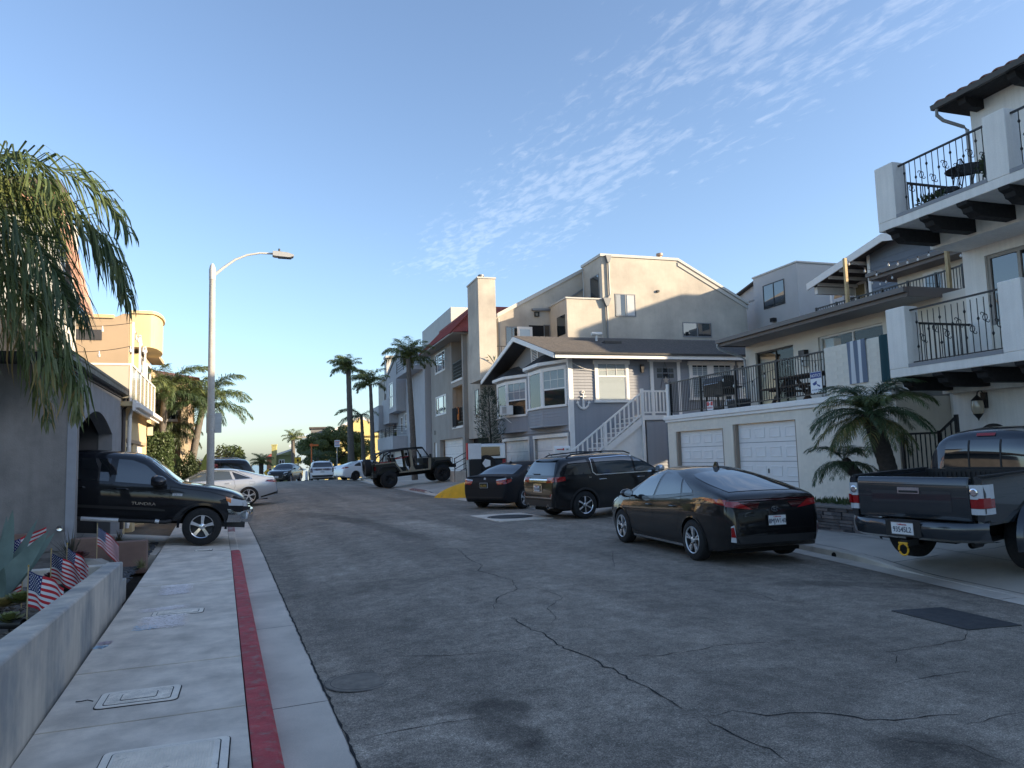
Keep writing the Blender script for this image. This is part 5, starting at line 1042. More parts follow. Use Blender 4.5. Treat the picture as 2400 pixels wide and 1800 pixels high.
# ============================================================ white house with wrought iron balconies (far right)
def house_white():
 b = Bld('white_house', 'white stucco three storey house with wrought iron balconies and clay tile eave', 12.1, 11.0, -2.5); r_ = b.r; NY = -16.0
 Face(r_, 'X-', 1.4).wall(NY, -.14, -.2, 3.25, [(-7.6, -4.6, .3, 2.5)], S_white); Face(r_, 'X-', 2.0).wall(NY, -.13, 3.1, 6.2, [(-1.95, -.62, 3.3, 5.45), (-5.5, -3.5, 3.3, 5.5), (-9.5, -7.5, 3.3, 5.5)], S_white); Face(r_, 'X-', 2.6).wall(NY, -.12, 6.1, 9.05, [(-3.6, -1.75, 6.3, 8.3), (-7, -5, 6.3, 8.3)], S_white)
 b.part('far_wall', S_white, (1.42, 13, -.36, -.145, -.2, 3.24), (2.02, 13, -.35, -.135, 3.24, 6.15), (2.62, 13, -.34, -.125, 6.15, 9.04)); b.part('rear_wall', S_white, (12.8, 13, NY, -.36, -.2, 9.04)); b.part('near_wall', S_white, (1.6, 12.8, NY, NY + .2, -.2, 9.0))
 Face(r_, 'X-', 1.4).garage(-7.5, -4.7, .3, 2.45, M_garw, rec=.14)
 f = Face(r_, 'X-', 2.0); f.window(-1.95, -.62, 3.3, 5.45, mat('frame_tan', (.33, .30, .27), .6), G_win, fw=.07, rec=.08, mv=(.5,), name='sliding_door', sill=False); f.window(-5.5, -3.5, 3.3, 5.5, MATS['frame_tan'], G_win, fw=.07, mv=(.5,), name='sliding_door', sill=False); f.window(-9.5, -7.5, 3.3, 5.5, MATS['frame_tan'], G_win, fw=.07, mv=(.5,), name='sliding_door', sill=False)
 f = Face(r_, 'X-', 2.6); f.window(-3.6, -1.75, 6.3, 8.3, MATS['frame_tan'], G_win, fw=.07, mv=(.5,), name='sliding_door', sill=False); f.window(-7, -5, 6.3, 8.3, MATS['frame_tan'], G_win, fw=.07, mv=(.5,), name='sliding_door', sill=False)
 # two balconies: slab, piers, upstand and iron railings between the piers
 var = []
 def bal_mesh(kind, h):
  mb = MB(); s = .008; mb.tube([(0, 0, 0), (0, 0, h)], s, 6)
  def knob(z): mb.lathe([(.008, z - .035), (.02, z - .012), (.024, z), (.02, z + .012), (.008, z + .035)], 8)
  if kind == 0: knob(h * .62)
  elif kind == 1: knob(h * .30); knob(h * .80)
  else:
   zc = h * (.45 if kind == 2 else .62)
   mb.tube([(0, .045 * math.sin(q), zc + .055 * math.cos(q)) for q in np.linspace(0, 2 * math.pi, 17)], .008, 6, False)
   for sg in (1, -1): mb.tube([(0, sg * .005, zc + sg * .055), (0, sg * .03, zc + sg * .085), (0, sg * .062, zc + sg * .10), (0, sg * .082, zc + sg * .08), (0, sg * .07, zc + sg * .06)], .008, 6)
  return mb.mesh('baluster', [M_iron2])
 for zb, zt, wallx, nm in ((5.98, 7.29, 2.6, 'upper'), (3.03, 4.40, 2.0, 'lower')):
  bal = b.part('balcony', S_white, (0.002, wallx - .002, NY, 0, zb, zb + .17))
  piers = [(-.46, 0)] + [(-2.81 - 2.35 * k, -2.40 - 2.35 * k) for k in range(6)]
  for a0, a1 in piers: b.part('pier', S_white, (0, .34, a0, a1, zb + .17, zt), par=bal, smooth=0)
  rail(bal, (.34, -.15), (wallx, -.15), zb + .24, zt - .25, .115, M_iron2, .008)
  for k in range(len(piers) - 1):
   hi, lo = piers[k][0], piers[k + 1][1]; b.part('upstand', S_white, (.05, .30, lo, hi, zb + .17, zb + .20), par=bal); b.part('flashing', mat('flashing_grey', (.25, .25, .26), .6), (.0 - .004, .06, lo + .002, hi - .002, zb + .165, zb + .235), par=bal)
   n = 15; h = zt - .10 - (zb + .26)
   if not var: var.extend([bal_mesh(q, h) for q in range(4)])
   b.part('top_rail', M_iron2, (.13, .17, lo, hi, zt - .10, zt - .07), par=bal); b.part('bottom_rail', M_iron2, (.135, .165, lo, hi, zb + .26, zb + .28), par=bal)
   seq = [0, 2, 1, 3]
   for i in range(1, n): link('baluster', var[seq[i % 4]], bal, (.15, lo + (hi - lo) * i / n, zb + .27))
  # carved beam ends under the balcony
  for k in range(14):
   y = -.26 - .80 * k - .13
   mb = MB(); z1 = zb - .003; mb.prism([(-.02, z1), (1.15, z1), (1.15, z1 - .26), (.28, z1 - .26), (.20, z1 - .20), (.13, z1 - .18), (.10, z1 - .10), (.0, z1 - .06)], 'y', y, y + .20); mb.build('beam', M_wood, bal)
  b.part('header', S_white, (1.15, wallx + .0, NY, -.14, zb - .32, zb - .003), par=bal)
 # roof with barrel tiles along the eave
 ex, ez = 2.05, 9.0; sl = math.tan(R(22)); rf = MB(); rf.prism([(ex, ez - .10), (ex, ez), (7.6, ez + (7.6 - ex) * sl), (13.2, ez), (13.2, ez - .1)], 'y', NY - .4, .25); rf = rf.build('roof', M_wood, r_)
 mb = MB(); rows = []
 for x, ra in ((0, .115), (.02, .125), (.46, .10)):
  rows.append([(x, ra * math.cos(q), x * sl + ra * .75 * math.sin(q)) for q in np.linspace(0, math.pi, 9)])
 for x, ra in ((.46, .085), (0, .10)): rows.append([(x, ra * math.cos(q), x * sl + ra * .72 * math.sin(q) - .012) for q in np.linspace(0, math.pi, 9)])
 rows.append(rows[0]); mb.grid(rows); tm = mb.mesh('tile', [M_tile]); tm.polygons.foreach_set('use_smooth', [True] * len(tm.polygons)); tm.set_sharp_from_angle(angle=R(50))
 mb = MB(); mb.grid([[(x, .13 * math.cos(q), x * sl - .06 * math.sin(q) + .045) for q in np.linspace(0, math.pi, 7)] for x in (0, .46)]); tp = mb.mesh('pan_tile', [M_tile])
 for j in range(24):
  y = .12 - j * .27
  for i in range(4):
   link('tile', tm, rf, (ex - .06 + i * .42, y, ez + .01 + (i * .42 - .06) * sl + random.uniform(0, .01))); link('pan_tile', tp, rf, (ex - .06 + i * .42, y - .135, ez + .012 + (i * .42 - .06) * sl))
 mb = MB(); mb.prism([(ex - .11, ez - .10), (ex - .13, ez + .0), (ex - .11, ez + .0), (ex - .09, ez - .07), (ex - .02, ez - .07), (ex - .02, ez - .10)], 'y', NY, .26); mb.build('gutter', mat('gutter_bronze', (.035, .03, .028), .45), rf)
 for k in range(9): mb = MB(); y = -.45 - 1.1 * k; mb.prism([(ex + .02, ez - .10), (2.62, ez - .10), (2.62, ez - .30), (ex + .22, ez - .30), (ex + .06, ez - .22)], 'y', y, y + .18); mb.build('rafter_tail', M_wood, rf)
 mb = MB(); mb.tube([(ex - .06, .16, ez - .08), (ex - .06, .16, ez - .24), (ex + .06, .12, ez - .36), (ex + .45, -.02, ez - .52), (ex + .50, -.06, ez - .60), (ex + .50, -.06, ez - 2.6)], .038, 8); mb.build('downspout', mat('downspout_grey', (.30, .29, .28), .6), r_, smooth=50)
 # lantern, house number plaque
 l = b.loc(z8(1095, 720), X=1.4); t = b.part('wall_lantern', M_iron2, (1.33, 1.40, l.y - .05, l.y + .05, l.z - .02, l.z + .28))
 mb = MB(); mb.tube([(1.36, l.y, l.z + .25), (1.28, l.y, l.z + .33), (1.20, l.y, l.z + .28), (1.18, l.y, l.z + .2)], .012, 6); mb.build('lantern_arm', M_iron2, t); mb = MB(); mb.lathe([(0, .24), (.03, .21), (.10, .14), (.11, .12)], 10, 'z', (1.18, l.y, l.z)); mb.build('lantern_roof', M_iron2, t, smooth=40); mb = MB(); mb.lathe([(.09, -.13), (.06, -.17), (.02, -.22), (0, -.27)], 10, 'z', (1.18, l.y, l.z)); mb.build('lantern_base', M_iron2, t, smooth=40)
 mb = MB(); mb.lathe([(.085, -.13), (.11, -.06), (.115, .02), (.10, .12)], 10, 'z', (1.18, l.y, l.z)); mb.build('lantern_glass', mat('seeded_glass', (.42, .36, .27), .15, coat=1), t, smooth=40)
 p = b.loc(z8(1135, 835), X=1.4); mb = MB(); mb.prism([(p.y + .28 * math.cos(q), p.z - .12 + (.20 if math.sin(q) > 0 else .1) * math.sin(q)) for q in np.linspace(0, 2 * math.pi, 24, endpoint=False)], 'x', 1.385, 1.40); pl = mb.build('number_plaque', M_iron2, r_); text('house_number', '1221', .13, mat('number_pale', (.55, .54, .5), .6), pl, (1.382, p.y, p.z - .13), (0, -1, 0), (0, 0, 1), .004)
 return b
HW = house_white()
# balcony furniture on the upper balcony
def balcony_bits():
 o = HW.r.matrix_basis
 t = thing('planter_box', 'terracotta planter with a leafy plant on the upper white balcony', 'planter', o @ Vector((.55, -.85, 6.16)), R(-2.5)); mb = MB(); mb.prism([(-.11, 0), (.11, 0), (.14, .17), (-.14, .17)], 'y', -.3, .3); mb.build('box', mat('terracotta', (.30, .10, .06), .8, var=.1), t)
 mb = MB()
 for i in range(160): a, e, l = random.uniform(0, 6.28), random.uniform(.2, 1.3), random.uniform(.12, .3); c = Vector((random.uniform(-.08, .08), random.uniform(-.26, .26), .17)); d = Vector((math.cos(a) * math.cos(e), math.sin(a) * math.cos(e), math.sin(e))) * l; s = d.cross(Vector((0, 0, 1))).normalized() * .03; mb.add([c + d * .5, c + d * .75 + s, c + d, c + d * .75 - s], [(0, 1, 2, 3)])
 mb.build('foliage', mat('pot_foliage', (.05, .075, .03), .6, var=.3, vscale=9), t)
 t = thing('flower_pot', 'white pot with a bushy plant at the near end of the upper balcony', 'potted plant', o @ Vector((.62, -2.12, 6.16))); mb = MB(); mb.lathe([(0, .0), (.13, 0), (.18, .3), (.16, .3)], 14); mb.build('pot', mat('white_pot', (.6, .6, .58), .5), t, smooth=40); mb = MB()
 for i in range(260): a, e, l = random.uniform(0, 6.28), random.uniform(.0, 1.5), random.uniform(.2, .42); c = Vector((0, 0, .36)); d = Vector((math.cos(a) * math.cos(e), math.sin(a) * math.cos(e), math.sin(e))) * l; s = d.cross(Vector((.3, .2, 1))).normalized() * .035; mb.add([c + d * .6, c + d * .8 + s, c + d, c + d * .8 - s], [(0, 1, 2, 3)])
 mb.build('foliage', MATS['pot_foliage'], t)
 def iron(nm, lab, cat, loc, build):
  t = thing(nm, lab, cat, o @ Vector(loc), R(-2.5 + 20)); build(t); return t
 def tab(t): mb = MB(); mb.lathe([(.36, .70), (.37, .715), (.36, .72), (0, .72), (0, .70)], 22); mb.build('table_top', M_iron2, t); [MB().tube([(.26 * math.cos(a), .26 * math.sin(a), 0), (.1 * math.cos(a), .1 * math.sin(a), .4), (.24 * math.cos(a), .24 * math.sin(a), .70)], .012, 6).build('leg', M_iron2, t) for a in (0, 2.1, 4.2)]
 iron('bistro_table', 'round black iron bistro table on the upper white balcony', 'table', (.85, -1.35, 6.15), tab)
 def ch(t):
  mb = MB(); mb.lathe([(.2, .44), (.21, .45), (.2, .46), (0, .46)], 18); mb.build('seat', M_iron2, t); [MB().tube([(sx * .2, sy * .2, 0), (sx * .16, sy * .16, .45)], .011, 6).build('leg', M_iron2, t) for sx in (-1, 1) for sy in (-1, 1)]
  mb = MB(); mb.tube([(-.19, -.18, .45), (-.2, -.24, .75), (-.14, -.27, .92), (0, -.28, .98), (.14, -.27, .92), (.2, -.24, .75), (.19, -.18, .45)], .012, 6); mb.build('backrest', M_iron2, t)
  for x in (-.07, 0, .07): MB().tube([(x * .8, -.19, .46), (x, -.25, .7), (x * .6, -.28, .96)], .007, 5).build('back_scroll', M_iron2, t)
 iron('bistro_chair', 'black iron chair with scrolled back beside the planter on the balcony', 'chair', (.8, -.85 - .1, 6.15), ch); iron('bistro_chair', 'black iron chair nearest the potted plant on the balcony', 'chair', (.95, -1.85, 6.15), ch)
balcony_bits()
# ============================================================ cream house: garages under a deck
def house_cream():
 b = Bld('cream_house', 'cream painted brick house with two white garage doors below a railed deck', 13.45, 21.1, -4); r_ = b.r; f = Face(r_, 'X-', 0)
 f.wall(-9.6, .2, -.1, 2.74, [(-3.10, -.31, -.2, 2.34), (-6.36, -3.60, -.2, 2.42)], S_cream, .25); [b.part('jamb', M_tan, q) for q in ((.02, .14, -3.105, -3.02, .3, 2.34), (.02, .14, -.40, -.315, .3, 2.34), (.02, .14, -3.69, -3.605, .3, 2.42), (.02, .14, -6.355, -6.30, .3, 2.42))]
 f.garage(-3.02, -.40, .36, 2.32, M_garw, rec=.13); f.garage(-6.30, -3.69, .36, 2.40, M_garw, rec=.13)
 b.part('garage_slab', M_drive, (.02, 2.6, -9.6, .2, .2, .35)); b.part('far_wall', S_cream, (.25, 9, 0.0, .195, -.1, 2.73)); b.part('near_wall', S_cream, (.25, 9, -9.598, -9.40, -.1, 2.73)); b.part('deck', mat('deck_surface', (.3, .29, .27), .8, var=.1), (.02, 9, -9.58, .18, 2.74, 2.86))
 b.part('cornice', M_trimw, (-.10, .02, -9.6, .30, 2.74, 2.88), (-.06, .0, -9.6, .26, 2.66, 2.74)); b.part('cornice_return', M_trimw, (.02, 2.6, .2, .30, 2.74, 2.88))
 rail(r_, (.12, .12), (.12, -7.5), 2.98, 4.0, .105, M_black, .008, post=5)
 b.part('corner_post', M_trimw, (.04, .2, .14, .28, 2.86, 3.95))
 p = b.part('parapet', S_cream, (0, .22, -9.6, -7.55, 2.88, 4.03)); me = None
 # courses of painted brick show on the parapet and the garage front
 mbk = MB(); mbk.box(-.004, .0, -.200, .200, -.0425, .0425); me = mbk.mesh('brick', [S_cream])
 for i in range(12):
  for j in range(5): y = -7.76 - .41 * j - (.2 if i % 2 else 0); (link('brick', me, p, (-.0002 - random.uniform(0, .002), y, 2.95 + i * .09)) if y > -9.45 else None)
 for i in range(28):
  for j in range(23):
   y = .0 - .41 * j - (.2 if i % 2 else 0); z = .26 + i * .0895
   if y < -9.4 or (-3.35 < y < -.1 and z < 2.40) or (-6.6 < y < -3.36 and z < 2.47): continue
   if random.random() < .5: link('brick', me, r_, (-.0002 - random.uniform(0, .002), y, z))
 # living floor, set back behind the deck
 g = Face(r_, 'X-', 2.6); g.wall(-9.5, -.62, 2.86, 5.2, [(-3.08, -1.15, 2.92, 4.84), (-6.66, -4.20, 2.92, 4.87)], mat('stucco_cream', (.70, .64, .55), .9, var=.06, vscale=1, bump=.3, bscale=50)); b.part('side_wall', MATS['stucco_cream'], (2.8, 9, -.82, -.62, 2.86, 5.2), (2.8, 9, -9.5, -9.3, 2.86, 5.2))
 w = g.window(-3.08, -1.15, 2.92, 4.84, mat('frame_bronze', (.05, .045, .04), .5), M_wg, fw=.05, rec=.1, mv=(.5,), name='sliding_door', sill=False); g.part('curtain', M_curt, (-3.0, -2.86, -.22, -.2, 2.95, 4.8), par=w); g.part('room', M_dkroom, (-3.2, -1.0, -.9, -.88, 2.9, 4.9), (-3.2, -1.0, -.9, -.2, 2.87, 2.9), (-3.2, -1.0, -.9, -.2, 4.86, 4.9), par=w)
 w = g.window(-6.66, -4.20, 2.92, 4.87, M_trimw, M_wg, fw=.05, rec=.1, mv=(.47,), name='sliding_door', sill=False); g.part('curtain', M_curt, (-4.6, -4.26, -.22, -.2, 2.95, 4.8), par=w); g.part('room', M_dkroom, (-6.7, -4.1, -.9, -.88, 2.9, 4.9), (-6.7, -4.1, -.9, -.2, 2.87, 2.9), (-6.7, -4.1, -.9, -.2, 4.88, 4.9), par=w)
 l = b.part('wall_lamp', M_black, (2.44, 2.6, -3.76, -3.50, 4.38, 4.58)); b.part('lamp_shade', mat('frosted_shade', (.6, .6, .58), .5), (2.47, 2.58, -3.72, -3.54, 4.10, 4.38), par=l)
 rf = b.part('roof', M_fascia, (1.62, 9.2, -8.5, -.62, 5.28, 5.36)); b.part('fascia', M_fascia, (1.60, 1.64, -8.52, -.6, 5.12, 5.34), (1.64, 9.2, -8.54, -8.50, 5.12, 5.34), (1.64, 9.2, -.62, -.58, 5.12, 5.34), par=rf); b.part('soffit', mat('soffit_grey', (.33, .32, .31), .9), (1.64, 9, -8.5, -.62, 5.15, 5.18), par=rf)
 b.part('gutter', mat('gutter_taupe', (.13, .11, .10), .5), (1.50, 1.60, -8.52, -.55, 5.22, 5.345), par=rf)
 mb = MB(); mb.tube([(1.55, -.60, 5.24), (1.55, -.60, 5.12), (1.62, -.62, 5.02), (2.40, -.62, 4.80), (2.52, -.66, 4.70), (2.55, -.66, 3.0)], .04, 8); mb.build('downspout', mat('downspout_pale', (.42, .44, .45), .5), r_, smooth=50)
 # roof terrace: railing, upper storey with its own eave
 XR = 4.8; a = b.loc(zb_(175, 1175), X=XR); c = b.loc(zb_(1500, 780), X=XR); zt = (a.z + c.z) / 2; rail(r_, (XR, a.y), (XR, c.y - .4), 5.42, zt, .11, M_black, .008, post=6)
 e = b.loc(zb_(1975, 630), Z=zt); rail(r_, (XR, c.y - .4), (e.x, e.y), 5.42, zt, .11, M_black, .008, post=3)
 XU = 8.0; q = b.loc(zb_(815, 760), X=XU - .7); s = b.loc(zb_(1960, 360), X=XU - .7); u = b.part('upper_storey', MATS['stucco_cream'], (XU, 14, -13.5, q.y - .55, 5.3, q.z - .1)); b.part('upper_roof', M_fascia, (XU - .7, 14.3, -14, q.y, q.z - .22, q.z + .02)); b.part('upper_gutter', MATS['gutter_taupe'], (XU - .8, XU - .7, -14, q.y + .03, q.z - .10, q.z + .03))
 k = b.loc(zb_(1640, 800), X=XU); b.part('door_frame', M_trimw, (XU - .03, XU, k.y - .35, k.y + .45, 5.4, k.z + .25)); b.part('glass_door', G_win, (XU - .05, XU - .03, k.y - .25, k.y + .35, 5.45, k.z + .15))
 for nm, (tp, bt) in {'a': (zb_(525, 555), zb_(550, 1080)), 'b': (zb_(1775, 345), zb_(1825, 910))}.items():
  t0 = b.loc(tp, X=XR - .12); b.part('timber_post', mat('fresh_timber', (.50, .36, .18), .7, var=.15, vscale=6, streak=.2), (XR - .17, XR - .08, t0.y - .045, t0.y + .045, 5.36, t0.z))
 t0, t1 = b.loc(zb_(525, 560), X=XR - .12), b.loc(zb_(1775, 350), X=XR - .12)
 def string(pts, n, nm, lab):
  t = thing(nm, lab, 'string lights', (0, 0, 0), 0, 'festoon string lights'); o = r_.matrix_basis; pts = [o @ Vector(p) for p in pts]; P = []
  for i in range(len(pts) - 1):
   for k in range(12): f_ = k / 12; p = pts[i].lerp(pts[i + 1], f_); p.z -= .16 * 4 * f_ * (1 - f_) * min(1, (pts[i + 1] - pts[i]).length / 3); P.append(p)
  P.append(pts[-1]); MB().tube(P, .006, 5).build('cable', M_black, t); mb = MB(); mb.lathe([(.014, 0), (.016, -.05), (.012, -.06)], 8); sm = mb.mesh('socket', [M_black]); mb = MB(); mb.lathe([(.012, -.06), (.03, -.10), (.03, -.125), (.015, -.15), (0, -.155)], 8); bm_ = mb.mesh('bulb', [mat('clear_bulb', (.7, .68, .62), .1, coat=1)]); bm_.polygons.foreach_set('use_smooth', [True] * len(bm_.polygons))
  for i in range(n): p = P[int((i + .5) / n * (len(P) - 1))]; link('socket', sm, t, p); link('bulb', bm_, t, p)
 w0 = b.loc(zb_(820, 800), X=XU - .6); string([t0, (t0.x + 1.4, t0.y - .4, t0.z - .55), w0], 7, 'string_lights', 'festoon lights sagging from the left timber post to the upper eave')
 string([(t0.x + 1.5, t0.y, t0.z - .02), t1], 6, 'string_lights', 'festoon lights strung straight between the two roof terrace posts'); string([t1, (t1.x + 1.0, t1.y - .35, t1.z - .7)], 4, 'string_lights', 'short run of festoon lights hanging from the right timber post')
 string([(.12, -2.9, 3.95), (.16, -3.9, 3.55), (.16, -5.0, 3.75), (.16, -6.2, 4.0), (.16, -7.3, 3.8)], 9, 'string_lights', 'festoon lights draped behind the black deck railing')
 return b
HC = house_cream()
def deck_things():
 o = HC.r.matrix_basis; W_ = lambda *p: o @ Vector(p); rz = R(-4)
 t = thing('barbecue', 'large black barbecue grill on the deck behind the railing', 'barbecue', W_(1.15, -1.25, 2.86), rz); mb = MB(); mb.prism([(-.28, .80), (.28, .80), (.30, 1.0), (.16, 1.18), (-.16, 1.18), (-.30, 1.0)], 'y', -.55, .55); mb.build('lid', M_black, t)
 mb = MB(); mb.box(-.27, .27, -.55, .55, .58, .80); mb.build('firebox', M_black, t); mb = MB(); mb.box(-.25, .25, -.95, -.56, .76, .80); mb.box(-.25, .25, .56, .9, .76, .80); mb.build('side_shelf', M_black, t)
 for sx in (-1, 1):
  for sy in (-1, 1): MB().box(sx * .24, sx * .20, sy * .50, sy * .46, 0, .58).build('leg', M_black, t)
 MB().box(-.24, .24, -.5, .5, .16, .19).build('shelf', M_black, t); MB().tube([(-.33, -.4, .95), (-.36, -.4, .95), (-.36, .4, .95), (-.33, .4, .95)], .012, 6).build('handle', M_chrome, t)
 t = thing('gas_bottle', 'white gas bottle standing under the barbecue shelf', 'gas bottle', W_(1.0, -1.95, 2.86)); mb = MB(); mb.lathe([(0, .0), (.13, .0), (.15, .05), (.15, .32), (.10, .40), (.04, .42), (.04, .46), (0, .46)], 18); mb.build('tank', mat('tank_white', (.6, .58, .56), .5), t, smooth=45); MB().lathe([(.09, .40), (.09, .50), (.08, .50), (.08, .40)], 12).build('collar', M_black, t)
 wd = mat('weathered_timber', (.10, .065, .045), .8, var=.3, vscale=8, streak=.3)
 t = thing('picnic_table', 'dark brown timber picnic table with benches on the deck', 'picnic table', W_(1.05, -5.6, 2.86), rz + R(90)); me = MB().box(-.95, .95, -.07, .07, .72, .76).mesh('plank', [wd])
 for i in range(5): link('plank', me, t, (0, -.30 + i * .15, 0))
 for sg in (-1, 1):
  me2 = MB().box(-.95, .95, -.13, .13, .42, .46).mesh('bench_plank', [wd]); link('bench_plank', me2, t, (0, sg * .68, 0))
  for x in (-.65, .65): mb = MB(); mb.prism([(sg * .62, 0), (sg * .72, 0), (sg * .22, .72), (sg * .12, .72)], 'x', x - .03, x + .03); mb.build('leg', wd, t)
 for x in (-.60, .60): MB().box(x - .03, x + .03, -.75, .75, .36, .42).build('bench_bearer', wd, t)
 t = thing('cool_box', 'dark grey cool box on the deck beside the picnic table', 'cool box', W_(.55, -3.15, 2.86), rz); mb = MB(); mb.prism([(-.17, 0), (.17, 0), (.19, .26), (-.19, .26)], 'y', -.32, .32); mb.build('box', mat('cooler_grey', (.05, .05, .055), .5), t); MB().box(-.2, .2, -.33, .33, .26, .31).build('lid', mat('cooler_lid', (.12, .12, .13), .5), t); MB().tube([(-.2, .25, .22), (-.23, .25, .3), (-.23, -.25, .3), (-.2, -.25, .22)], .01, 5).build('handle', M_chrome, t)
 t = thing('towel', 'blue grey and white striped towel hanging over the deck parapet', 'towel', W_(-.012, -8.62, 4.045), rz); cols = [mat('towel_white', (.62, .63, .64), .95, bump=.4, bscale=150), mat('towel_blue', (.17, .20, .26), .95, bump=.4, bscale=150)]
 for k in range(5):
  mb = MB(); w = (.12, .12, .10, .12, .1)[k]; y0 = -.28 + sum((.12, .12, .10, .12, .1)[:k]); rows = []
  for z in np.linspace(0, -.95, 12): rows.append([(-.012 - .016 * math.sin(y * 22 + z * 2) + z * .0 - .01, y, z - (.05 if k > 2 else 0) * 0) for y in np.linspace(y0, y0 + w, 5)])
  rows.insert(0, [(.24, y, .0) for y in np.linspace(y0, y0 + w, 5)]); mb.grid(rows).build('stripe', cols[0 if k % 2 else 1] if k not in (1, 3) else cols[0], t, smooth=60)
 t = thing('towel', 'dark teal towel hanging at the near end of the deck parapet', 'towel', W_(-.012, -9.42, 4.045), rz); mb = MB(); mb.grid([[(-.014 - .012 * math.sin(y * 30), y, z) for y in np.linspace(-.14, .14, 8)] for z in np.linspace(0, -1.0, 10)]); mb.grid([[(x, y, .002) for y in np.linspace(-.14, .14, 3)] for x in (-.014, .22)]).build('cloth', mat('towel_teal', (.02, .06, .07), .95), t, smooth=60)
 t = thing('security_sign', 'blue and white NOTICE security sign tied to the deck railing', 'sign', W_(.05, -7.16, 3.02), rz); MB().box(-.006, .0, -.20, .20, 0, .50).build('board', M_white, t); MB().box(-.009, -.006, -.19, .19, .34, .49).build('header', mat('sign_blue', (.02, .05, .22), .5), t); text('lettering', 'NOTICE', .10, M_white, t, (-.011, 0, .375), (0, -1, 0), (0, 0, 1), .002)
 mb = MB(); mb.prism([(.13, .22), (-.02, .28), (-.02, .20), (.08, .17)], 'x', -.010, -.006); mb.prism([(-.03, .20), (-.13, .16), (-.13, .12), (-.03, .17)], 'x', -.010, -.006); mb.build('camera_symbol', MATS['sign_blue'], t); text('small_print', '24 HOUR VIDEO', .045, MATS['sign_blue'], t, (-.009, 0, .05), (0, -1, 0), (0, 0, 1), .002)
 t = thing('no_parking_sign', 'small red and white NO PARKING sign on the deck edge', 'sign', W_(.02, -2.62, 2.90), rz); MB().box(-.11, -.104, -.17, .17, 0, .26).build('board', M_white, t); sr = mat('sign_red', (.55, .03, .03), .5); MB().box(-.113, -.11, .05, .16, .13, .25).build('red_panel', sr, t); MB().box(-.113, -.11, -.16, -.05, .13, .25).build('red_panel', sr, t); text('lettering', 'NO', .085, sr, t, (-.115, 0, .155), (0, -1, 0), (0, 0, 1), .002); text('lettering', 'PARKING', .075, sr, t, (-.115, 0, .045), (0, -1, 0), (0, 0, 1), .002)
deck_things()
# iron stair railing beside the cream house
t = thing('stair_railing', 'black iron stair railing between the palm and the white house', 'railing', HC.r.location, R(-4)); rail(t, (-.2, -9.9), (-.2, -10.8), .95, 1.95, .12, M_iron2, .009, post=2); rail(t, (-.2, -10.8), (-.2, -11.2), .95, 1.95, .12, M_iron2, .009, post=2, slope=.28)
t = thing('side_stairs', 'concrete steps climbing behind the iron stair railing', 'stairs', HC.r.location, R(-4)); MB().box(-.15, 1.4, -10.8, -9.65, .1, .92).build('landing', M_conc, t)
for i in range(2): MB().box(-.15, 1.4, -10.8 - .28 * (i + 1), -10.8 - .28 * i, .1, .92 + .155 * (i + 1)).build('step', M_conc, t)
MB().box(1.4, 1.6, -12.6, -9.62, .1, 4.03).build('back_wall', S_cream, t)
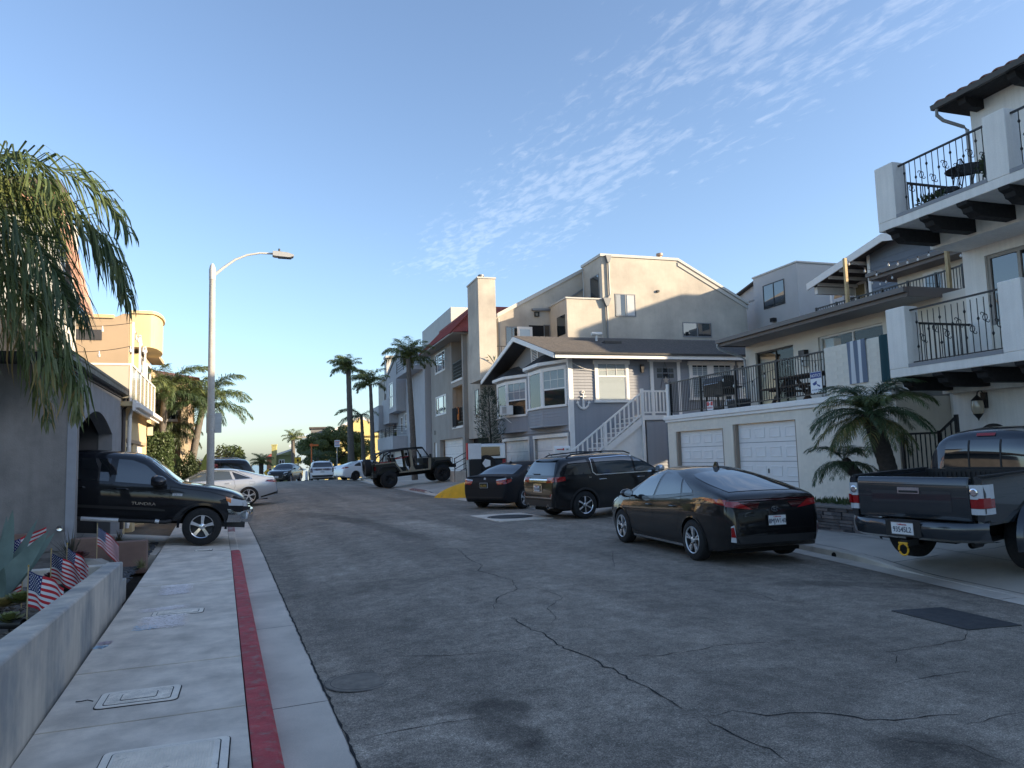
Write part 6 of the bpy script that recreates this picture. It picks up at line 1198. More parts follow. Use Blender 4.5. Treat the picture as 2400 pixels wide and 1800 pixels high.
# ============================================================ blue grey clapboard house with bay windows
def bay(b, y0, y1, yn, yf, z0, z1, zs, zt, ze, nm):
 """polygonal bay: flat front y0..y1 at X=-.55, cheeks back to the wall at yn (near) and yf (far)"""
 r_ = b.r; X = -.55; t = bpy.data.objects.new('bay_window', None); COL.objects.link(t); t.parent = r_
 P = [(0, yn), (X, y0), (X, y1), (0, yf)]
 mb = MB(); mb.prism(P, 'z', z0, ze); body = mb.build('bay_body', S_sid, t)
 for k in range(3):
  a, c = Vector(P[k]), Vector(P[k + 1]); d = (c - a).normalized(); nn = Vector((-d.y, d.x)); L = (c - a).length
  if nn.x > 0: nn = -nn
  siding(t, a, c, z0, zs - .02, .125, S_sid, nn); siding(t, a, c, zt + .12, ze, .125, S_sid, nn)
  def bx(mb, s0, s1, d0, d1, q0, q1):
   v = [a + d * s + nn * dd for s, dd in ((s0, d0), (s1, d0), (s1, d1), (s0, d1))]; mb.add([(p.x, p.y, z) for z in (q0, q1) for p in v], [(0, 3, 2, 1), (4, 5, 6, 7), (0, 1, 5, 4), (1, 2, 6, 5), (2, 3, 7, 6), (3, 0, 4, 7)])
  m_ = .12 if k == 1 else .10
  mb = MB(); bx(mb, 0, m_, -.02, .035, zs, zt); bx(mb, L - m_, L, -.02, .035, zs, zt); bx(mb, 0, L, -.02, .045, zt, zt + .14); w = mb.build('window', M_trimw, t); mb = MB(); bx(mb, -.02, L + .02, -.02, .10, zs - .09, zs); mb.build('sill', M_trimw, w)
  zm = zs + (zt - zs) * (.47 if k != 1 else 2)
  if k != 1: mb = MB(); bx(mb, m_, L - m_, -.01, .028, zm - .03, zm + .03); mb.build('meeting_rail', M_trimw, w)
  mb = MB(); bx(mb, m_, L - m_, .004, .010, zs, zt); mb.build('pane', M_wg, w)
  mb = MB(); bx(mb, m_, L - m_, .001, .003, zs, zt if k == 1 else zm); mb.build('room', M_dkroom, w)
  if k != 1:
   mb = MB(); bx(mb, m_, L - m_, .001, .0025, zm, zt); mb.build('shade', mat('roller_shade', (.30, .33, .36), .8), w)
   for f_ in (.33, .66): mb = MB(); s = m_ + (L - 2 * m_) * f_; bx(mb, s - .009, s + .009, .0, .018, zm, zt); mb.build('glazing_bar', M_trimw, w)
   mb = MB(); q = (zm + zt) / 2; bx(mb, m_, L - m_, .0, .018, q - .009, q + .009); mb.build('glazing_bar', M_trimw, w)
  for s0, s1 in ((m_, m_ + .035), (L - m_ - .035, L - m_)): mb = MB(); bx(mb, s0, s1, -.01, .022, zs, zt); mb.build('sash', M_trimw, w)
 # hipped cap with white fascia
 e = .22; Q = [(0.02, yn - e), (X - e, y0 - e * .6), (X - e, y1 + e * .6), (0.02, yf + e)]; T = [(0.02, (yn + y0) / 2 + .25), (-.08, y0 + .35), (-.08, y1 - .35), (0.02, (yf + y1) / 2 - .25)]
 mb = MB(); mb.prism(Q, 'z', ze, ze + .13); mb.build('bay_fascia', M_trimw, t); mb = MB(); mb.add([(p[0], p[1], ze + .13) for p in Q] + [(p[0], p[1], ze + .62) for p in T], [(0, 1, 5, 4), (1, 2, 6, 5), (2, 3, 7, 6), (4, 5, 6, 7)]); mb.build('bay_roof', mat('shingle_dark', (.03, .03, .033), .95, var=.3, vscale=12, bump=.5, bscale=35), t)
 return t
def house_grey():
 b = Bld('clapboard_house', 'blue grey clapboard house with two bay windows, white trim and outside stair', 12.3, 26.4, -2.5); r_ = b.r; LEN = 13.0; WD = 9.3
 zE = 5.62; b.part('front_wall', S_sid, (0.0, .2, .0, WD, 2.62, zE)); fg = Face(r_, 'X-', 0.0)
 fg.wall(0, WD, -.2, 2.61, [(.42, 4.30, -.3, 2.42), (5.15, 8.98, -.3, 2.42)], mat('stucco_base_grey', (.27, .285, .31), .9, var=.08, bump=.2), .2, 'garage_front')
 for a, c in ((.42, 4.30), (5.15, 8.98)):
  fg.part('garage_casing', M_trimw, (a - .10, a, -.1, .03, -.1, 2.42)); fg.part('garage_casing', M_trimw, (c, c + .10, -.1, .03, -.1, 2.42)); fg.part('garage_casing', M_trimw, (a - .14, c + .14, -.1, .05, 2.42, 2.56)); fg.garage(a, c, .25, 2.42, M_garw, rec=.12, cols=4)
 b.part('side_wall', S_sid, (.0, LEN, 0.004, .2, -.2, zE)); b.part('rear_walls', S_sid, (LEN - .2, LEN, .2, WD, -.2, zE), (0.2, LEN, WD - .2, WD, -.2, zE))
 siding(r_, (.02, .0), (LEN, .0), .40, zE, .118, S_sid, (0, -1)); siding(r_, (0, .06), (0, WD), 2.66, zE, .118, S_sid, (-1, 0))
 b.part('corner_board', M_trimw, (-.045, .13, -.045, -.02, .2, zE)); b.part('corner_board', M_trimw, (-.045, -.022, -.02, .14, 2.6, zE))
 mb = MB(); mb.tube([(-.06, -.06, 5.5), (-.06, -.06, .6)], .022, 6); mb.build('conduit', M_trimw, r_)
 mb = MB(); P = [Vector((-.5, -.35, 5.62)), Vector((1.0, -.06, 5.0)), Vector((2.6, -.08, 5.05))]; mb.tube([P[0].lerp(P[1], t) - Vector((0, 0, .12 * math.sin(math.pi * t))) for t in np.linspace(0, 1, 10)] + [P[1].lerp(P[2], t) for t in np.linspace(.1, 1, 5)], .008, 5); mb.build('service_cable', M_trimw, r_)
 bay(b, 1.66, 3.30, .26, 4.62, 2.86, 0, 3.70, 5.12, 5.36, 'near'); bay(b, 6.52, 8.05, 5.12, 9.2, 2.80, 0, 3.60, 5.08, 5.32, 'far')
 # roof: front gable, ridge runs back
 ridge_y, ridge_z, ov = 4.35, 7.05, .62; yL, yR = -ov, WD + ov; zEv = 5.62; X0, X1 = -.85, LEN + .5
 mb = MB(); mb.add([(X0, yL, zEv), (X1, yL, zEv), (X1, ridge_y, ridge_z), (X0, ridge_y, ridge_z), (X0, yR, zEv), (X1, yR, zEv)] + [(X0, yL, zEv - .05), (X1, yL, zEv - .05), (X1, ridge_y, ridge_z - .05), (X0, ridge_y, ridge_z - .05), (X0, yR, zEv - .05), (X1, yR, zEv - .05)],
  [(0, 1, 2, 3), (3, 2, 5, 4), (6, 9, 8, 7), (9, 10, 11, 8), (0, 6, 7, 1), (4, 5, 11, 10), (0, 3, 9, 6), (3, 4, 10, 9), (1, 7, 8, 2), (2, 8, 11, 5)]); rf = mb.build('roof', M_shing, r_)
 # shingle courses: shallow steps
 n = 26
 for k in range(n):
  t0 = k / n; y = yL + (ridge_y - yL) * t0; z = zEv + (ridge_z - zEv) * t0; y2 = yL + (ridge_y - yL) * (t0 + 1.02 / n); z2 = zEv + (ridge_z - zEv) * (t0 + 1.02 / n); mb = MB(); mb.add([(X0, y, z + .016), (X1, y, z + .016), (X1, y2, z2 + .004), (X0, y2, z2 + .004), (X0, y, z + .001), (X1, y, z + .001)], [(0, 1, 2, 3), (0, 4, 5, 1)]); mb.build('shingle_course', M_shing, rf)
 mb = MB()
 for k in range(44): x = X0 + k * .31; mb.prism([(ridge_y - .13, ridge_z - .03), (ridge_y, ridge_z + .035), (ridge_y + .13, ridge_z - .03), (ridge_y, ridge_z)], 'x', x, x + .29)
 o = mb.build('ridge_caps', M_shing, rf); o['kind'] = 'stuff'
 mb = MB(); mb.add([(X0 - .03, yL, zEv - .01), (X0 - .03, ridge_y, ridge_z - .01), (X0 - .03, ridge_y, ridge_z - .22), (X0 - .03, yL, zEv - .20), (X0 + .02, yL, zEv - .01), (X0 + .02, ridge_y, ridge_z - .01), (X0 + .02, ridge_y, ridge_z - .22), (X0 + .02, yL, zEv - .20)], [(0, 1, 2, 3), (4, 7, 6, 5), (0, 3, 7, 4), (2, 6, 7, 3), (0, 4, 5, 1)]); mb.build('bargeboard', M_trimw, rf)
 mb = MB(); mb.add([(X0 - .03, yR, zEv - .01), (X0 - .03, ridge_y + .001, ridge_z - .01), (X0 - .03, ridge_y + .001, ridge_z - .22), (X0 - .03, yR, zEv - .20), (X0 + .02, yR, zEv - .01), (X0 + .02, ridge_y + .001, ridge_z - .01), (X0 + .02, ridge_y + .001, ridge_z - .22), (X0 + .02, yR, zEv - .20)], [(0, 1, 2, 3), (4, 7, 6, 5), (0, 3, 7, 4), (2, 6, 7, 3), (0, 4, 5, 1)]); mb.build('bargeboard', M_trimw, rf)
 b.part('fascia', M_trimw, (X0 + .03, X1, yL - .03, yL + .0, zEv - .20, zEv - .055), par=rf); b.part('gutter', M_black, (X0, X1, yL - .10, yL - .03, zEv - .05, zEv + .03), par=rf)
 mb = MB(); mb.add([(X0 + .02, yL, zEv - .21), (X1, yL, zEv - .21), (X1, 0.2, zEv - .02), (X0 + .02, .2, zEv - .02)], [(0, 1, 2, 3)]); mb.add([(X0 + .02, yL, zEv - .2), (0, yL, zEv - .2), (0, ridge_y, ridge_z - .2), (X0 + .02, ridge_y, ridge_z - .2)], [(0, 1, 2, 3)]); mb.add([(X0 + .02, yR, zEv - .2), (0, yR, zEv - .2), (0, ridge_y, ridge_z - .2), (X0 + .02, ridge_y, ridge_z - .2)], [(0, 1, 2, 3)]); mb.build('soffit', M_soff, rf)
 mb = MB(); mb.prism([(0.0, zE - .02), (WD, zE - .02), (ridge_y, ridge_z - .1)], 'x', .0, .12); mb.build('gable_wall', mat('gable_grey', (.23, .24, .25), .8), r_)
 fv = Face(r_, 'X-', -.002); w = fv.part('attic_vent', M_trimw, (3.40, 3.50, -.02, .05, 5.75, 6.42), (4.22, 4.32, -.02, .05, 5.75, 6.42), (3.36, 4.36, -.02, .06, 6.42, 6.53), (3.32, 4.40, -.02, .09, 5.69, 5.75)); fv.part('vent_back', M_dkroom, (3.5, 4.22, -.02, .01, 5.75, 6.42), par=w)
 for k in range(9): z = 5.77 + k * .072; mb = MB(); mb.add([fv.pt(a, d, q) for a in (3.5, 4.22) for d, q in ((.045, z), (.015, z + .05), (.020, z + .052), (.05, z + .004))], [(0, 1, 5, 4), (3, 7, 6, 2), (0, 4, 7, 3), (1, 2, 6, 5)]); mb.build('louvre', M_trimw, w)
 mb = MB(); c = b.loc(z5(1080, 628), Y=3.6); mb.tube([(c.x, 3.3, 6.7), (c.x, 3.3, 7.06)], .05, 8); mb.tube([(c.x - .22, 3.3, 7.08), (c.x + .26, 3.3, 7.08)], .085, 10); mb.build('roof_vent', mat('vent_white', (.6, .6, .58), .5), rf, smooth=45)
 c = b.loc(z5(1195, 660), Y=2.6); b.part('low_vent', M_black, (c.x - .4, c.x + .4, 2.4, 2.7, 6.50, 6.62), par=rf)
 # side wall: window, door, paired windows
 fs = Face(r_, 'Y-', -.036)
 def trimwin(a0, a1, z0, z1, bars=True, bl=True):
  w = fs.part('window', M_trimw, (a0 - .12, a0, -.02, .05, z0, z1), (a1, a1 + .12, -.02, .05, z0, z1), (a0 - .17, a1 + .17, -.02, .065, z1, z1 + .17), (a0 - .17, a1 + .17, -.02, .09, z0 - .11, z0)); zm = z0 + (z1 - z0) * .66; fs.part('meeting_rail', M_trimw, (a0, a1, .0, .04, zm - .03, zm + .03), par=w); fs.part('pane', M_wg, (a0, a1, .028, .033, z0, z1), par=w); fs.part('sash', M_trimw, (a0, a0 + .035, .0, .036, z0, z1), (a1 - .035, a1, .0, .036, z0, z1), par=w)
  for f_ in (.33, .66): c = a0 + (a1 - a0) * f_; fs.part('glazing_bar', M_trimw, (c - .008, c + .008, .015, .036, zm, z1), par=w)
  fs.blinds(a0, a1, z0 + .02, z1 - .01, mat('blind_white', (.50, .52, .54), .7) if bl else mat('shutter_white', (.42, .44, .47), .7), w, .045 if bl else .075, -.024, .010); return w
 trimwin(1.19, 2.45, 3.83, 5.26); trimwin(5.5, 6.28, 3.9, 5.26, bl=False); trimwin(6.52, 7.42, 3.9, 5.26, bl=False); trimwin(7.9, 8.8, 3.9, 5.26, bl=False)
 dr = fs.part('front_door', mat('door_grey', (.20, .21, .225), .6), (3.69, 4.80, -.02, .03, 3.1, 5.38)); fs.part('door_casing', M_trimw, (3.55, 3.69, -.02, .05, 3.1, 5.38), (4.80, 4.94, -.02, .05, 3.1, 5.38), (3.46, 5.03, -.02, .065, 5.38, 5.53), par=dr)
 for i in range(3):
  for j in range(2): fs.part('door_light', G_win, (3.86 + i * .27, 4.09 + i * .27, .028, .036, 4.72 + j * .22, 4.90 + j * .22), par=dr)
 mb = MB(); mb.tube([(4.24, -.07, 5.4), (4.0, -.08, 4.3)], .008, 5); mb.tube([(4.24, -.07, 5.4), (4.5, -.08, 4.3)], .008, 5); mb.build('door_hanger', M_black, dr); mb = MB(); st = [(4.24 + (.16 if k % 2 == 0 else .07) * math.sin(k * math.pi / 5), 4.62 + (.16 if k % 2 == 0 else .07) * math.cos(k * math.pi / 5)) for k in range(10)]; mb.prism(st, 'y', -.10, -.085); mb.build('star_ornament', mat('bleached_wood', (.42, .36, .3), .8), dr)
 l = fs.part('wall_lamp', M_black, (3.10, 3.20, 0, .05, 4.95, 5.2), (3.08, 3.22, .05, .17, 5.05, 5.25)); fs.part('lamp_glass', mat('smoked_lamp', (.1, .09, .08), .2), (3.10, 3.20, .06, .16, 4.92, 5.05), par=l)
 # stair along the side wall
 st = bpy.data.objects.new('outside_stair', None); COL.objects.link(st); st.parent = r_; y0, y1 = -1.35, -.05; n = 13; xa, za, xb, zb = -.9, .62, 2.45, 3.06
 for i in range(n): x = xa + (xb - xa) * i / n; z = za + (zb - za) * (i + 1) / n; b.part('tread', M_trimw, (x - .03, x + (xb - xa) / n, y0 + .05, y1, z - .045, z), par=st); b.part('riser', mat('riser_grey', (.35, .36, .38), .7), (x + .0, x + .02, y0 + .07, y1, z - (zb - za) / n, z - .045), par=st)
 b.part('landing', M_trimw, (2.45, 5.2, y0, y1, 2.98, 3.10), par=st); b.part('landing_skirt', M_trimw, (2.45, 5.2, y0 - .025, y0, 2.94, 3.12), par=st)
 mb = MB(); mb.prism([(xa - .1, .3), (xa - .1, za - .1), (xb, zb - .12), (xb, .3)], 'y', y0 + .10, y0 + .14); mb.build('stair_side', M_trimw, st); mb = MB(); mb.prism([(xa - .05, za - .22), (xa - .05, za + .05), (xb, zb + .04), (xb, zb - .26)], 'y', y0, y0 + .05); mb.build('stringer', M_trimw, st)
 def srail(x0, z0, x1, z1, nb, nm):
  for dz, h in ((.92, .07), (.10, .06)):
   mb = MB(); mb.add([(x, y, z + dz + hh) for x, z in ((x0, z0), (x1, z1)) for y in (y0 - .01, y0 + .06) for hh in (0, h)], [(0, 1, 3, 2), (4, 6, 7, 5), (0, 4, 5, 1), (2, 3, 7, 6), (1, 5, 7, 3), (0, 2, 6, 4)]); mb.build('handrail', M_trimw, st)
  me = MB().box(-.028, .028, -.02, .02, .14, .93).mesh('baluster', [M_trimw])
  for i in range(1, nb): t = i / nb; link('baluster', me, st, (x0 + (x1 - x0) * t, y0 + .025, z0 + (z1 - z0) * t))
 srail(xa, za, xb, zb, 17, 's'); srail(xb, 3.10, 3.55, 3.10, 7, 'l')
 for x, z0, z1 in ((xb, .3, 4.16), (3.58, .3, 4.16), (xa + .02, .3, 1.72), ((xa + xb) / 2 + .05, .4, 2.86)): b.part('newel_post', M_trimw, (x - .06, x + .06, y0 - .03, y0 + .09, z0, z1), par=st)
 # shaft of clapboard under the landing
 b.part('understair_wall', S_sid, (2.6, 5.2, -1.30, -.05, .2, 2.93)); siding(r_, (2.6, -1.30), (5.2, -1.30), .35, 2.93, .118, S_sid, (0, -1)); b.part('hatch', M_trimw, (1.2, 2.35, -1.40, -1.38, .4, 1.5))
 return b
HG = house_grey()
def grey_things():
 o = HG.r.matrix_basis; a = thing('anchor_ornament', 'white anchor ornament on the blue grey clapboard wall', 'anchor', o @ Vector((.53, -.06, 3.45)), R(-2.5))
 MB().tube([(0, 0, .05), (0, 0, .62)], [.055, .028], 8).build('shank', M_trimw, a, smooth=50); MB().tube([(-.13, 0, .52), (.13, 0, .52)], .024, 8).build('stock', M_trimw, a); MB().tube([(.055 * math.sin(q), 0, .68 + .055 * math.cos(q)) for q in np.linspace(0, 2 * math.pi, 17)], .018, 6, False).build('ring', M_trimw, a, smooth=50)
 MB().tube([(-.25, 0, .30), (-.20, 0, .16), (-.10, 0, .06), (0, 0, .03), (.10, 0, .06), (.20, 0, .16), (.25, 0, .30)], [.02, .035, .045, .05, .045, .035, .02], 8).build('arms', M_trimw, a, smooth=50)
 for sg in (-1, 1): mb = MB(); mb.prism([(sg * .25, .36), (sg * .17, .25), (sg * .31, .24)], 'y', -.02, .02); mb.build('fluke', M_trimw, a)
 t = thing('air_conditioner', 'white window air conditioner in the far bay window', 'air conditioner', o @ Vector((-.62, 6.05, 3.62)), R(-2.5 - 20)); MB().box(-.42, .2, -.30, .30, 0, .42).build('casing', M_trimw, t); MB().box(-.425, -.42, -.25, .25, .05, .37).build('grille', mat('ac_grille', (.12, .11, .10), .7), t)
 for k in range(9): MB().box(-.3, -.1, -.306, -.30, .06 + k * .035, .075 + k * .035).build('louvre', M_seam2, t)
 for sg in (-1, 1): MB().tube([(-.35, sg * .22, 0), (.1, sg * .22, -.38)], .015, 5).build('bracket', M_trimw, t)
 p = HG.loc(z5(875, 1412), Y=-2.6); t = thing('mailbox', 'white mailbox with a red flag and the number 88 beside the stair foot', 'mailbox', o @ Vector((p.x, -2.6, .35)), R(-2.5)); h = p.z - .35
 mb = MB(); mb.prism([(-.10, 0), (.10, 0), (.10, .14)] + [(.10 * math.cos(q), .14 + .09 * math.sin(q)) for q in np.linspace(.3, math.pi - .3, 7)] + [(-.10, .14)], 'x', -.30, .30)
 mb.v = [(x, y, z + h) for x, y, z in mb.v]; mb.build('box', M_trimw, t); MB().box(-.05, .05, -.04, .04, 0, h).build('post', M_trimw, t); MB().box(-.22, .04, -.115, -.105, h + .10, h + .125).build('flag', MATS['sign_red'], t); MB().box(-.0, .05, -.116, -.106, h + .08, h + .15).build('flag_tab', MATS['sign_red'], t); text('number', '88', .08, M_black, t, (.18, -.104, h + .08), (1, 0, 0), (0, 0, 1), .002)
 # red and white meter cabinet by the saloon
 p = ony(1112, 1076, 31.0); t = thing('notice_board', 'white board with a red edge on a grey post behind the black saloon', 'sign', (p.x, 31.0, .25)); hh = p.z - .25; MB().box(-.30, .30, -.05, .05, hh, hh + .68).build('board', M_white, t); MB().box(-.36, -.30, -.06, .06, hh - .02, hh + .70).build('red_edge', MATS['sign_red'], t); MB().box(-.34, -.26, -.04, .04, 0, hh).build('post', M_steel, t); MB().box(-.26, .30, -.03, .03, 0, hh - .02).build('back_panel', M_black, t)
 t = thing('stair_handrail', 'black metal handrail on short steps beside the taupe house garage', 'handrail', (11.0, 38.6, .45), R(-2.5));
 for k in range(4): MB().tube([(.0, 0, .35 + .28 * k), (1.3, 0, 1.0 + .28 * k)], .022, 6).build('rail', M_black, t)
 MB().tube([(0, 0, -.1), (0, 0, 1.22)], .025, 6).build('post', M_black, t); MB().box(0.0, 1.8, -.2, 1.2, -.3, .5).build('steps', M_conc, t)
grey_things()
# yellow painted wedge of curb
yk = thing('yellow_curb', 'bright yellow painted concrete curb wedge beside the matte black saloon', 'curb', (7.62, 29.9, zr(7.7, 29.9)), R(-52)); rows = []
for x in np.linspace(0, 2.6, 20):
 h = .05 + .72 * math.sin(min(1, x / 2.6) * 1.5) ** .62; rows.append([(x, -.02, -.1), (x, .0, h * .55), (x, .10, h * .9), (x, .28, h), (x, .9, h), (x, 1.0, -.1)])
mb = MB(); mb.grid(rows); n = 6; mb.f += [tuple(range(n)), tuple(19 * n + i for i in range(n - 1, -1, -1))]; mb.m += [0, 0]; mb.build('ramp', M_yel, yk, smooth=40)
# ============================================================ grey stucco apartment block with chimney
def apartments():
 b = Bld('apartment_block', 'grey stucco apartment block with tall chimney and sloping parapets behind the clapboard house', 12.6, 36.5, -2.5, 'building'); r_ = b.r
 # main block seen side on
 mb = MB(); mb.prism([(6.5, -.3), (16.0, -.3), (15.9, 10.35), (11.3, 12.75), (6.5, 12.75)], 'y', .0, 2.6); mb.build('main_block', S_taupe, r_)
 f = Face(r_, 'Y-', -.001)
 def pw(a0, a1, z0, z1, mv=(.5,), fm=None, g=None, F=None): F = F or f; fm = fm or M_gut; w = F.part('window', fm, (a0, a0 + .05, -.02, .03, z0, z1), (a1 - .05, a1, -.02, .03, z0, z1), (a0, a1, -.02, .035, z0 - .03, z0 + .04), (a0, a1, -.02, .032, z1 - .05, z1)); F.part('pane', g or G_win, (a0 + .03, a1 - .03, -.02, .008, z0, z1), par=w); [F.part('mullion', fm, (a0 + (a1 - a0) * q - .025, a0 + (a1 - a0) * q + .025, -.02, .026, z0, z1), par=w) for q in mv]; return w
 w = pw(7.27, 8.53, 9.33, 10.6); f.part('curtain', MATS['roller_shade'], (7.34, 7.60, -.01, .012, 9.38, 10.55), par=w); f.part('curtain', M_curt, (8.0, 8.46, -.01, .012, 9.38, 10.55), par=w); pw(11.48, 13.4, 8.25, 9.09); pw(8.2, 9.6, 5.8, 7.0); pw(12, 13.4, 5.6, 6.8)
 b.part('wall_lamp', M_black, (9.9, 10.05, -.10, .0, 10.78, 10.9));
 mb = MB(); mb.prism([(6.42, 12.70), (11.36, 12.70), (16.05, 10.25), (16.05, 10.42), (11.40, 12.86), (6.42, 12.86)], 'y', -.06, 2.7); mb.build('parapet_cap', mat('coping', (.5, .49, .46), .7), r_)
 mb = MB(); mb.prism([(11.36, 12.6), (16.0, 10.18), (16.0, 9.98), (11.36, 12.40)], 'y', -.045, .0); mb.build('rake_board', mat('rake_pale', (.46, .44, .40), .8), r_)
 # downspout with hoppers
 mb = MB(); mb.tube([(6.9, -.09, 12.6), (6.9, -.09, 10.5), (6.7, -.09, 10.25), (6.7, -.09, 5)], .055, 8); mb.prism([(6.72, 12.75), (7.08, 12.75), (6.97, 12.35), (6.83, 12.35)], 'y', -.18, -.001); mb.prism([(6.45, 10.3), (6.95, 10.3), (6.77, 9.85), (6.63, 9.85)], 'y', -.2, -.001); mb.build('downspout', M_gut, r_)
 # lower wing with balcony parapet
 b.part('wing', S_taupe, (4.32, 6.499, .02, 2.6, -.3, 10.22)); b.part('wing_cap', MATS['coping'], (4.26, 6.49, -.03, 2.6, 10.22, 10.30)); fw = Face(r_, 'X-', 4.32); fw.part('side_window', G_win, (.3, 1.5, -.02, .02, 8.3, 9.4))
 fx = Face(r_, 'X-', 6.499); w = fx.part('window', M_gut, (.35, 1.55, -.02, .03, 10.4, 10.45), (.35, 1.55, -.02, .03, 11.75, 11.8), (.35, .40, -.02, .03, 10.45, 11.75), (1.5, 1.55, -.02, .03, 10.45, 11.75)); fx.part('pane', G_win, (.4, 1.5, -.02, .012, 10.45, 11.75), par=w)
 # recessed wall under the rake, with doors to a balcony
 mb = MB(); mb.prism([(.45, -.3), (6.498, -.3), (6.498, 12.55), (6.4, 12.5), (1.2, 9.68), (.45, 9.30)], 'y', 2.6, 5.6); mb.build('rear_block', S_taupe, r_)
 mb = MB(); mb.prism([(1.1, 9.55), (6.49, 12.46), (6.49, 12.66), (1.1, 9.78)], 'y', 2.50, 5.7); mb.build('rake_cap', MATS['coping'], r_); mb = MB(); mb.prism([(3.2, 10.0), (4.4, 10.02), (6.4, 11.3), (6.4, 11.42), (4.4, 10.14), (3.2, 10.12)], 'y', 2.45, 2.599); mb.build('ledge', M_gut, r_)
 b.part('eave', M_gut, (.2, .5, 2.3, 5.6, 9.18, 9.36)); mb = MB(); mb.tube([(1.15, 2.52, 9.5), (1.15, 2.52, 6)], .05, 8); mb.build('downspout', M_gut, r_)
 g = Face(r_, 'Y-', 2.599); pw(1.58, 2.35, 7.0, 9.05, F=g, mv=(.5,)); dw = g.part('open_door', M_trimw, (2.2, 3.1, .25, .30, 7.0, 9.0)); g.part('door_glass', mat('pale_glass', (.35, .40, .43), .15, coat=1), (2.35, 2.95, .30, .305, 7.2, 8.85), par=dw); g.part('doorway', M_dkroom, (3.0, 3.9, -.02, .006, 7.0, 9.15)); pw(3.9, 4.3, 7.6, 9.2, F=g, mv=())
 gl = g.part('wall_lantern', M_black, (3.35, 3.40, 0, .12, 9.7, 9.9), (3.58, 3.63, 0, .12, 9.7, 9.9), (3.35, 3.63, 0, .13, 9.9, 9.94), (3.35, 3.63, 0, .13, 9.66, 9.7))
 fs = Face(r_, 'X-', .449); w = fs.part('window', M_gut, (2.9, 2.95, -.02, .03, 6.8, 8.9), (4.2, 4.25, -.02, .03, 6.8, 8.9), (2.9, 4.25, -.02, .03, 8.85, 8.9)); fs.part('pane', G_win, (2.93, 4.22, -.02, .01, 6.8, 8.87), par=w)
 # balcony with railing in front of it
 b.part('balcony', S_taupe, (-.55, 4.3, .5, 2.6, 6.35, 6.55)); t = thing('balcony_railing', 'black balcony railing with plants above the clapboard gable', 'railing', r_.location, R(-2.5)); rail(t, (-.5, .55), (4.2, .55), 6.58, 7.6, .4, M_black, .012, post=4); rail(t, (-.5, .55), (-.5, 2.5), 6.58, 7.6, .4, M_black, .012)
 # street front: chimney, lower wall
 b.part('chimney', S_taupe, (-.6, .38, .40, 2.62, 5.75, 11.22)); b.part('chimney_cap', MATS['coping'], (-.64, .42, .36, 2.66, 11.22, 11.30)); mb = MB(); mb.lathe([(.14, 11.3), (.14, 11.6), (.18, 11.6), (.18, 11.68), (0, 11.7)], 12, 'z', (-.1, 1.5, 0)); mb.build('flue', M_gut, r_)
 b.part('street_wall', S_taupe, (0.0, .449, 2.6, 5.5, 2.75, 9.2)); f0 = Face(r_, 'X-', -.001); w = f0.part('window', M_gut, (2.9, 2.95, -.02, .04, 4.1, 5.45), (3.65, 3.7, -.02, .04, 4.1, 5.45), (2.9, 3.7, -.02, .05, 4.05, 4.1), (2.9, 3.7, -.02, .04, 5.45, 5.5)); f0.part('pane', G_win, (2.93, 3.67, -.02, .012, 4.1, 5.47), par=w); f0.part('sliding_sash', M_trimw, (3.28, 3.34, -.02, .03, 4.1, 5.45), par=w)
 b.part('undercroft', M_dkroom, (.30, .449, 2.7, 5.4, -.3, 2.75)); mb = MB(); c = b.loc(z6(190, 130), Y=3); mb.lathe([(.18, 12.8), (.18, 13.1), (.12, 13.2), (.12, 13.4), (.2, 13.42), (.2, 13.55), (0, 13.58)], 12, 'z', (c.x, 1.6, 0)); mb.build('roof_vent', mat('copper_vent', (.38, .26, .18), .5), r_, smooth=40)
 return b
HA = apartments()
def plant_tuft(nm, lab, loc, n, h, m, cat='plant', w=.03, par=None, spread=.5):
 t = thing(nm, lab, cat, loc); mb = MB()
 for i in range(n):
  a = random.uniform(0, 6.283); e = random.uniform(.5, 1.5); l = h * random.uniform(.5, 1); c = Vector((random.gauss(0, .1) * spread, random.gauss(0, .3) * spread, 0)); d = Vector((math.cos(a) * math.cos(e), math.sin(a) * math.cos(e), math.sin(e))) * l; s = d.cross(Vector((0, 0, 1))).normalized() * w
  mb.add([c - s * .5, c + s * .5, c + d * .6 + s, c + d - Vector((0, 0, l * .15)), c + d * .6 - s], [(0, 1, 2, 3, 4)])
 mb.build('foliage', m, t); return t
o = HA.r.matrix_basis
plant_tuft('flowering_plant', 'orange flowering plant on the apartment balcony above the gable', o @ Vector((1.6, .7, 7.0)), 150, .7, mat('orange_bloom', (.55, .22, .08), .7, var=.3, vscale=6), spread=1.2); plant_tuft('potted_plant', 'green spiky plant behind the apartment balcony railing', o @ Vector((.2, .8, 6.6)), 90, .8, mat('spiky_green', (.09, .12, .04), .6, var=.3, vscale=6))
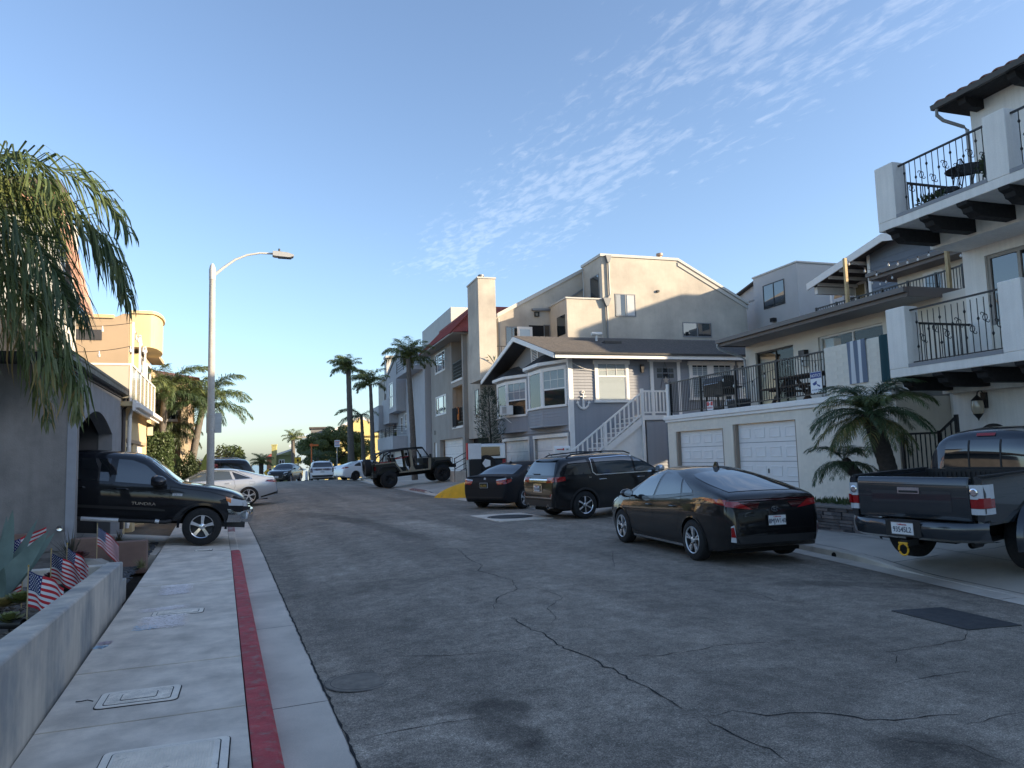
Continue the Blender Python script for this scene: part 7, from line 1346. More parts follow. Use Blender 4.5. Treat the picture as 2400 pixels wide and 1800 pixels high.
# second modern block further back
def block2():
 b = Bld('modern_block', 'pale modern block with a square window standing behind the apartment roof', 12.6, 36.5, -2.5, 'building'); r_ = b.r; X = 17.0
 b.part('body', mat('stucco_pale', (.44, .44, .44), .9, var=.06, vscale=.8, bump=.3, bscale=50), (X, X + 9, -3.26, .7, 0, 12.05)); b.part('coping', MATS['coping'], (X - .06, X + 9, -3.32, .76, 12.05, 12.15)); b.part('left_wing', MATS['stucco_pale'], (X + .4, X + 8, .7, 6, 0, 10.9))
 mb = MB(); mb.prism([(.7, 11.9), (.7, 12.0), (5.5, 10.9), (5.5, 10.8)], 'x', X + .1, X + 8); mb.build('wing_roof', M_shing, r_); mb = MB(); mb.prism([(.72, 10.8), (.72, 11.9), (5.2, 10.8)], 'x', X + .4, X + .6); mb.build('wing_gable', MATS['stucco_pale'], r_)
 f = Face(r_, 'X-', X); w = f.part('window', M_black, (-2.14, -2.08, -.02, .03, 10.0, 11.35), (-.26, -.2, -.02, .03, 10.0, 11.35), (-2.14, -.2, -.02, .03, 9.95, 10.0), (-2.14, -.2, -.02, .03, 11.35, 11.4), (-1.2, -1.14, -.02, .03, 10, 11.35)); f.part('pane', G_win, (-2.1, -.22, -.02, .01, 10, 11.35), par=w)
 g = Face(r_, 'Y-', -3.26); w = g.part('window', M_gut, (X + 3.5, X + 4.7, -.02, .03, 9.5, 9.55), (X + 3.5, X + 4.7, -.02, .03, 10.2, 10.25), (X + 3.5, X + 3.55, -.02, .03, 9.55, 10.2), (X + 4.08, X + 4.12, -.02, .03, 9.55, 10.2)); g.part('pane', G_win, (X + 3.52, X + 4.68, -.02, .01, 9.52, 10.22), par=w)
 p = b.loc(z6(1010, 555), X=X); f.part('flood_lamp', M_black, (p.y - .2, p.y + .1, 0, .25, p.z - .1, p.z + .12)); return b
block2()
# slate clapboard gable house behind the cream house
def gable_house():
 b = Bld('gable_house', 'slate blue clapboard house with white gable eaves behind the cream house roof', 13.45, 21.1, -4); r_ = b.r; X = 13.0
 pk, lf, ct, cb = b.loc(zb_(1010, 262), X=X - .6), b.loc(zb_(85, 880), X=X - .6), b.loc(zb_(828, 410), X=X), b.loc(zb_(860, 690), X=X); sl = (pk.z - lf.z) / (lf.y - pk.y); yR = pk.y - (lf.y - pk.y); zl = lf.z
 yw = lf.y - 1.5   # porch recess
 mb = MB(); mb.prism([(ct.y, 3), (yR + .6, 3), (yR + .6, zl + .6 * sl), (pk.y, pk.z - .1), (ct.y, pk.z - .1 - (ct.y - pk.y) * sl)], 'x', X, X + 6); mb.build('gable_wall', S_sid2, r_)
 n = int((pk.z - cb.z + 2) / .30)
 for i in range(n):
  z = cb.z - 1.5 + i * .30; yl = min(ct.y, pk.y + (pk.z - .1 - z) / sl - .02); yr = max(yR + .6, pk.y - (pk.z - .1 - z) / sl)
  if yl > yr + .1: MB().add([(X - d, y, zz) for y in (yr, yl) for d, zz in ((.03, z), (.01, z + .31), (-.01, z + .31), (-.01, z))], [(0, 1, 5, 4), (0, 4, 7, 3), (1, 2, 6, 5), (0, 3, 2, 1), (4, 5, 6, 7)]).build('plank', S_sid2, r_)
 b.part('corner_board', M_trimw, (X - .06, X + .05, ct.y - .0, ct.y + .16, 5, ct.z - .05)); mb = MB(); mb.prism([(ct.y + .16, 4), (yw + .3, 4), (yw + .3, zl + 1.2 * sl), (ct.y + .16, pk.z - .15 - (ct.y + .16 - pk.y) * sl)], 'x', X + 1.8, X + 6); mb.build('porch_wall', mat('siding_dark_slate', (.10, .11, .13), .7), r_)
 for i in range(16): z = 7.2 + .2 * i; (MB().box(X + 1.77, X + 1.8, ct.y + .2, min(yw + .3, pk.y + (pk.z - .3 - z) / sl), z, z + .17).build('plank', MATS['siding_dark_slate'], r_) if pk.y + (pk.z - .3 - z) / sl > ct.y + .4 else None)
 for sg, ye in ((1, lf.y), (-1, yR)):
  mb = MB(); mb.add([(x, y, z + dz) for x in (X - .7, X + 6.5) for dz in (0, -.12) for y, z in ((pk.y, pk.z), (ye, zl))], [(0, 1, 5, 4), (2, 6, 7, 3), (0, 2, 3, 1), (4, 5, 7, 6), (1, 3, 7, 5), (0, 4, 6, 2)]); mb.build('roof', M_shing, r_)
  mb = MB(); mb.add([(x, y, z + dz) for x in (X - .76, X - .70) for dz in (.03, -.30) for y, z in ((pk.y, pk.z), (ye, zl))], [(0, 1, 5, 4), (2, 6, 7, 3), (0, 2, 3, 1), (4, 5, 7, 6), (1, 3, 7, 5), (0, 4, 6, 2)]); mb.build('bargeboard', M_trimw, r_)
 b.part('porch_beam', M_trimw, (X - .5, X + 2, lf.y - .45, lf.y - .25, zl - .55, zl - .2))
 for k in range(4): y = ct.y + .5 + k * .75; mb = MB(); mb.box(X - .6, X + 1.8, y, y + .08, pk.z - .35 - (y - pk.y) * sl, pk.z - .2 - (y - pk.y) * sl); mb.build('rafter', M_trimw, r_)
 F = Face(r_, 'X-', X + 1.77); d0, d1 = b.loc(zb_(380, 930), X=X + 1.77), b.loc(zb_(530, 1060), X=X + 1.77); dr = F.part('door', mat('white_door', (.55, .56, .58), .5), (d1.y, d0.y, 0, .06, d0.z - 2, d0.z)); F.part('casing', M_trimw, (d0.y, d0.y + .16, 0, .09, d0.z - 2, d0.z + .16), (d1.y - .1, d0.y, 0, .09, d0.z, d0.z + .16), par=dr); c = Vector(F.pt((d0.y + d1.y) / 2, .065, d0.z - .45)); mb = MB(); mb.prism([(c.y + .3 * math.cos(q), c.z - .12 + .3 * math.sin(q)) for q in np.linspace(0, math.pi, 10)], 'x', c.x - .01, c.x); mb.build('fan_light', G_win, dr)
 w0, w1 = b.loc(zb_(640, 870), X=X + 1.77), b.loc(zb_(810, 1010), X=X + 1.77); w = F.part('window', M_trimw, (w1.y - .0, w0.y, 0, .05, w1.z - .6, w0.z)); F.part('pane', mat('warm_room', (.45, .36, .2), .4), (w1.y + .12, w0.y - .15, .05, .056, w1.z - .6, w0.z - .15), par=w)
 for k in range(8): y = w1.y + .16 + (w0.y - w1.y - .34) * k / 7; F.part('shutter_bar', M_black, (y - .012, y + .012, .056, .066, w1.z - .6, w0.z - .15), par=w)
 l = b.loc(zb_(580, 890), X=X + 1.77); F.part('porch_lamp', M_black, (l.y - .1, l.y + .1, 0, .15, l.z - .15, l.z + .2)); b.part('rear_mass', S_sid2, (X + 2, X + 6, yR + .6, yw, 0, zl)); return b
gable_house()
# ============================================================ taupe house with red tile mansard, number 121
def house_taupe():
 b = Bld('taupe_house', 'taupe stucco three storey house with red tile eave and stacked recessed balconies', 12.6, 42.4, -2.5); r_ = b.r; f = Face(r_, 'X-', 0)
 holes = [(4.3, 7.4, 7.46, 8.82), (4.2, 7.45, 4.58, 5.87), (-.25, 2.4, 6.43, 9.05), (-.25, 2.35, 3.56, 6.05), (.0, 6.3, -.3, 2.88), (7.3, 8.3, -.3, 2.75)]
 f.wall(-.55, 8.9, -.3, 9.2, holes, S_grey2, .25); b.part('near_wall', S_grey2, (.25, 10, -.55, -.35, -.3, 9.2)); b.part('far_wall', S_grey2, (.25, 10, 8.7, 8.9, -.3, 9.2))
 for h in holes[:2]: w = f.window(h[0], h[1], h[2], h[3], M_trimw, G_win, fw=.10, rec=.02, mv=(.26, .74)); f.part('pane_bright', mat('pane_sky', (.30, .34, .38), .05, coat=1), (h[0] + .95, h[1] - .95, -.03, -.018, h[2] + .1, h[3] - .1), par=w)
 f.garage(.0, 6.3, .45, 2.88, M_garw, rec=.35, rows=5, cols=6, handle=False); f.part('side_door', M_garw, (7.3, 8.3, -.2, -.1, .3, 2.75))
 for k, (z0, z1) in enumerate(((6.43, 9.05), (3.56, 6.05))):
  b.part('loggia', S_grey2, (1.5, 1.7, -.35, 2.6, z0 - .2, z1 + .1), (.25, 1.5, 2.4, 2.6, z0 - .2, z1 + .1), (.25, 1.5, -.35, 2.4, z0 - .2, z0)); b.part('loggia_sill', M_trimw, (-.05, .25, -.30, 2.45, z0 - .1, z0 + .02)); rail(r_, (.05, -.2), (.05, 2.35), z0 + .05, z0 + 1.15, .14, M_black, .012)
  for q in range(1, 5): b.part('cross_rail', M_black, (.04, .06, -.2, 2.35, z0 + .05 + .2 * q, z0 + .08 + .2 * q))
 bp = emit_mat('lamp_glow', (1, .72, .38), 6.); l = b.part('loggia_lamp', bp, (1.30, 1.45, .05, .25, 5.2, 5.5)); b.part('lamp_cap', M_black, (1.28, 1.5, .03, .27, 5.5, 5.56), par=l)
 text('house_number', '121', .42, M_black, r_, (-.008, 7.85, 3.3), (0, -1, 0), (0, 0, 1), .01)
 # red tile skirt roof: pans and ridges run down the slope
 X0, Z0, X1, Z1 = -.75, 9.05, .9, 10.75; y0, y1 = -1.0, 9.4; mb = MB(); n = int((y1 - y0) / .11); rows = []
 for X, Z in ((X0, Z0), ((X0 + X1) / 2, (Z0 + Z1) / 2), (X1, Z1)): rows.append([(X - .05 * (.5 + .5 * math.cos(i * math.pi)), y0 + (y1 - y0) * i / n, Z + .05 * (.5 + .5 * math.cos(i * math.pi))) for i in range(n + 1)])
 mb.grid(rows); rf = mb.build('roof', M_tiler, r_); mb = MB(); n = 16; rows = []
 for t in (0, .5, 1): rows.append([(X0 + 1.65 * t + (10 - X0 - 1.65 * t) * i / n, y0 - .05 + t * 1.0 - .04 * (i % 2), Z0 + (Z1 - Z0) * t + .05 * (i % 2)) for i in range(n + 1)])
 mb.grid(rows); mb.build('hip_side', M_tiler, rf); b.part('soffit', S_grey2, (X0 + .05, 10, y0 + .05, y1, 9.0, 9.06), par=rf); b.part('ridge', M_tiler, (.75, 10, -.1, 9.3, 10.70, 10.85), par=rf)
 o = r_.matrix_basis
 for lab, y, w, m in (('black towel hung over the lower loggia railing', 1.75, .9, mat('towel_black', (.015, .015, .016), .95)), ('orange and black towel hung on the lower loggia railing', .75, .6, mat('towel_orange', (.60, .18, .03), .95, col2=(.03, .02, .02), c2scale=5, c2lo=.5, c2hi=.55))):
  t = thing('towel', lab, 'towel', o @ Vector((-.03, y, 4.75)), R(-2.5)); MB().grid([[(-.02 - .03 * math.sin(s * 16), s, z) for s in np.linspace(-w / 2, w / 2, 9)] for z in np.linspace(0, -1.25 if w > .7 else -.85, 6)]).build('cloth', m, t, smooth=60)
house_taupe()
# ============================================================ blue grey townhouse with balconies
def house_blue():
 b = Bld('blue_grey_townhouse', 'blue grey stucco townhouse with projecting bays and railed balconies beyond the taupe house', 12.6, 51.6, -2.5); r_ = b.r; f = Face(r_, 'X-', 0)
 mb = MB(); mb.prism([(0, -.5), (19, -.5), (19, 9.2), (10.5, 11.1), (7.0, 8.6), (0, 8.6)], 'x', 0, 10); mb.build('body', S_blue, r_); mb = MB(); mb.prism([(7.0, 8.6), (10.8, 11.1), (19.2, 9.2), (19.2, 9.45), (10.8, 11.38), (6.9, 8.9)], 'x', -.12, 6); mb.build('roof_edge', MATS['coping'], r_)
 b.part('rear_tower', mat('stucco_pale_blue', (.50, .49, .46), .9, var=.06), (2.4, 10, 1.5, 12.8, 8.6, 13.0)); b.part('terrace', S_blue, (-.9, 2.4, .6, 7.2, 8.15, 8.45))
 t = thing('terrace_railing', 'black horizontal bar railing round the townhouse roof terrace', 'railing', r_.location, R(-2.5))
 for k in range(5): MB().tube([(-.85, 7.1, 8.6 + .2 * k), (-.85, .7, 8.6 + .2 * k), (2.3, .7, 8.6 + .2 * k)], .025, 6).build('rail', M_black, t)
 for x, y in ((-.85, 7.1), (-.85, 3.9), (-.85, .7), (.8, .7), (2.3, .7)): MB().tube([(x, y, 8.45), (x, y, 9.45)], .03, 6).build('post', M_black, t)
 b.part('chimney', MATS['stucco_pale_blue'], (.0, 1.2, 18.6, 20.0, 8, 11.4)); b.part('chimney_cap', MATS['coping'], (-.08, 1.28, 18.5, 20.1, 11.4, 11.6))
 # bay with tall window, two more boxes and the railed balcony
 b.part('bay', S_blue, (-.8, 0, 8.0, 11.9, 5.6, 8.35)); fb = Face(r_, 'X-', -.8); w = fb.window(9.5, 11.4, 6.0, 8.15, M_trimw, G_win, fw=.1, rec=-.01, mv=(.45,), mh=(.45,)); fb.part('pane_bright', MATS['pane_sky'] if 'pane_sky' in MATS else G_win, (9.6, 10.4, -.01, .016, 6.1, 8.0), par=w)
 b.part('bay', S_blue, (-.8, 0, 12.0, 16.4, 4.8, 7.0)); b.part('bay', S_blue, (-1.2, 0, 15.6, 21, 4.3, 6.6)); b.part('balcony', S_blue, (-1.2, 0, 7.5, 16.6, 2.5, 3.55))
 t = thing('balcony_railing', 'black horizontal bar railing on the lower townhouse balcony', 'railing', r_.location, R(-2.5))
 for k in range(5): MB().tube([(-.05, 7.6, 3.7 + .11 * k * 1.4), (-1.12, 7.6, 3.7 + .154 * k), (-1.12, 16.5, 3.7 + .154 * k)], .02, 6).build('rail', M_black, t)
 for y in (7.6, 9.8, 12, 14.2, 16.5): MB().tube([(-1.12, y, 3.55), (-1.12, y, 4.35)], .03, 6).build('post', M_black, t)
 for a0, a1, z0, z1 in ((12.6, 14.6, 3.6, 5.0), (9.6, 10.5, 3.9, 5.2), (7.6, 8.4, 4.1, 5.4)): f.window(a0, a1, z0, z1, M_trimw, G_win, fw=.08, rec=-.01, mh=(.5,))
 b.part('wall_lamp', M_black, (-.2, 0, 5.0, 5.3, 2.5, 2.9)); f.garage(9, 14, .3, 2.3, M_garw, rec=-.02, handle=False)
 b2 = Bld('stucco_townhouse', 'cream grey townhouse with rounded corner at the far end of the row', 13.4, 71.5, -4); b2.part('body', mat('stucco_stone', (.42, .40, .36), .9, var=.06), (.0, 9, 0, 5, -2, 9.4)); b2.part('parapet', MATS['coping'], (-.1, 9, -.1, 5.1, 9.4, 9.7)); F = Face(b2.r, 'X-', 0); F.window(1.6, 4.0, 5.6, 7.0, M_trimw, G_win, fw=.1, rec=-.01, mh=(.5,)); F.window(2.4, 3.6, 2.4, 3.7, M_trimw, G_win, fw=.1, rec=-.01)
house_blue()
# ============================================================ far end of the street
def simple_house(nm, lab, x, y, deg, w, d, h, m, roof, rm, wins=(), z=None):
 b = Bld(nm, lab, x, y, deg, z=0.); z0 = zbase(y) - 1; b.part('walls', m, (0, w, 0, d, z0, h))
 if roof[0] == 'gable': mb = MB(); mb.prism([(-.4, h - .1), (w + .4, h - .1), (w * roof[2], roof[1])], 'y', -.4, d + .4); mb.build('roof', rm, b.r); mb = MB(); mb.prism([(.05, h - .12), (w - .05, h - .12), (w * roof[2], roof[1] - .25)], 'y', -.02, .5); mb.v = [(q[0], q[1] - .40 if q[1] < .2 else q[1], q[2]) for q in mb.v]; mb.build('gable', m, b.r); mb = MB(); [mb.add([(xa, -.45, za), (xb, -.45, zb2), (xb, -.45, zb2 - .3), (xa, -.45, za - .3), (xa, -.40, za), (xb, -.40, zb2), (xb, -.40, zb2 - .3), (xa, -.40, za - .3)], [(0, 1, 2, 3), (4, 7, 6, 5), (0, 4, 5, 1), (3, 2, 6, 7)]) for xa, za, xb, zb2 in ((-.4, h, w * roof[2], roof[1] + .08), (w * roof[2], roof[1] + .08, w + .4, h))]; mb.build('bargeboard', M_trimw, b.r)
 elif roof[0] == 'hip': mb = MB(); mb.add([(-.4, -.4, h), (w + .4, -.4, h), (w + .4, d + .4, h), (-.4, d + .4, h), (w * .35, d * .4, roof[1]), (w * .65, d * .6, roof[1])], [(0, 1, 5, 4), (1, 2, 5), (2, 3, 4, 5), (3, 0, 4), (0, 3, 2, 1)]); mb.build('roof', rm, b.r)
 else: b.part('parapet', rm, (-.12, w + .12, -.12, d + .12, h, h + .25))
 F = Face(b.r, 'Y-', 0); G_ = Face(b.r, 'X-', 0)
 for side, a0, a1, q0, q1 in wins: (F if side == 'f' else G_).window(a0, a1, q0, q1, M_trimw, G_win, fw=.12, rec=-.02, mv=(.5,), sill=False)
 return b
yel = mat('siding_yellow', (.62, .52, .22), .8, var=.05); hy = simple_house('yellow_house', 'yellow clapboard house with a white gable above the big tree', 9.5, 88, -6, 9.5, 10, 4.6, yel, ('gable', 6.75, .42), M_shing, [('f', 2.9, 3.9, 4.3, 5.4)])
for i in range(24): MB().box(.1, 9.4, -.03 + (-.41 if 4.55 + (i - 17) * .22 > 4.5 else 0), .0, .8 + i * .22, .80 + i * .22 + .19).build('plank', yel, hy.r) if i < 17 else None
hy.part('dormer', mat('dormer_grey', (.2, .2, .2), .8), (-1.6, .2, 4, 9, 2, 5.6)); hy.part('dormer_roof', M_shing, (-1.8, .4, 3.8, 9.2, 5.6, 5.8))
simple_house('pale_blue_house', 'pale blue stucco house with a stepped parapet beyond the big tree', 7.25, 105, -8, 6, 8, 4.9, mat('stucco_sky_blue', (.40, .52, .62), .9, var=.05), ('flat',), MATS['coping'], [('f', 2.4, 3.3, 2.3, 4.2)]).part('upper', MATS['stucco_sky_blue'], (.7, 6, 1, 7, 4.9, 5.5))
hg_ = simple_house('green_house', 'olive green house with a square chimney far down the street', 5.85, 124, -8, 4.0, 8, 2.9, mat('stucco_olive', (.28, .29, .14), .9, var=.08), ('gable', 3.7, .6), M_tile, [('f', .4, 1.3, .7, 2.1), ('f', 2.4, 3.6, .8, 2.2)]); hg_.part('chimney', mat('chimney_mustard', (.40, .36, .14), .9), (-.6, .12, -1, 0.2, -6, 4.3)); hg_.part('chimney_cap', MATS['chimney_mustard'], (-.66, .18, -1.06, .26, 4.3, 4.5))
simple_house('orange_house', 'orange stucco house with red tile roof farthest down the street', 4.6, 129, -8, 1.6, 6, 2.4, mat('stucco_orange', (.55, .25, .14), .9), ('hip', 3.2), M_tiler, [])
simple_house('slate_house', 'narrow blue grey house between the green and pale blue houses', 7.9, 118, -8, 2.4, 8, 4.2, S_sid, ('gable', 4.9, .5), M_shing, [('f', .5, 1.2, 2.2, 3.4)])
simple_house('white_house', 'low white cottage with a picket porch under the big tree', 8.6, 97, -8, 4, 5, 2.0, M_white, ('flat',), M_shing, [('f', .6, 1.6, .2, 1.5)])
for k, (px, py, l) in enumerate(((560, 860, 'yellow box sign'),)):
 pass
p = ony(644, 1098, 118); t = thing('shop_sign', 'small yellow panel sign far down the street beside the dark green SUV', 'sign', p); MB().box(-.5, .5, -.05, .05, -.4, .4).build('panel', mat('panel_yellow', (.65, .58, .2), .6), t); MB().box(-.05, .05, -.04, .04, -6, -.4).build('post', M_steel, t)
# signs in the middle distance
p = ony(730, 1045, 70); t = thing('street_sign', 'orange temporary street sign with one arm on an orange pole', 'sign', (p.x, 70, zbase(70))); M_or = mat('sign_orange', (.75, .16, .03), .5); h = p.z - zbase(70); MB().tube([(0, 0, 0), (0, 0, h)], .05, 8).build('pole', M_or, t); MB().box(-.15, .62, -.03, .03, h - .02, h + .14).build('arm', M_or, t); MB().lathe([(0, -.04), (.15, -.03), (.15, .03), (0, .04)], 14, 'y', (0, 0, h + .07)).build('disc', M_or, t)
p = ony(790, 1040, 57); t = thing('parking_sign', 'white parking rules sign on a thin metal pole by the white SUV', 'sign', (p.x, 57, zbase(57))); h = p.z - zbase(57); MB().tube([(0, 0, 0), (0, 0, h + .3)], .03, 8).build('pole', M_steel, t); MB().box(-.2, .2, -.05, -.035, h - .25, h + .27).build('plate', M_white, t)
for k in range(4): MB().box(-.17, .17, -.053, -.05, h + .15 - .1 * k, h + .19 - .1 * k).build('line', MATS['sign_red'] if k % 2 == 0 else MATS['sign_blue'], t)
for (px, py, y, lab, dm) in ((698, 1079, 100, 'yellow warning sign with a square plate near the pale blue house', 'sq'), (627, 1108, 100, 'yellow diamond warning sign beside the far dark palm', 'di')):
 p = ony(px, py, y); t = thing('warning_sign', lab, 'sign', (p.x, y, zbase(y))); h = p.z - zbase(y); MB().tube([(0, 0, 0), (0, 0, h)], .035, 6).build('pole', M_steel, t); mb = MB(); s = .42; mb.prism([(-s, h - s), (s, h - s), (s, h + s), (-s, h + s)] if dm == 'sq' else [(0, h - s * 1.2), (s * 1.2, h), (0, h + s * 1.2), (-s * 1.2, h)], 'y', -.03, 0); mb.build('plate', mat('sign_yellow', (.75, .45, .03), .5), t); MB().box(-.12, .12, -.035, -.03, h - .15, h + .15).build('symbol', M_black, t)
t = thing('white_bollard', 'short white bollard between the dark green and white SUVs', 'bollard', (5.45, 64.2, zbase(64.2))); MB().lathe([(0, .8), (.08, .78), (.1, .7), (.11, 0)], 12).build('post', M_white, t, smooth=40); MB().lathe([(.16, 0), (.16, .05), (.1, .06)], 12).build('base', M_black, t)
# houses beyond the right edge of the picture that stand between the street and the low sun
def off_house(x, y, w, d, h, nm, lab, steps=()):
 b = Bld(nm, lab, x, y, 0); b.part('walls', S_white, (0, w, 0, d, -.5, h)); b.part('roof', M_tile, (-.4, w + .4, -.4, d + .4, h, h + .3)); F = Face(b.r, 'X-', 0)
 for k in range(int(d / 3.2)): F.window(.8 + k * 3.2, 2.2 + k * 3.2, h - 2.2, h - .8, M_trimw, G_win, fw=.08, rec=-.01); F.window(.8 + k * 3.2, 2.2 + k * 3.2, 1.2, 2.6, M_trimw, G_win, fw=.08, rec=-.01)
 for q in steps: b.part('roof_storey', S_white, q)
off_house(11.5, -20, 11, 13, 10.5, 'neighbour_house', 'white stucco house next along the street, outside the view on the right'); off_house(11.0, -36, 11, 14, 8.6, 'neighbour_house', 'white stucco house two doors along the street, outside the view')
off_house(36.5, 16, 24, 10, 14.1, 'unseen_hill_house', 'unseen white house behind the right hand row, shaped to shade the apartment wall', [(3.0, 7.4, 6, 10, 14.4, 16.0)])  # unseen; roofline and roof storey sized to cast the stepped apartment wall shadow
# ============================================================ vegetation kit
def leafmat(name, col, col2=None, trans=.28, rough=.45):
 if name in MATS: return MATS[name]
 m = mat(name, col, rough, var=.25, vscale=5, col2=col2, c2scale=2.5); nt = m.node_tree; N = nt.nodes; L = nt.links; b = N['Principled BSDF']; o = N['Material Output']; t = N.new('ShaderNodeBsdfTranslucent'); mx = N.new('ShaderNodeMixShader'); mx.inputs[0].default_value = trans
 src = b.inputs['Base Color'].links[0].from_socket; L.new(src, t.inputs[0]); L.new(b.outputs[0], mx.inputs[1]); L.new(t.outputs[0], mx.inputs[2]); L.new(mx.outputs[0], o.inputs[0]); return m
def frond_mesh(L, n, e0, drop, ll, lw, m, hang=.5, fold=.35, seed=0, stiff=.55, jit=.12, m2=None):
 """feather frond: arching midrib with two ranks of leaflets; base at the origin, reaching along +X"""
 rs = random.Random(seed); mb = MB(); P = [Vector((0, 0, 0))]; T = []; k = 22
 for i in range(k): t = i / k; a = e0 - (e0 + drop) * t ** 1.25; d = Vector((math.cos(a), 0, math.sin(a))); T.append(d); P.append(P[-1] + d * (L / k))
 T.append(T[-1]); mb.tube(P, [max(.003, .018 * L / 2.5 * (1 - .9 * i / k)) for i in range(k + 1)], 5)
 for i in range(n):
  t = .10 + .90 * (i + .5) / n; q = t * k; j = min(int(q), k - 1); c = P[j].lerp(P[j + 1], q - j); tg = T[j]; sd = Vector((0, 1, 0)); up = tg.cross(sd) * -1
  if up.z < 0: up = -up
  l0 = ll * (math.sin(math.pi * min(1, .18 + .80 * t)) ** .6 + .12) * rs.uniform(.8, 1.1)
  for sg in (-1, 1):
   pl = rs.choice((0, fold, -fold * .5)) if fold else 0
   d = (tg * (stiff + .35 * t) + sd * sg * (.95 - .35 * t) + up * (pl + rs.gauss(0, jit))).normalized(); d2 = (d * (1 - hang) + Vector((0, 0, -1)) * hang).normalized(); d3 = (d2 * (1 - hang * .8) + Vector((0, 0, -1)) * hang * .8 + Vector((rs.gauss(0, jit), rs.gauss(0, jit), 0))).normalized()
   w = lw * rs.uniform(.8, 1.2); s = d.cross(Vector((0, 0, 1))); s = s.normalized() if s.length > .1 else tg; s = (s * .75 + Vector((rs.gauss(0, .3), rs.gauss(0, .3), rs.gauss(0, .3)))).normalized()
   a, b_, e = c, c + d * l0 * .38, c + d * l0 * .38 + d2 * l0 * .34; f = e + d3 * l0 * .30; mb.cm = 1 if (m2 and rs.random() < .25) else 0
   mb.add([a - s * w * .3, a + s * w * .3, b_ + s * w * .5, b_ - s * w * .5, e + s * w * .36, e - s * w * .36, f], [(0, 1, 2, 3), (3, 2, 4, 5), (5, 4, 6)])
 return mb.mesh('frond', [m, m2] if m2 else [m])
def palm(name, label, base, crown, fronds, nf, tr, m_tr, group=None, spread=None, lean=None, rings=True, seed=1, elevs=None):
 """fronds: list of meshes graded from upright to hanging"""
 rs = random.Random(seed); t = thing(name, label, 'palm tree', base, 0, group); bx = Vector(crown) - Vector(base); n = 26; pts, rr = [], []
 for i in range(n + 1): f = i / n; p = Vector((bx.x * f ** 1.4, bx.y * f ** 1.4, bx.z * f)); pts.append(p); rr.append((tr[0] + (tr[1] - tr[0]) * f) * (1.06 if rings and i % 2 else 1.0))
 MB().tube(pts, rr, 12).build('trunk', m_tr, t, smooth=60)
 for i in range(nf):
  f = (i + .5) / nf; mi = min(int(f * len(fronds)), len(fronds) - 1); o = link('frond', fronds[mi], t, bx + Vector((0, 0, .05 - .12 * f))); az = i * 2.39996 + rs.uniform(-.25, .25)
  if spread: az = spread(i, nf, rs)
  o.rotation_euler = (rs.uniform(-.15, .15), rs.uniform(-.12, .12), az); s = rs.uniform(.88, 1.1); o.scale = (s, s, s)
 return t
def leaf_cloud(mb, c, rad, n, size, rs, flat=.2):
 for _ in range(n):
  d = Vector((rs.gauss(0, 1), rs.gauss(0, 1), rs.gauss(0, 1))).normalized(); r_ = rs.uniform(.55, 1.0) ** .6; p = Vector(c) + Vector((d.x * rad[0], d.y * rad[1], d.z * rad[2])) * r_
  nn = (d + Vector((rs.gauss(0, .6), rs.gauss(0, .6), rs.gauss(0, .6) + flat))).normalized(); a = nn.cross(Vector((rs.random() - .5, rs.random() - .5, rs.random() - .5))).normalized(); b = nn.cross(a); s = size * rs.uniform(.6, 1.3)
  mb.add([p - a * s, p + b * s * .45, p + a * s, p - b * s * .45], [(0, 1, 2, 3)])
def bush(name, label, base, rad, n, size, m, cat='shrub', seed=3, lumps=9, stem=True, core=True):
 rs = random.Random(seed); t = thing(name, label, cat, base); mb = MB()
 for i in range(lumps):
  c = Vector((rs.uniform(-.6, .6) * rad[0], rs.uniform(-.6, .6) * rad[1], rad[2] * (1 + rs.uniform(-.45, .5)))); k = rs.uniform(.38, .62); leaf_cloud(mb, c, (rad[0] * k, rad[1] * k, rad[2] * k), n // lumps, size, rs)
 mb.build('crown', m, t, recalc=False)
 if stem: MB().tube([(0, 0, -.1), (.05, .03, rad[2])], [.05 * max(rad), .03 * max(rad)], 7).build('trunk', M_bark, t)
 return t
M_bark = mat('palm_bark', (.13, .115, .10), .95, var=.25, vscale=9, bump=.8, bscale=30, streak=.1); M_bark2 = mat('palm_bark_dark', (.045, .035, .028), .95, var=.3, vscale=14, bump=1., bscale=40)
L_pg = leafmat('palm_green', (.10, .14, .05), (.15, .17, .055)); L_pd = leafmat('palm_deep_green', (.06, .095, .04)); L_py = leafmat('palm_dry', (.36, .24, .09), (.22, .19, .06)); L_dk = leafmat('leaf_dark', (.045, .065, .03), (.06, .08, .03)); L_tree = leafmat('leaf_tree', (.09, .115, .035), (.13, .15, .045)); L_red = leafmat('leaf_wine', (.06, .012, .02)); L_hedge = leafmat('leaf_hedge', (.065, .10, .035), (.09, .12, .045))
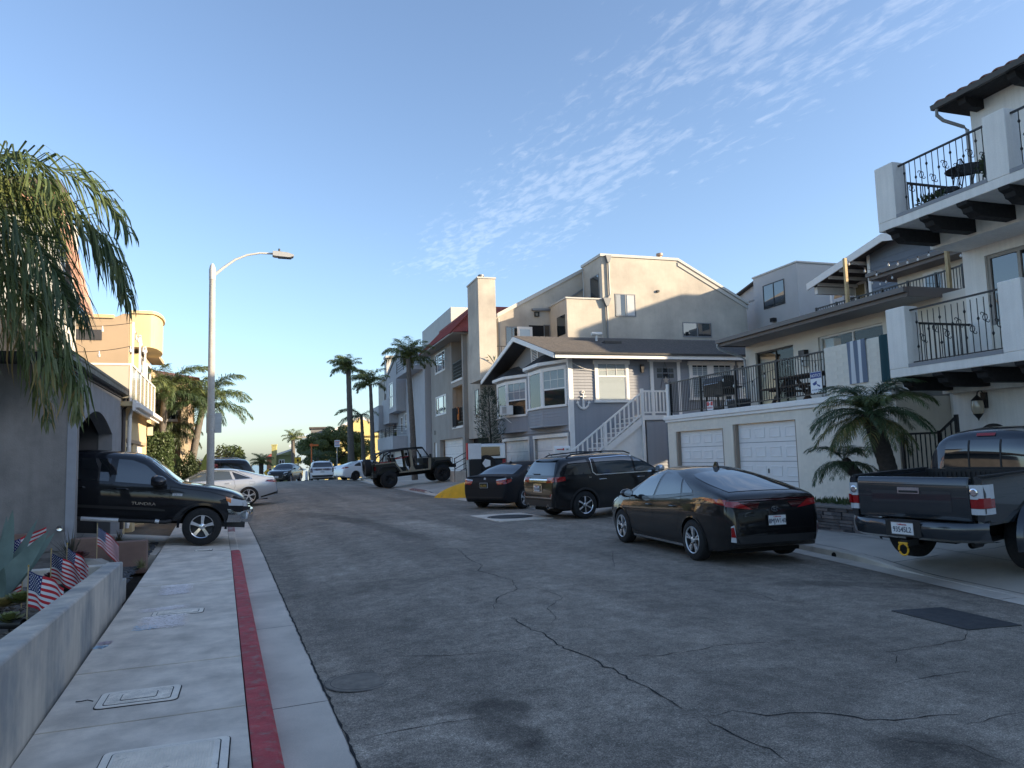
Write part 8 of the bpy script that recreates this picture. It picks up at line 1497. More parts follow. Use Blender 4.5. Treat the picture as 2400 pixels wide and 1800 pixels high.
# ============================================================ grey stucco house with arched garage (left)
def house_left():
 b = Bld('grey_garage_house', 'dark grey stucco house with an arched garage the black pickup drives out of', 0, 0, 0); r_ = b.r; S = mat('stucco_slate', (.25, .235, .225), .95, var=.16, vscale=1.0, bump=.5, bscale=45, streak=.08, col2=(.19, .18, .175), c2scale=1.4)
 b.part('camera_side_wall', S, (-14, -2.905, 16.3, 16.55, -.2, 3.75)); b.part('corner_strip', mat('strip_pale', (.30, .31, .34), .8, var=.1), (-3.06, -2.90, 16.285, 16.30, .25, 3.75)); b.part('plinth', S, (-14, -3.06, 16.27, 16.3, .2, .62))
 # street wall with segmental arch
 ya, yb, zs, zt = 16.56, 20.62, 2.55, 2.98; mb = MB(); n = 16; ar = [(ya + (yb - ya) * i / n, zs + (zt - zs) * math.sin(math.pi * i / n)) for i in range(n + 1)]
 for i in range(n): (p0, p1) = ar[i], ar[i + 1]; mb.add([(x, p[0], z) for x in (-2.9, -3.2) for p, z in ((p0, p0[1]), (p1, p1[1]), (p1, 3.75), (p0, 3.75))], [(0, 1, 2, 3), (7, 6, 5, 4), (0, 4, 5, 1), (2, 6, 7, 3)])
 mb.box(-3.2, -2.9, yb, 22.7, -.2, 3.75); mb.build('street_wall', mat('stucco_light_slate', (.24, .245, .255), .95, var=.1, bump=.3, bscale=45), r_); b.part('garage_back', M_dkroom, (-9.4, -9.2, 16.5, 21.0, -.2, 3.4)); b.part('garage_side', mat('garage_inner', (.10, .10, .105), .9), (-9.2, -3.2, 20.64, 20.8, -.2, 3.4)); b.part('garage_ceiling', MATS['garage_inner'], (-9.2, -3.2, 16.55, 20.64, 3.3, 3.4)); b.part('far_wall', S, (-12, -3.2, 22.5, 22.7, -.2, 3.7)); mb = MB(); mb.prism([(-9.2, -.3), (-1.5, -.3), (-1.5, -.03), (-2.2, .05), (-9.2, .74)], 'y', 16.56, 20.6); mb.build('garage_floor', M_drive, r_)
 rf = b.part('eave', M_black, (-2.92, -2.72, 14.6, 22.4, 3.72, 3.80)); b.part('fascia', mat('fascia_slate', (.05, .05, .055), .6), (-2.90, -2.86, 14.6, 22.6, 3.55, 3.72), par=rf); b.part('gutter', M_black, (-2.86, -2.72, 14.6, 22.5, 3.62, 3.74), par=rf)
 mb = MB(); mb.prism([(-2.78, 3.76), (-3.6, 4.35), (-12, 4.35), (-12, 3.76)], 'y', 14.6, 22.6); mb.build('lower_roof', mat('roof_slate', (.04, .04, .042), .9, var=.2), r_); mb = MB(); mb.tube([(-2.78, 22.3, 3.62), (-2.80, 22.3, 3.4), (-2.86, 22.2, 3.25), (-2.86, 22.2, .1)], .05, 8); mb.build('downspout', mat('downspout_brown', (.07, .055, .05), .5), r_, smooth=50)
 # upper storey with peach tile mansard edge
 mb = MB(); mb.prism([(-12, 4.3), (-3.62, 4.3), (-3.62, 7.45), (-12, 7.45)], 'y', 18.6, 19.9); mb.build('upper_storey', mat('stucco_ivory', (.50, .50, .47), .9, var=.06), r_)
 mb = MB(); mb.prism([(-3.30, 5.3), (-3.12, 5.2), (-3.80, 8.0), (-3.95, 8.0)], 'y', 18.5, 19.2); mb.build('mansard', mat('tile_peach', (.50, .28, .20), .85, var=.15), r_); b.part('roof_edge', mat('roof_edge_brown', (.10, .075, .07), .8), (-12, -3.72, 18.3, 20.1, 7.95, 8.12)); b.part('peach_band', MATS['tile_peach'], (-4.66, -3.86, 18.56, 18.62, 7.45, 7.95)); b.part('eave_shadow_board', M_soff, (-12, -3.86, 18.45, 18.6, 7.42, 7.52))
 mb = MB(); mb.lathe([(0, .05), (.05, .045), (.06, 0), (.05, -.02)], 12, 'y', (-3.13, 16.22, .62)); mb.build('hose_tap', M_chrome, r_, smooth=40)
 return b
house_left()
def house_yellow():
 b = Bld('ochre_house', 'ochre stucco house with glass balcony and rounded roof turret on the left', -2.9, 22.9, .5); r_ = b.r; S = mat('stucco_ochre', (.60, .47, .27), .9, var=.06, vscale=.8, bump=.3, bscale=50, streak=.05); S2 = mat('stucco_ochre_shaded', (.40, .30, .20), .9, var=.06, vscale=.8, bump=.3, bscale=50)  # tan is a darker copy of the ochre, weaker light put into its colour
 b2 = lambda a, c: (a / 2.765, 700 + c / 2.765); f = Face(r_, 'X+', 0); f.wall(-.2, 5.6, -.2, 3.35, [(.25, 1.9, -.3, 2.42), (2.6, 5.0, -.3, 2.42)], S, .25); b.part('near_wall', S, (-9, -.25, -.2, 0.0, -.2, 3.3)); b.part('far_wall', S, (-9, -.25, 5.4, 5.6, -.2, 3.3))
 f.part('window_door', M_trimw, (.25, 1.9, -.12, -.06, 0, 2.42)); f.part('pane', G_win, (.4, 1.0, -.06, -.05, 1.2, 2.3), (1.15, 1.75, -.06, -.05, 1.2, 2.3)); f.part('garage_door', M_garw, (2.6, 5.0, -.14, -.08, 0, 2.42)); f.part('lintel', S2, (.1, 5.2, -.05, .04, 2.42, 2.52))
 b.part('balcony_floor', S, (-3, .28, -1.0, 5.9, 3.35, 3.47)); b.part('balcony_fascia', M_trimw, (.28, .36, -1.05, 5.95, 3.22, 3.50)); b.part('gutter', M_trimw, (.36, .46, -1.05, 6.0, 3.30, 3.42)); mb = MB(); mb.tube([(.22, -.55, 3.3), (.16, -.5, 3.1), (.14, -.5, .1)], .05, 8); mb.build('downspout', M_trimw, r_, smooth=50)
 gl = mat('frosted_glass', (.50, .46, .36), .25, coat=.6); P = [(-2.4, -.95)] + [(.22, -.95 + 1.1 * k) for k in range(7)]
 for k in range(len(P) - 1):
  (xa, ya), (xb, yb) = P[k], P[k + 1]; dx, dy = xb - xa, yb - ya; l = math.hypot(dx, dy); nx, ny = -dy / l * .008, dx / l * .008; mb = MB(); mb.add([(x + s * nx, y + s * ny, z) for x, y in ((xa + dx / l * .04, ya + dy / l * .04), (xb - dx / l * .04, yb - dy / l * .04)) for s in (-1, 1) for z in (3.56, 4.42)], [(0, 1, 5, 4), (2, 6, 7, 3), (0, 2, 3, 1), (4, 5, 7, 6), (1, 3, 7, 5), (0, 4, 6, 2)]); mb.build('balustrade_panel', gl, r_)
 for x, y in P[1:]: b.part('balustrade_post', M_trimw, (x - .025, x + .025, y - .025, y + .025, 3.47, 4.48))
 b.part('balustrade_rail', M_trimw, (.19, .25, -.98, 5.7, 4.44, 4.49)); b.part('balustrade_rail', M_trimw, (-2.4, .19, -.98, -.92, 4.44, 4.49))
 # tower set back, and the rounded turret that overhangs the street
 def oy(p, y): return b.loc(p, Y=y)
 Yt = 4.6; a = oy(b2(835, 330), Yt); top0, top1, tops = oy(b2(570, 122), Yt), oy(b2(740, 122), Yt), oy(b2(800, 96), Yt); ts = oy(b2(970, 100), Yt); tb = oy(b2(915, 268), Yt); te = oy(b2(1050, 140), Yt + 1); bot = oy(b2(835, 265), Yt)
 mb = MB(); mb.prism([(-9, 3.3), (a.x, 3.3), (a.x, tops.z), (tops.x, tops.z), (top1.x, top1.z), (top0.x, top0.z), (-9, top0.z)], 'y', Yt, Yt + 7); mb.build('tower', S2, r_); b.part('tower_cap', S, (-9, top1.x, Yt - .06, Yt + 7, top0.z, top0.z + .12)); b.part('window_band', M_soff, (-5.2, top1.x - .35, Yt - .02, Yt, top0.z - .75, top0.z - .4))
 x0, x1 = a.x + .001, te.x; y0, y1 = Yt + .001, Yt + 2.6; zb, zt = tb.z - .25, ts.z; pl = [(x0, y0), (ts.x, y0)] + [(ts.x + (x1 - ts.x) * math.sin(q), (y0 + y1) / 2 - (y1 - y0) / 2 * math.cos(q)) for q in np.linspace(.15, math.pi - .15, 12)] + [(ts.x, y1), (x0, y1)]
 mb = MB(); mb.prism(pl, 'z', zb, zt); mb.build('turret', S, r_, smooth=30); mb = MB(); mb.prism([(x + (.06 if x > x0 + .01 else 0), y + (-.06 if y < (y0 + y1) / 2 else .06)) for x, y in pl], 'z', zt, zt + .1); mb.build('turret_cap', S, r_, smooth=30)
 b.part('upper_wall', S, (-9, a.x + .25, Yt + .4, Yt + 7, 3.4, bot.z - .4)); F = Face(r_, 'X+', a.x + .25); F.window(Yt + .8, Yt + 2.0, 4.4, 5.6, M_trimw, G_win, fw=.08, rec=-.01); F.window(Yt + 3, Yt + 4.4, 4.2, 5.6, M_trimw, G_win, fw=.08, rec=-.01); b.part('small_eave', S2, (a.x + .25, a.x + .7, Yt + .4, Yt + 5, 5.75, 5.9))
 for k, (y, z) in enumerate(((.19, 5.82), (1.95, 5.73), (3.45, 5.6))): b.part('light_pole', M_trimw, (.10, .15, y - .03, y + .03, 3.47, z))
 t = thing('string_lights', 'festoon lights between the white poles of the ochre house balcony', 'string lights', r_.location, 0, 'festoon string lights'); Q = []
 for A, B_ in (((-2.5, -.3, 5.8), (.12, .19, 5.8)), ((.12, .19, 5.8), (.12, 1.95, 5.7)), ((.12, 1.95, 5.7), (.12, 3.45, 5.55)), ((-2.5, -.6, 5.0), (.12, -.3, 5.05))):
  pts = [Vector(A).lerp(Vector(B_), i / 14) - Vector((0, 0, .3 * 4 * i / 14 * (1 - i / 14) * .6)) for i in range(15)]; MB().tube(pts, .008, 5).build('cable', M_black, t); Q += pts[2::4]
 mb = MB(); mb.lathe([(.016, 0), (.018, -.06), (.035, -.12), (.03, -.16), (0, -.17)], 8); me = mb.mesh('bulb', [MATS['clear_bulb']])
 for q in Q: link('bulb', me, t, q)
 c = b.loc((344, 1012), Y=6.0); l = thing('wall_lantern', 'small pale lantern on the far corner of the ochre house', 'lantern', r_.matrix_basis @ Vector((.12, 5.5, c.z))); MB().box(-.08, .08, -.08, .08, -.15, .15).build('glass', mat('lantern_glass2', (.6, .55, .42), .3), l); MB().lathe([(0, .26), (.12, .15), (.1, .15)], 8).build('cap', M_black, l)
house_yellow()
def house_far_left():
 b = Bld('tan_house', 'tan stucco house with tile roof behind the left palms', -6.5, 36, 1); S = mat('stucco_ochre_shaded2', (.36, .26, .17), .9, var=.08); b.part('walls', S, (-4, 4.4, 0, 9, -.2, 5.6)); mb = MB(); mb.add([(-4.5, -.5, 5.6), (4.9, -.5, 5.6), (4.9, 9.5, 5.6), (-4.5, 9.5, 5.6), (-2, 4, 6.6), (2.4, 5, 6.6)], [(0, 1, 5, 4), (1, 2, 5), (2, 3, 4, 5), (3, 0, 4), (0, 3, 2, 1)]); mb.build('roof', M_tile, b.r); b.part('porch_column', mat('column_cream', (.5, .42, .3), .8), (4.15, 4.45, -.4, -.1, -.2, 4.2)); b.part('ledge', MATS['column_cream'], (3.6, 4.9, -.5, .05, 3.4, 3.55)); F = Face(b.r, 'Y-', 0); F.window(3.0, 4.0, 3.7, 5.0, M_trimw, G_win, fw=.08, rec=-.01)
house_far_left()
# ============================================================ street lamp
def lamp_post():
 x, y = -.70, 22.6; z0 = zbase(y); t = thing('street_lamp', 'tall pale concrete street lamp with a curved arm over the pavement', 'street lamp', (x, y, z0)); mc = mat('spun_concrete', (.42, .41, .38), .9, var=.12, vscale=3, fine=.35, fscale=110, bump=.5, bscale=90)
 MB().lathe([(.135, -.1), (.135, .1), (.11, .2), (.082, 6.95), (.082, 7.0)], 16).build('pole', mc, t, smooth=40); MB().lathe([(.09, 6.98), (.092, 7.28), (.085, 7.3), (.07, 7.38), (.035, 7.45), (0, 7.47)], 16).build('cap', mat('lamp_cap', (.5, .5, .48), .6), t, smooth=40)
 pts = [(.05, 0, 7.12), (.30, 0, 7.36), (.62, 0, 7.62), (.95, 0, 7.78), (1.3, 0, 7.86), (1.75, 0, 7.87)]; arm = MB().tube(pts, [.045, .04, .036, .033, .03, .03], 8).build('arm', mat('arm_pale', (.5, .5, .47), .5), t, smooth=50)
 mb = MB(); mb.prism([(1.66, 7.80), (1.72, 7.78), (2.12, 7.76), (2.26, 7.80), (2.27, 7.84), (2.10, 7.90), (1.75, 7.93), (1.66, 7.92)], 'y', -.13, .13); h = mb.build('lamp_head', mat('head_grey', (.33, .34, .35), .5), t); MB().box(1.82, 2.2, -.11, .11, 7.752, 7.762).build('lens', mat('lens_dark', (.08, .08, .08), .2), h); MB().lathe([(.03, 7.92), (.03, 8.03), (0, 8.04)], 10, 'z', (1.85, 0, 0)).build('photocell', M_black, h)
 p0, p1 = ony(483, 968, y), ony(519, 1014, y); s = thing('road_sign', 'blank grey back of a traffic sign strapped to the lamp post', 'sign', (x, y + .12, p1.z)); MB().box(p0.x - x, p1.x - x, -.005, .005, 0, p0.z - p1.z).build('plate', M_steel, s)
 for q in (.06, p0.z - p1.z - .06): MB().lathe([(.115, q), (.118, q + .01), (.115, q + .02)], 14, 'z', (0, -.12, 0)).build('strap', M_steel, s)
lamp_post()
# ============================================================ planter bed at the left
wl = thing('planter_wall', 'low smooth concrete planter wall along the left pavement', 'wall'); S_pl = mat('smooth_concrete', (.60, .54, .46), .8, var=.10, vscale=2.0, streak=.16, col2=(.33, .33, .32), c2scale=1.2, bump=.15, bscale=60)
mb = MB(); rows = []
for y in np.linspace(-6, 11.32, 36):
 x = -1.25 - .03 * (y - 5.3); zt = .66 - .030 * (y - 5.2); rows.append([(x, y, -.2), (x, y, zt - .012), (x - .012, y, zt), (x - .19, y, zt), (x - .2, y, zt - .012), (x - .2, y, -.2)])
mb.grid(rows); n = 6; mb.f += [tuple(range(n)), tuple(35 * n + i for i in range(n - 1, -1, -1))]; mb.m += [0, 0]; mb.build('front_wall', S_pl, wl, smooth=30)
MB().box(-7, -1.64, 11.14, 11.32, -.2, .46).build('return_wall', S_pl, wl); MB().box(-1.62, -1.44, 11.33, 11.75, -.1, .20).build('end_block', S_pl, wl)
bed = struct(sheet('planting_bed', lambda y: -9, lambda y: -1.40 - .03 * (y - 5.3) , list(np.linspace(-6, 16.3, 60)), lambda x, y: (.30 + .05 * math.sin(x * 3 + y) if y < 11.2 else .08 - .05 * sstep((x + 2.0) / .5)), mat('mulch', (.10, .09, .08), .95, var=.35, vscale=8, bump=1., bscale=40, col2=(.16, .145, .12), c2scale=6), 24))
# dark river pebbles
def pebbles(name, xf, yr, n, m, zf, smin, smax):
 rs = random.Random(4); mb = MB()
 for _ in range(n):
  y = rs.uniform(*yr); a, b = xf(y); x = rs.uniform(a, b); s = rs.uniform(smin, smax); c = Vector((x, y, zf(x, y) + s * .3)); ang = rs.uniform(0, 6.28); v = []
  for th, k in ((0, 1), (1, .95)):
   pass
  ring = [(math.cos(q + ang), math.sin(q + ang)) for q in np.linspace(0, 2 * math.pi, 6, endpoint=False)]; e = rs.uniform(.6, .9)
  vs = [c + Vector((rx * s * .6, ry * s * e * .6, s * .32)) for rx, ry in ring] + [c + Vector((rx * s, ry * s * e, 0)) for rx, ry in ring] + [c + Vector((rx * s * .6, ry * s * e * .6, -s * .3)) for rx, ry in ring]
  mb.add(vs, [(0, 1, 2, 3, 4, 5)] + [(i, i + 6, (i + 1) % 6 + 6, (i + 1) % 6) for i in range(6)] + [(i + 6, i + 12, (i + 1) % 6 + 12, (i + 1) % 6 + 6) for i in range(6)])
 o = mb.build(name, m, smooth=50); return o
tag(pebbles('river_pebbles', lambda y: (-1.40 - .03 * (y - 5.3) - .55, -1.36 - .021 * (y - 5.3)), (11.7, 18.4), 1500, mat('pebble_dark', (.045, .047, .052), .6, var=.5, vscale=14), lambda x, y: .03, .02, .045), 'dark grey river pebbles between the pavement and the planting bed', 'pebbles', kind='stuff')
tag(pebbles('bed_gravel', lambda y: (-3.4, -1.62), (5.5, 11.0), 1400, mat('gravel_brown', (.12, .10, .08), .8, var=.5, vscale=14), lambda x, y: .30 + .05 * math.sin(x * 3 + y), .012, .03), 'brown gravel and chips over the planting bed behind the wall', 'gravel', kind='stuff')
M_pav = mat('brown_paver', (.20, .125, .10), .85, var=.12, vscale=4, bump=.3, bscale=60)
for px0, px1, pyb, y, lab in ((168, 267, 1262, 15.3, 'long reddish brown edging block nearest the grey house wall'), (268, 346, 1270, 14.4, 'short reddish brown edging block nearest the pavement'), (5, 62, 1254, 15.5, 'reddish brown edging block behind the agave')):
 a, c = ony(px0, pyb, y), ony(px1, pyb, y); t = thing('edging_block', lab, 'block', ((a.x + c.x) / 2, y, .02), 0, 'brown edging blocks in the bed'); w = (c.x - a.x) / 2; mb = MB(); mb.box(-w, w, -.12, .12, -.1, a.z - .02); mb.build('block', M_pav, t)
# small flags
def flag(px, py, zsoil, H, fly, sag, W_, hoist, label, lean=0., pz=None, roll=0.):
 p = onz(px, py, zsoil); t = thing('small_flag', label, 'flag', p, 0, 'stars and stripes stick flags'); top = hoist + H + .04; MB().tube([(0, 0, -.05), (lean * top, 0, top)], .006, 6).build('stick', mat('flag_stick', (.5, .38, .2), .7), t); MB().lathe([(0, .02), (.009, .01), (.006, 0)], 8, 'z', (lean * top, 0, top)).build('finial', mat('gold', (.6, .42, .1), .3, metal=.8), t)
 cx, sx = math.cos(fly), math.sin(fly); nu, nv = 20, 26
 def P(u, v):
  z = hoist + H * v - sag * W_ * u ** 1.3 * (1.0 - .15 * v); r_ = W_ * u * math.sqrt(max(.05, 1 - sag * sag * .8)); wv = .030 * math.sin(u * 9 + v * 2.5) * min(1, u * 3); return Vector((lean * (hoist + H * v) + cx * r_ - sx * wv, sx * r_ + cx * wv, z))
 mb = MB(); fl = []
 for j in range(nv + 1): mb.v += [tuple(P(i / nu, j / nv)) for i in range(nu + 1)]
 for j in range(nv):
  for i in range(nu):
   s = 12 - j // 2; mt = 0 if s % 2 == 0 else 1
   if i < 8 and s < 7: mt = 2
   mb.f.append((j * (nu + 1) + i, j * (nu + 1) + i + 1, (j + 1) * (nu + 1) + i + 1, (j + 1) * (nu + 1) + i)); mb.m.append(mt)
 c = mb.build('cloth', [mat('flag_red', (.45, .02, .03), .8), mat('flag_white', (.62, .63, .65), .8), mat('flag_blue', (.012, .022, .12), .8)], t, smooth=60, recalc=False); sb = MB()
 for rI in range(9):
  for cI in range(6 if rI % 2 == 0 else 5):
   u = (.045 + (cI + (.5 if rI % 2 else 0)) * .066); v = 1 - (rI + 1) / 10 * (7 / 13); ctr = P(u, v); du = (P(u + .02, v) - P(u - .02, v)).normalized(); dv = (P(u, v + .02) - P(u, v - .02)).normalized(); nn = du.cross(dv)
   for sg in (-1, 1): q = [ctr + nn * .0025 * sg + (du * math.sin(k * math.pi / 5) + dv * math.cos(k * math.pi / 5)) * (.0085 if k % 2 == 0 else .0038) * (H / .3) for k in range(10)]; sb.add(q, [tuple(range(10))])
 o = sb.build('stars', MATS['flag_white'], c, recalc=False); o['kind'] = 'stuff'
 return t
flag(63, 1452, .34, .33, R(-30), .42, .44, .12, 'large stars and stripes flag on a stick draped over the planter wall')
flag(117, 1402, .34, .26, R(-15), .6, .38, .22, 'stars and stripes flag in the middle just left of the wall top')
flag(155, 1372, .34, .27, R(-25), .7, .38, .18, 'stars and stripes flag nearest the far end of the planter wall', pz=0)
flag(226, 1335, .10, .30, R(-5), .78, .46, .38, 'stars and stripes flag standing in front of the black pickup')
flag(2, 1405, .34, .30, R(28), -.40, .44, .30, 'stars and stripes flag behind the large agave leaf'); flag(50, 1418, .34, .26, R(195), .55, .36, .10, 'small drooping flag below the agave leaf')
# agave
def agave(base, n, L, label, m, seed=2, wid=.13):
 rs = random.Random(seed); t = thing('agave', label, 'agave', base)
 for i in range(n):
  az = i * 2.399 + rs.uniform(-.2, .2); e = rs.uniform(.35, 1.25); l = L * rs.uniform(.75, 1.1); rows = []; cv = rs.uniform(-.2, .35)
  for k in range(9):
   f = k / 8; w = wid * (math.sin(math.pi * (.18 + .80 * f)) ** .8 if f < .98 else .02) * (1 - f) ** .35 + .004; ee = e - cv * f; r_ = l * f; c = Vector((math.cos(ee) * r_, 0, math.sin(ee) * r_)); th = .025 * (1 - f) + .003
   rows.append([c + Vector((-math.sin(ee) * (.35 * w) , -w, math.cos(ee) * .35 * w)), c + Vector((0, -w * .5, 0)) + Vector((math.sin(ee), 0, -math.cos(ee))) * th, c + Vector((math.sin(ee), 0, -math.cos(ee))) * th * 1.3, c + Vector((0, w * .5, 0)) + Vector((math.sin(ee), 0, -math.cos(ee))) * th, c + Vector((-math.sin(ee) * .35 * w, w, math.cos(ee) * .35 * w)), c + Vector((0, 0, 0)), c + Vector((-math.sin(ee) * (.35 * w), -w, math.cos(ee) * .35 * w))])
  o = MB().grid(rows).build('leaf', m, t, smooth=50); o.rotation_euler.z = az
 return t
M_ag = mat('agave_leaf', (.14, .20, .18), .6, var=.18, vscale=5, streak=.1)
def leaf_at(t, p0, p1, wid, m):
 """one sword leaf from p0 to p1"""
 p0, p1 = Vector(p0), Vector(p1); d = p1 - p0; l = d.length; d.normalize(); s = d.cross(Vector((FWD.x, FWD.y, 0))).normalized(); nn = s.cross(d); rows = []
 for k in range(10): f = k / 9; w = wid * (.55 + .9 * math.sin(math.pi * min(1, .1 + f * .8))) * (1 - f) ** .55 * .7 + .002; c = p0 + d * l * f + nn * .06 * math.sin(math.pi * f); rows.append([c - s * w - nn * .25 * w, c - s * w * .5 + nn * .03 * (1 - f), c + nn * .045 * (1 - f), c + s * w * .5 + nn * .03 * (1 - f), c + s * w - nn * .25 * w, c - nn * .02 * (1 - f), c - s * w - nn * .25 * w])
 return MB().grid(rows).build('leaf', m, t, smooth=50)
ag = thing('agave', 'large blue green agave with broad pointed leaves at the left edge', 'agave', onz(-40, 1440, .32)); o_ = ag.location; c0 = Vector((0, 0, .05)); D = o_.y
for (px, py, dy, w) in ((30, 1195, .25, .13), (88, 1217, .45, .085), (128, 1249, .2, .13), (115, 1243, -.1, .15), (16, 1210, .6, .10), (-90, 1240, .2, .14), (-140, 1330, -.2, .14), (10, 1330, -.45, .12), (-60, 1200, .5, .12)):
 tip = ony(px, py, D + dy) - o_; leaf_at(ag, c0 + Vector((random.uniform(-.08, .05), dy * .2, 0)), tip, w, M_ag)
def rosette(px, py, z, r_, m, label, n=34, dy=0., nm='succulent'):
 p = onz(px, py, z); t = thing(nm, label, 'succulent', p); me = MB(); me.add([(0, -.10, 0), (.5, -.26, .05), (.85, -.2, .1), (1., 0, .12), (.85, .2, .1), (.5, .26, .05), (0, .10, 0), (.5, 0, .0)], [(0, 1, 7), (1, 2, 7), (2, 3, 7), (3, 4, 7), (4, 5, 7), (5, 6, 7), (6, 0, 7)]); lm = me.mesh('leaf', [m])
 for i in range(n): f = i / n; o = link('leaf', lm, t, (0, 0, .05 + .10 * r_ * f + .02)); o.rotation_euler = (0, -(.05 + 1.15 * f), i * 2.399); s = r_ * (1 - .62 * f); o.scale = (s, s, s)
 return t
M_su = mat('succulent_green', (.14, .16, .05), .5, var=.25, vscale=6); M_sr = mat('succulent_wine', (.10, .03, .03), .5, var=.3, vscale=6); M_sy = mat('succulent_yellow', (.26, .20, .07), .5, var=.3, vscale=6); M_sb = mat('succulent_brown', (.10, .06, .035), .6, var=.3, vscale=6)
rosette(46, 1430, .38, .20, M_su, 'green rosette succulent in the middle of the bed'); rosette(8, 1440, .36, .17, M_sy, 'yellow green rosette succulent at the left edge below the agave'); rosette(20, 1478, .36, .16, M_su, 'dark green rosette succulent at the left edge beside the black spotlight'); rosette(182, 1322, .44, .20, M_sr, 'wine red rosette succulent beside the far flag'); rosette(165, 1340, .40, .13, M_su, 'small green rosette below the wine red succulent'); rosette(272, 1305, .16, .17, M_sb, 'brown rosette succulent beyond the planter wall end'); rosette(285, 1300, .16, .14, M_sb, 'small brown rosette nearest the pebbles'); rosette(120, 1368, .36, .13, M_sr, 'small dark red rosette between two flags'); rosette(152, 1350, .38, .11, M_su, 'tiny green rosette left of the wine red succulent')
def tuft(px, py, z, n, l, m, label, nm='grass_tuft', w=.004, cat='grass', up=.7):
 p = onz(px, py, z); rs = random.Random(int(px)); t = thing(nm, label, cat, p); mb = MB()
 for i in range(n):
  a = rs.uniform(0, 6.283); e = rs.uniform(up - .45, 1.5); q = l * rs.uniform(.5, 1.05); d = Vector((math.cos(a) * math.cos(e), math.sin(a) * math.cos(e), math.sin(e))); pts = [Vector((0, 0, 0)) + Vector((rs.gauss(0, .03), rs.gauss(0, .03), 0)), d * q * .5, d * q - Vector((0, 0, q * .08))]; s = Vector((-d.y, d.x, 0)); s = s.normalized() * w if s.length > .01 else Vector((w, 0, 0)); mb.add([pts[0] - s, pts[0] + s, pts[1] + s, pts[1] - s, pts[2]], [(0, 1, 2, 3), (3, 2, 4)])
 mb.build('blades', m, t); return t
tuft(165, 1315, .34, 110, .62, mat('grass_dark', (.06, .055, .035), .7), 'spiky dark grass clump behind the middle flags', w=.005); tuft(40, 1305, .34, 90, .42, mat('twig_orange', (.42, .22, .11), .7), 'orange pencil twig shrub behind the agave', 'twig_shrub', .006, 'shrub'); tuft(88, 1276, .34, 80, .36, MATS['twig_orange'], 'orange pencil twig shrub to the right of the agave tip', 'twig_shrub', .006, 'shrub')
tuft(310, 1300, .08, 160, .30, mat('grass_straw', (.26, .21, .12), .8), 'straw coloured dry grass beside the brown edging block', w=.004, up=.3); tuft(330, 1330, .06, 90, .22, mat('grass_pale', (.20, .20, .09), .8), 'pale green grass clump at the pebble edge', w=.004, up=.4); tuft(280, 1268, .1, 120, .3, MATS['grass_straw'], 'straw coloured dry grass under the pickup sill', w=.004, up=.3); tuft(345, 1290, .05, 70, .2, MATS['grass_straw'], 'small straw tuft nearest the pickup wheel', w=.004, up=.3)
for px, py, a, lab in ((22, 1462, -25, 'black spotlight cylinder lying in the bed at the left edge'), (140, 1378, -15, 'black spotlight cylinder beside the middle flag')):
 p = onz(px, py, .42); t = thing('garden_spotlight', lab, 'spotlight', p, R(a)); MB().lathe([(0, -.13), (.035, -.13), (.045, -.10), (.045, .13), (.038, .13), (.038, .10), (0, .10)], 14, 'x').build('housing', M_black, t, smooth=40); MB().tube([(0, 0, -.03), (0, 0, -.2)], .01, 6).build('stake', M_black, t)
rk = thing('boulder', 'pale angular boulder behind the far end of the planter wall', 'rock', onz(215, 1330, .36)); mb = MB(); rs_ = random.Random(5); bmx = bmesh.new(); bmesh.ops.create_icosphere(bmx, subdivisions=2, radius=.22)
for v in bmx.verts: v.co *= rs_.uniform(.85, 1.12); v.co.z *= .6
me = bpy.data.meshes.new('stone'); bmx.to_mesh(me); bmx.free(); me.materials.append(mat('boulder_pale', (.30, .28, .25), .9, var=.15, bump=.5, bscale=30)); link('stone', me, rk)
# the big palm whose fronds hang in at the upper left
FR = [frond_mesh(2.3, 84, .85, 1.15, .60, .023, L_pg, .5, .5, 1, .5, .14, L_pd), frond_mesh(2.6, 92, .45, 1.45, .68, .023, L_pg, .62, .5, 2, .5, .14, L_pd), frond_mesh(2.7, 92, .1, 1.5, .72, .023, L_pd, .68, .45, 3, .45, .14, L_pg), frond_mesh(2.6, 92, -.3, 1.55, .70, .023, L_pg, .7, .4, 4, .4, .16, L_py), frond_mesh(2.7, 90, -.6, 1.57, .62, .021, L_pg, .7, .4, 5, .4, .16, L_py)]
pc = Vector((-3.2, 8.5, 4.32)); palm('queen_palm', 'large queen palm with hanging fronds at the upper left', (-3.45, 8.4, .3), pc, FR, 34, (.17, .13), M_bark, seed=5)
# palms behind the pickup on the left
F2 = [frond_mesh(2.2, 60, 1.2, .5, .46, .03, L_pg, .35, .5, 11, .5, .15, L_pd), frond_mesh(2.4, 62, .75, .9, .48, .03, L_pg, .42, .5, 12, .5, .15, L_pd), frond_mesh(2.3, 60, .3, 1.1, .48, .03, L_pd, .5, .4, 13)]
palm('queen_palm', 'leaning queen palm behind the street lamp', (-1.95, 34.0, .2), (-1.35, 34.0, 4.25), F2, 30, (.17, .12), M_bark, seed=8); palm('queen_palm', 'queen palm half hidden by the ochre house corner', (-2.9, 32.8, .2), (-2.75, 32.8, 4.5), F2, 26, (.15, .12), M_bark, seed=9)
F2b = [frond_mesh(1.5, 40, .5, 1.2, .40, .03, L_dk, .6, .4, 15), frond_mesh(1.6, 40, -.2, 1.3, .45, .03, L_dk, .65, .4, 16)]; palm('queen_palm', 'dark drooping palm between the ochre and tan houses', (-2.7, 34.6, .1), (-2.7, 34.6, 3.3), F2b, 16, (.14, .11), M_bark2, seed=19)
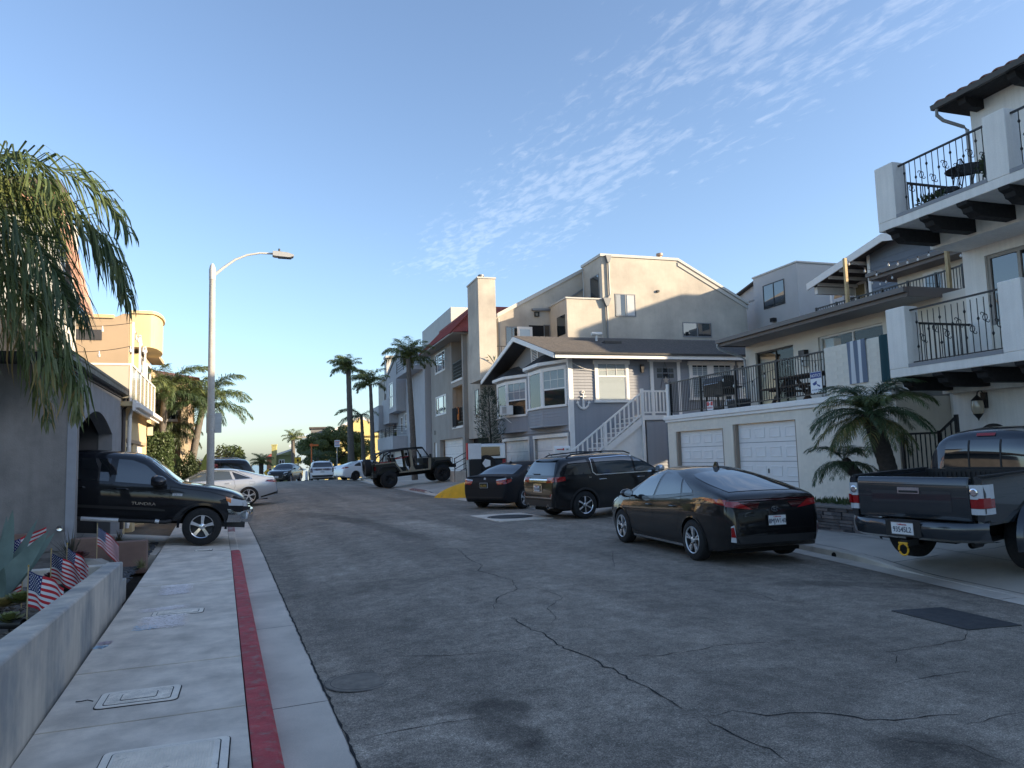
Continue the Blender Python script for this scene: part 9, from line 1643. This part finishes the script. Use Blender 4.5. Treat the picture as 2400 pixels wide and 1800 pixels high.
# bird of paradise: broad upright leaves
bp_ = thing('bird_of_paradise', 'bird of paradise plant with broad paddle leaves at the leaning palm', 'plant', (-1.7, 33.4, .2))
for i in range(15):
 a = i * 2.4; e = random.uniform(.9, 1.45); l = random.uniform(1.2, 2.7); d = Vector((math.cos(a) * math.cos(e), math.sin(a) * math.cos(e), math.sin(e))); s = d.cross(Vector((FWD.x, FWD.y, .3))).normalized(); rows = []
 for k in range(9): f = k / 8; c = d * l * (.05 + .95 * f) - Vector((0, 0, .25 * f * f)); w = .02 if f < .5 else .15 * math.sin(math.pi * (f - .48) / .54) + .01; rows.append([c - s * w, c + Vector((0, 0, -.02)), c + s * w])
 MB().grid(rows).build('leaf', L_hedge, bp_, smooth=60)
# clipped hedge, shrubs
def hedge(name, label, x0, x1, y0, y1, z0, z1, n, m):
 rs = random.Random(6); t = thing(name, label, 'hedge', ((x0 + x1) / 2, (y0 + y1) / 2, z0)); w, d, h = (x1 - x0) / 2, (y1 - y0) / 2, z1 - z0; MB().box(-w * .9, w * .9, -d * .9, d * .9, 0, h * .95).build('core', L_dk, t); mb = MB()
 for _ in range(n):
  k = rs.random(); u, v = rs.uniform(-1, 1), rs.uniform(0, 1)
  if k < .45: p, nn = Vector((u * w, -d, v * h)), Vector((0, -1, 0))
  elif k < .75: p, nn = Vector((w, u * d, v * h)), Vector((1, 0, 0))
  else: p, nn = Vector((u * w, rs.uniform(-1, 1) * d, h)), Vector((0, 0, 1))
  p += nn * rs.gauss(0, .04); nn = (nn + Vector((rs.gauss(0, .6), rs.gauss(0, .6), rs.gauss(0, .6)))).normalized(); a = nn.cross(Vector((rs.random(), rs.random(), rs.random()))).normalized(); b_ = nn.cross(a); s = rs.uniform(.03, .06); mb.add([p - a * s, p + b_ * s * .6, p + a * s, p - b_ * s * .6], [(0, 1, 2, 3)])
 mb.build('foliage', m, t, recalc=False)
hedge('clipped_hedge', 'tall square clipped hedge beside the ochre house', -3.3, -2.40, 31.0, 32.6, 0, 2.95, 5200, L_hedge)
bush('shrub', 'dark green shrub under the leaning palm', (-1.75, 33.0, .1), (.75, .6, 1.15), 2600, .06, L_dk, seed=21); bush('shrub', 'wine red leaved shrub behind the street lamp', (-.95, 33.6, .1), (.5, .5, .95), 1700, .055, L_red, seed=22); bush('shrub', 'lighter green shrub just right of the street lamp', (-.55, 40.0, .2), (.6, .6, 1.2), 1600, .07, L_tree, seed=23); bush('round_bush', 'rounded dark bush right of the street lamp above the parked roof', (-.30, 44.0, .2), (.85, .85, 1.30), 4200, .10, L_hedge, seed=24, lumps=14); bush('shrub', 'small green shrub in front of the tall hedge', (-2.15, 30.2, .1), (.35, .35, .7), 900, .06, L_hedge, seed=25)
# ============================================================ palms and trees along the right side
L_pl = leafmat('palm_sunlit', (.17, .21, .065), (.22, .23, .07)); L_tl = leafmat('leaf_tree_sunlit', (.12, .15, .045), (.17, .19, .055))  # paler leaf copies: sun the houses block is put into the colour
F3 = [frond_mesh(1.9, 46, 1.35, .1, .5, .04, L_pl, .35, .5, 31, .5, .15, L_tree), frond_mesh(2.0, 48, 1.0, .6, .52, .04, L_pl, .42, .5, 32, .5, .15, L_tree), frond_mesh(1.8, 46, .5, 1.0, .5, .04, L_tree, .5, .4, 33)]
def wind(c): return lambda i, n, rs: (c + rs.gauss(0, 1.0) if i % 3 else rs.uniform(0, 6.28))
GP = 'palms along the right side of the street'
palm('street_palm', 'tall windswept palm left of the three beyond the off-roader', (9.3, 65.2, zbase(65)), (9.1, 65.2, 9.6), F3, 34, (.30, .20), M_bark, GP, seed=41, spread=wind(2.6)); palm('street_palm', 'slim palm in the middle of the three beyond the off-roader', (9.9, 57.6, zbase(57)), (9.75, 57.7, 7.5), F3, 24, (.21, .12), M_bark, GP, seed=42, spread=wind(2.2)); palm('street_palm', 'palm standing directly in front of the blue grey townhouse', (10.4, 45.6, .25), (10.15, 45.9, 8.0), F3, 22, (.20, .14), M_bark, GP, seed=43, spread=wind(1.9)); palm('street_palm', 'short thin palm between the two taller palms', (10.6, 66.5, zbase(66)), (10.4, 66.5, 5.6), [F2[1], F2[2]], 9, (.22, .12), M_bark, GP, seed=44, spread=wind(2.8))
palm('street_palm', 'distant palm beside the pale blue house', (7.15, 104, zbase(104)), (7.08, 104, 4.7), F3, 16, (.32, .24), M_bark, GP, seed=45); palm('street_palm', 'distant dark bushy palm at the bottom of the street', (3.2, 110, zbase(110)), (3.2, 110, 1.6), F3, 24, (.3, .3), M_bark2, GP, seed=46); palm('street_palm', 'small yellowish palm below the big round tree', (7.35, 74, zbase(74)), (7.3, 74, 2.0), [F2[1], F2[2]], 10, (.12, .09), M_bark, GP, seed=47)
def tree(name, label, base, lumps, n, size, m, trunk):
 rs = random.Random(9); t = thing(name, label, 'tree', base); mb = MB()
 for c, rad in lumps: leaf_cloud(mb, c, rad, n, size, rs)
 mb.build('crown', m, t, recalc=False); b = MB(); b.tube([(0, 0, -.3), (.1, 0, trunk * .6), (.05, .1, trunk)], [.28, .22, .18], 8)
 for c, rad in lumps[:7]: b.tube([(.05, .1, trunk * .9), Vector(c) * .6 + Vector((0, 0, trunk * .35)), Vector(c)], [.12, .08, .03], 6)
 b.build('trunk', M_bark, t); return t
rs_ = random.Random(12); lm = []
for i in range(32):
 x = rs_.uniform(-3.2, 3.4); z = 2.7 + 2.3 * math.sqrt(max(0, 1 - (x / 3.4) ** 2)) * rs_.uniform(.1, 1); z = z if rs_.random() > .3 else rs_.uniform(1.4, 3); lm.append(((x, rs_.uniform(-2, 2), z + .6), (rs_.uniform(.7, 1.15), rs_.uniform(.7, 1.15), rs_.uniform(.5, .8))))
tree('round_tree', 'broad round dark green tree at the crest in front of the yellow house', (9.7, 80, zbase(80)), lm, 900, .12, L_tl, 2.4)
# slim pine beside the clapboard house
p = ony(1150, 1100, 33.5); pt = thing('slim_conifer', 'slim feathery conifer at the left corner of the clapboard house', 'tree', (p.x, 33.5, .4)); mb = MB(); rs_ = random.Random(14)
for i in range(2600):
 z = rs_.uniform(1.2, 4.5); r_ = .62 * math.sin(math.pi * min(1, (z - .9) / 3.9)) * rs_.uniform(.2, 1.1) + .05; a = rs_.uniform(0, 6.28); c = Vector((r_ * math.cos(a), r_ * math.sin(a), z + .15 * math.sin(a * 3))); d = Vector((math.cos(a) * .5, math.sin(a) * .5, rs_.uniform(.1, .9))).normalized() * rs_.uniform(.10, .2); s = d.cross(Vector((rs_.gauss(0, 1), rs_.gauss(0, 1), .2))).normalized() * .016; mb.add([c - s, c + s, c + d], [(0, 1, 2)])
mb.build('crown', leafmat('needle', (.035, .055, .032)), pt, recalc=False); MB().tube([(0, 0, -.3), (.05, 0, 2), (0, .05, 4.3)], [.07, .05, .015], 7).build('trunk', M_bark2, pt)
# ============================================================ pygmy date palm in its stone planter on the right
F4 = [frond_mesh(1.15, 58, 1.15, .5, .24, .012, L_pd, .25, .2, 51, .55, .10), frond_mesh(1.25, 60, .75, .85, .26, .012, L_pg, .3, .2, 52, .55, .10), frond_mesh(1.25, 60, .3, 1.1, .26, .012, L_pd, .35, .2, 53, .55, .10), frond_mesh(1.15, 58, -.15, 1.2, .25, .012, L_pg, .4, .2, 54, .5, .12, L_py)]
palm('date_palm', 'pygmy date palm with a thick dark trunk in the stone planter', (11.75, 10.75, .5), (11.55, 11.05, 2.35), F4, 60, (.15, .17), M_bark2, 'pygmy date palms in the stone planter', seed=61); F5 = [frond_mesh(.85, 44, .9, .8, .2, .011, L_pd, .3, .2, 55), frond_mesh(.85, 44, .2, 1.2, .2, .011, L_pd, .4, .2, 56)]
palm('date_palm', 'smaller pygmy date palm leaning left of the thick trunk', (11.75, 11.15, .5), (11.5, 11.75, 1.42), F5, 22, (.10, .12), M_bark2, 'pygmy date palms in the stone planter', seed=62)
pl = thing('stone_planter', 'low dry stone planter wall of grey brown ledge stones under the date palms', 'planter', (10.9, 9.5, 0)); rs_ = random.Random(17); ms = [mat('ledge_a', (.13, .115, .105), .9, var=.2, vscale=9, bump=.6, bscale=40), mat('ledge_b', (.19, .165, .15), .9, var=.2, vscale=9, bump=.6, bscale=40), mat('ledge_c', (.09, .085, .085), .9, var=.2, vscale=9, bump=.6, bscale=40)]
z = .08; base = []
for k in range(7):
 h = rs_.uniform(.05, .075); y = -.35
 while y < 3.25:
  l = rs_.uniform(.14, .42); l = min(l, 3.25 - y); d = rs_.uniform(-.02, .015); e = .006; mb = MB(); mb.add([(-.06 + d + rs_.uniform(-.008, .008) if q[0] < 0 else .14, y + e + (l - 2 * e) * (q[1] > 0) + rs_.uniform(-.004, .004), z + .004 + (h - .008) * (q[2] > 0) + rs_.uniform(-.004, .004)) for q in [(a, b, c) for a in (-1, 1) for b in (-1, 1) for c in (-1, 1)]], [(0, 1, 3, 2), (4, 6, 7, 5), (0, 4, 5, 1), (2, 3, 7, 6), (1, 5, 7, 3), (0, 2, 6, 4)]); mb.build('stone', ms[rs_.randrange(3)], pl); y += l
 z += h
MB().box(.02, .30, -.35, 3.25, -.1, z - .01).build('backing', M_dark, pl); MB().box(-.10, .34, -.40, 3.30, z, z + .06).build('cap_slab', mat('cap_stone', (.20, .185, .17), .85, var=.15, bump=.3, bscale=40), pl); MB().box(.30, 2.6, -.35, 3.25, -.1, z - .08).build('soil', M_earth, pl); MB().box(2.0, 2.2, -.3, 3.25, .1, .95).build('rear_curb', S_cream, pl)
mb = MB(); rs_ = random.Random(18)
for i in range(1500): x, y = rs_.uniform(.1, 1.1), rs_.uniform(-.3, 3.2); c = Vector((x, y, z - .08)); a = rs_.uniform(0, 6.28); d = Vector((math.cos(a) * .06, math.sin(a) * .06, rs_.uniform(.08, .24))); s = d.cross(Vector((rs_.gauss(0, 1), rs_.gauss(0, 1), 0))).normalized() * .018; mb.add([c + d * .3, c + d * .7 + s, c + d, c + d * .7 - s], [(0, 1, 2, 3)])
o = mb.build('ground_cover', L_hedge, None, recalc=False); o.location = (10.9, 9.5, 0); tag(o, 'low leafy ground cover plants along the top of the stone planter', 'ground cover', kind='stuff')
t = thing('drain_outlet', 'round drain outlet in the right curb face behind the liftback', 'drain', (Rx(9.6) - .01, 9.6, zbase(9.6) - .02)); MB().lathe([(.0, .0), (.04, .0), (.045, -.01), (.05, .02)], 14, 'x').build('pipe', M_dark, t)
def soft_edges():
 for o in list(bpy.data.objects):
  if o.type == 'MESH' and o.name.split('.')[0] in ('pier', 'parapet', 'chimney', 'main_block', 'body', 'wing', 'tower', 'turret', 'balcony', 'cornice', 'corner_strip', 'tailgate', 'edging_block', 'block', 'newel_post', 'bay', 'coping', 'parapet_cap', 'hard_top', 'front_wall', 'return_wall', 'cap_slab') and o.parent and not o.parent.name.startswith('parked_car'):
   m = o.modifiers.new('bevel', 'BEVEL'); m.width = .014; m.segments = 2; m.limit_method = 'ANGLE'; m.angle_limit = R(40)
soft_edges()
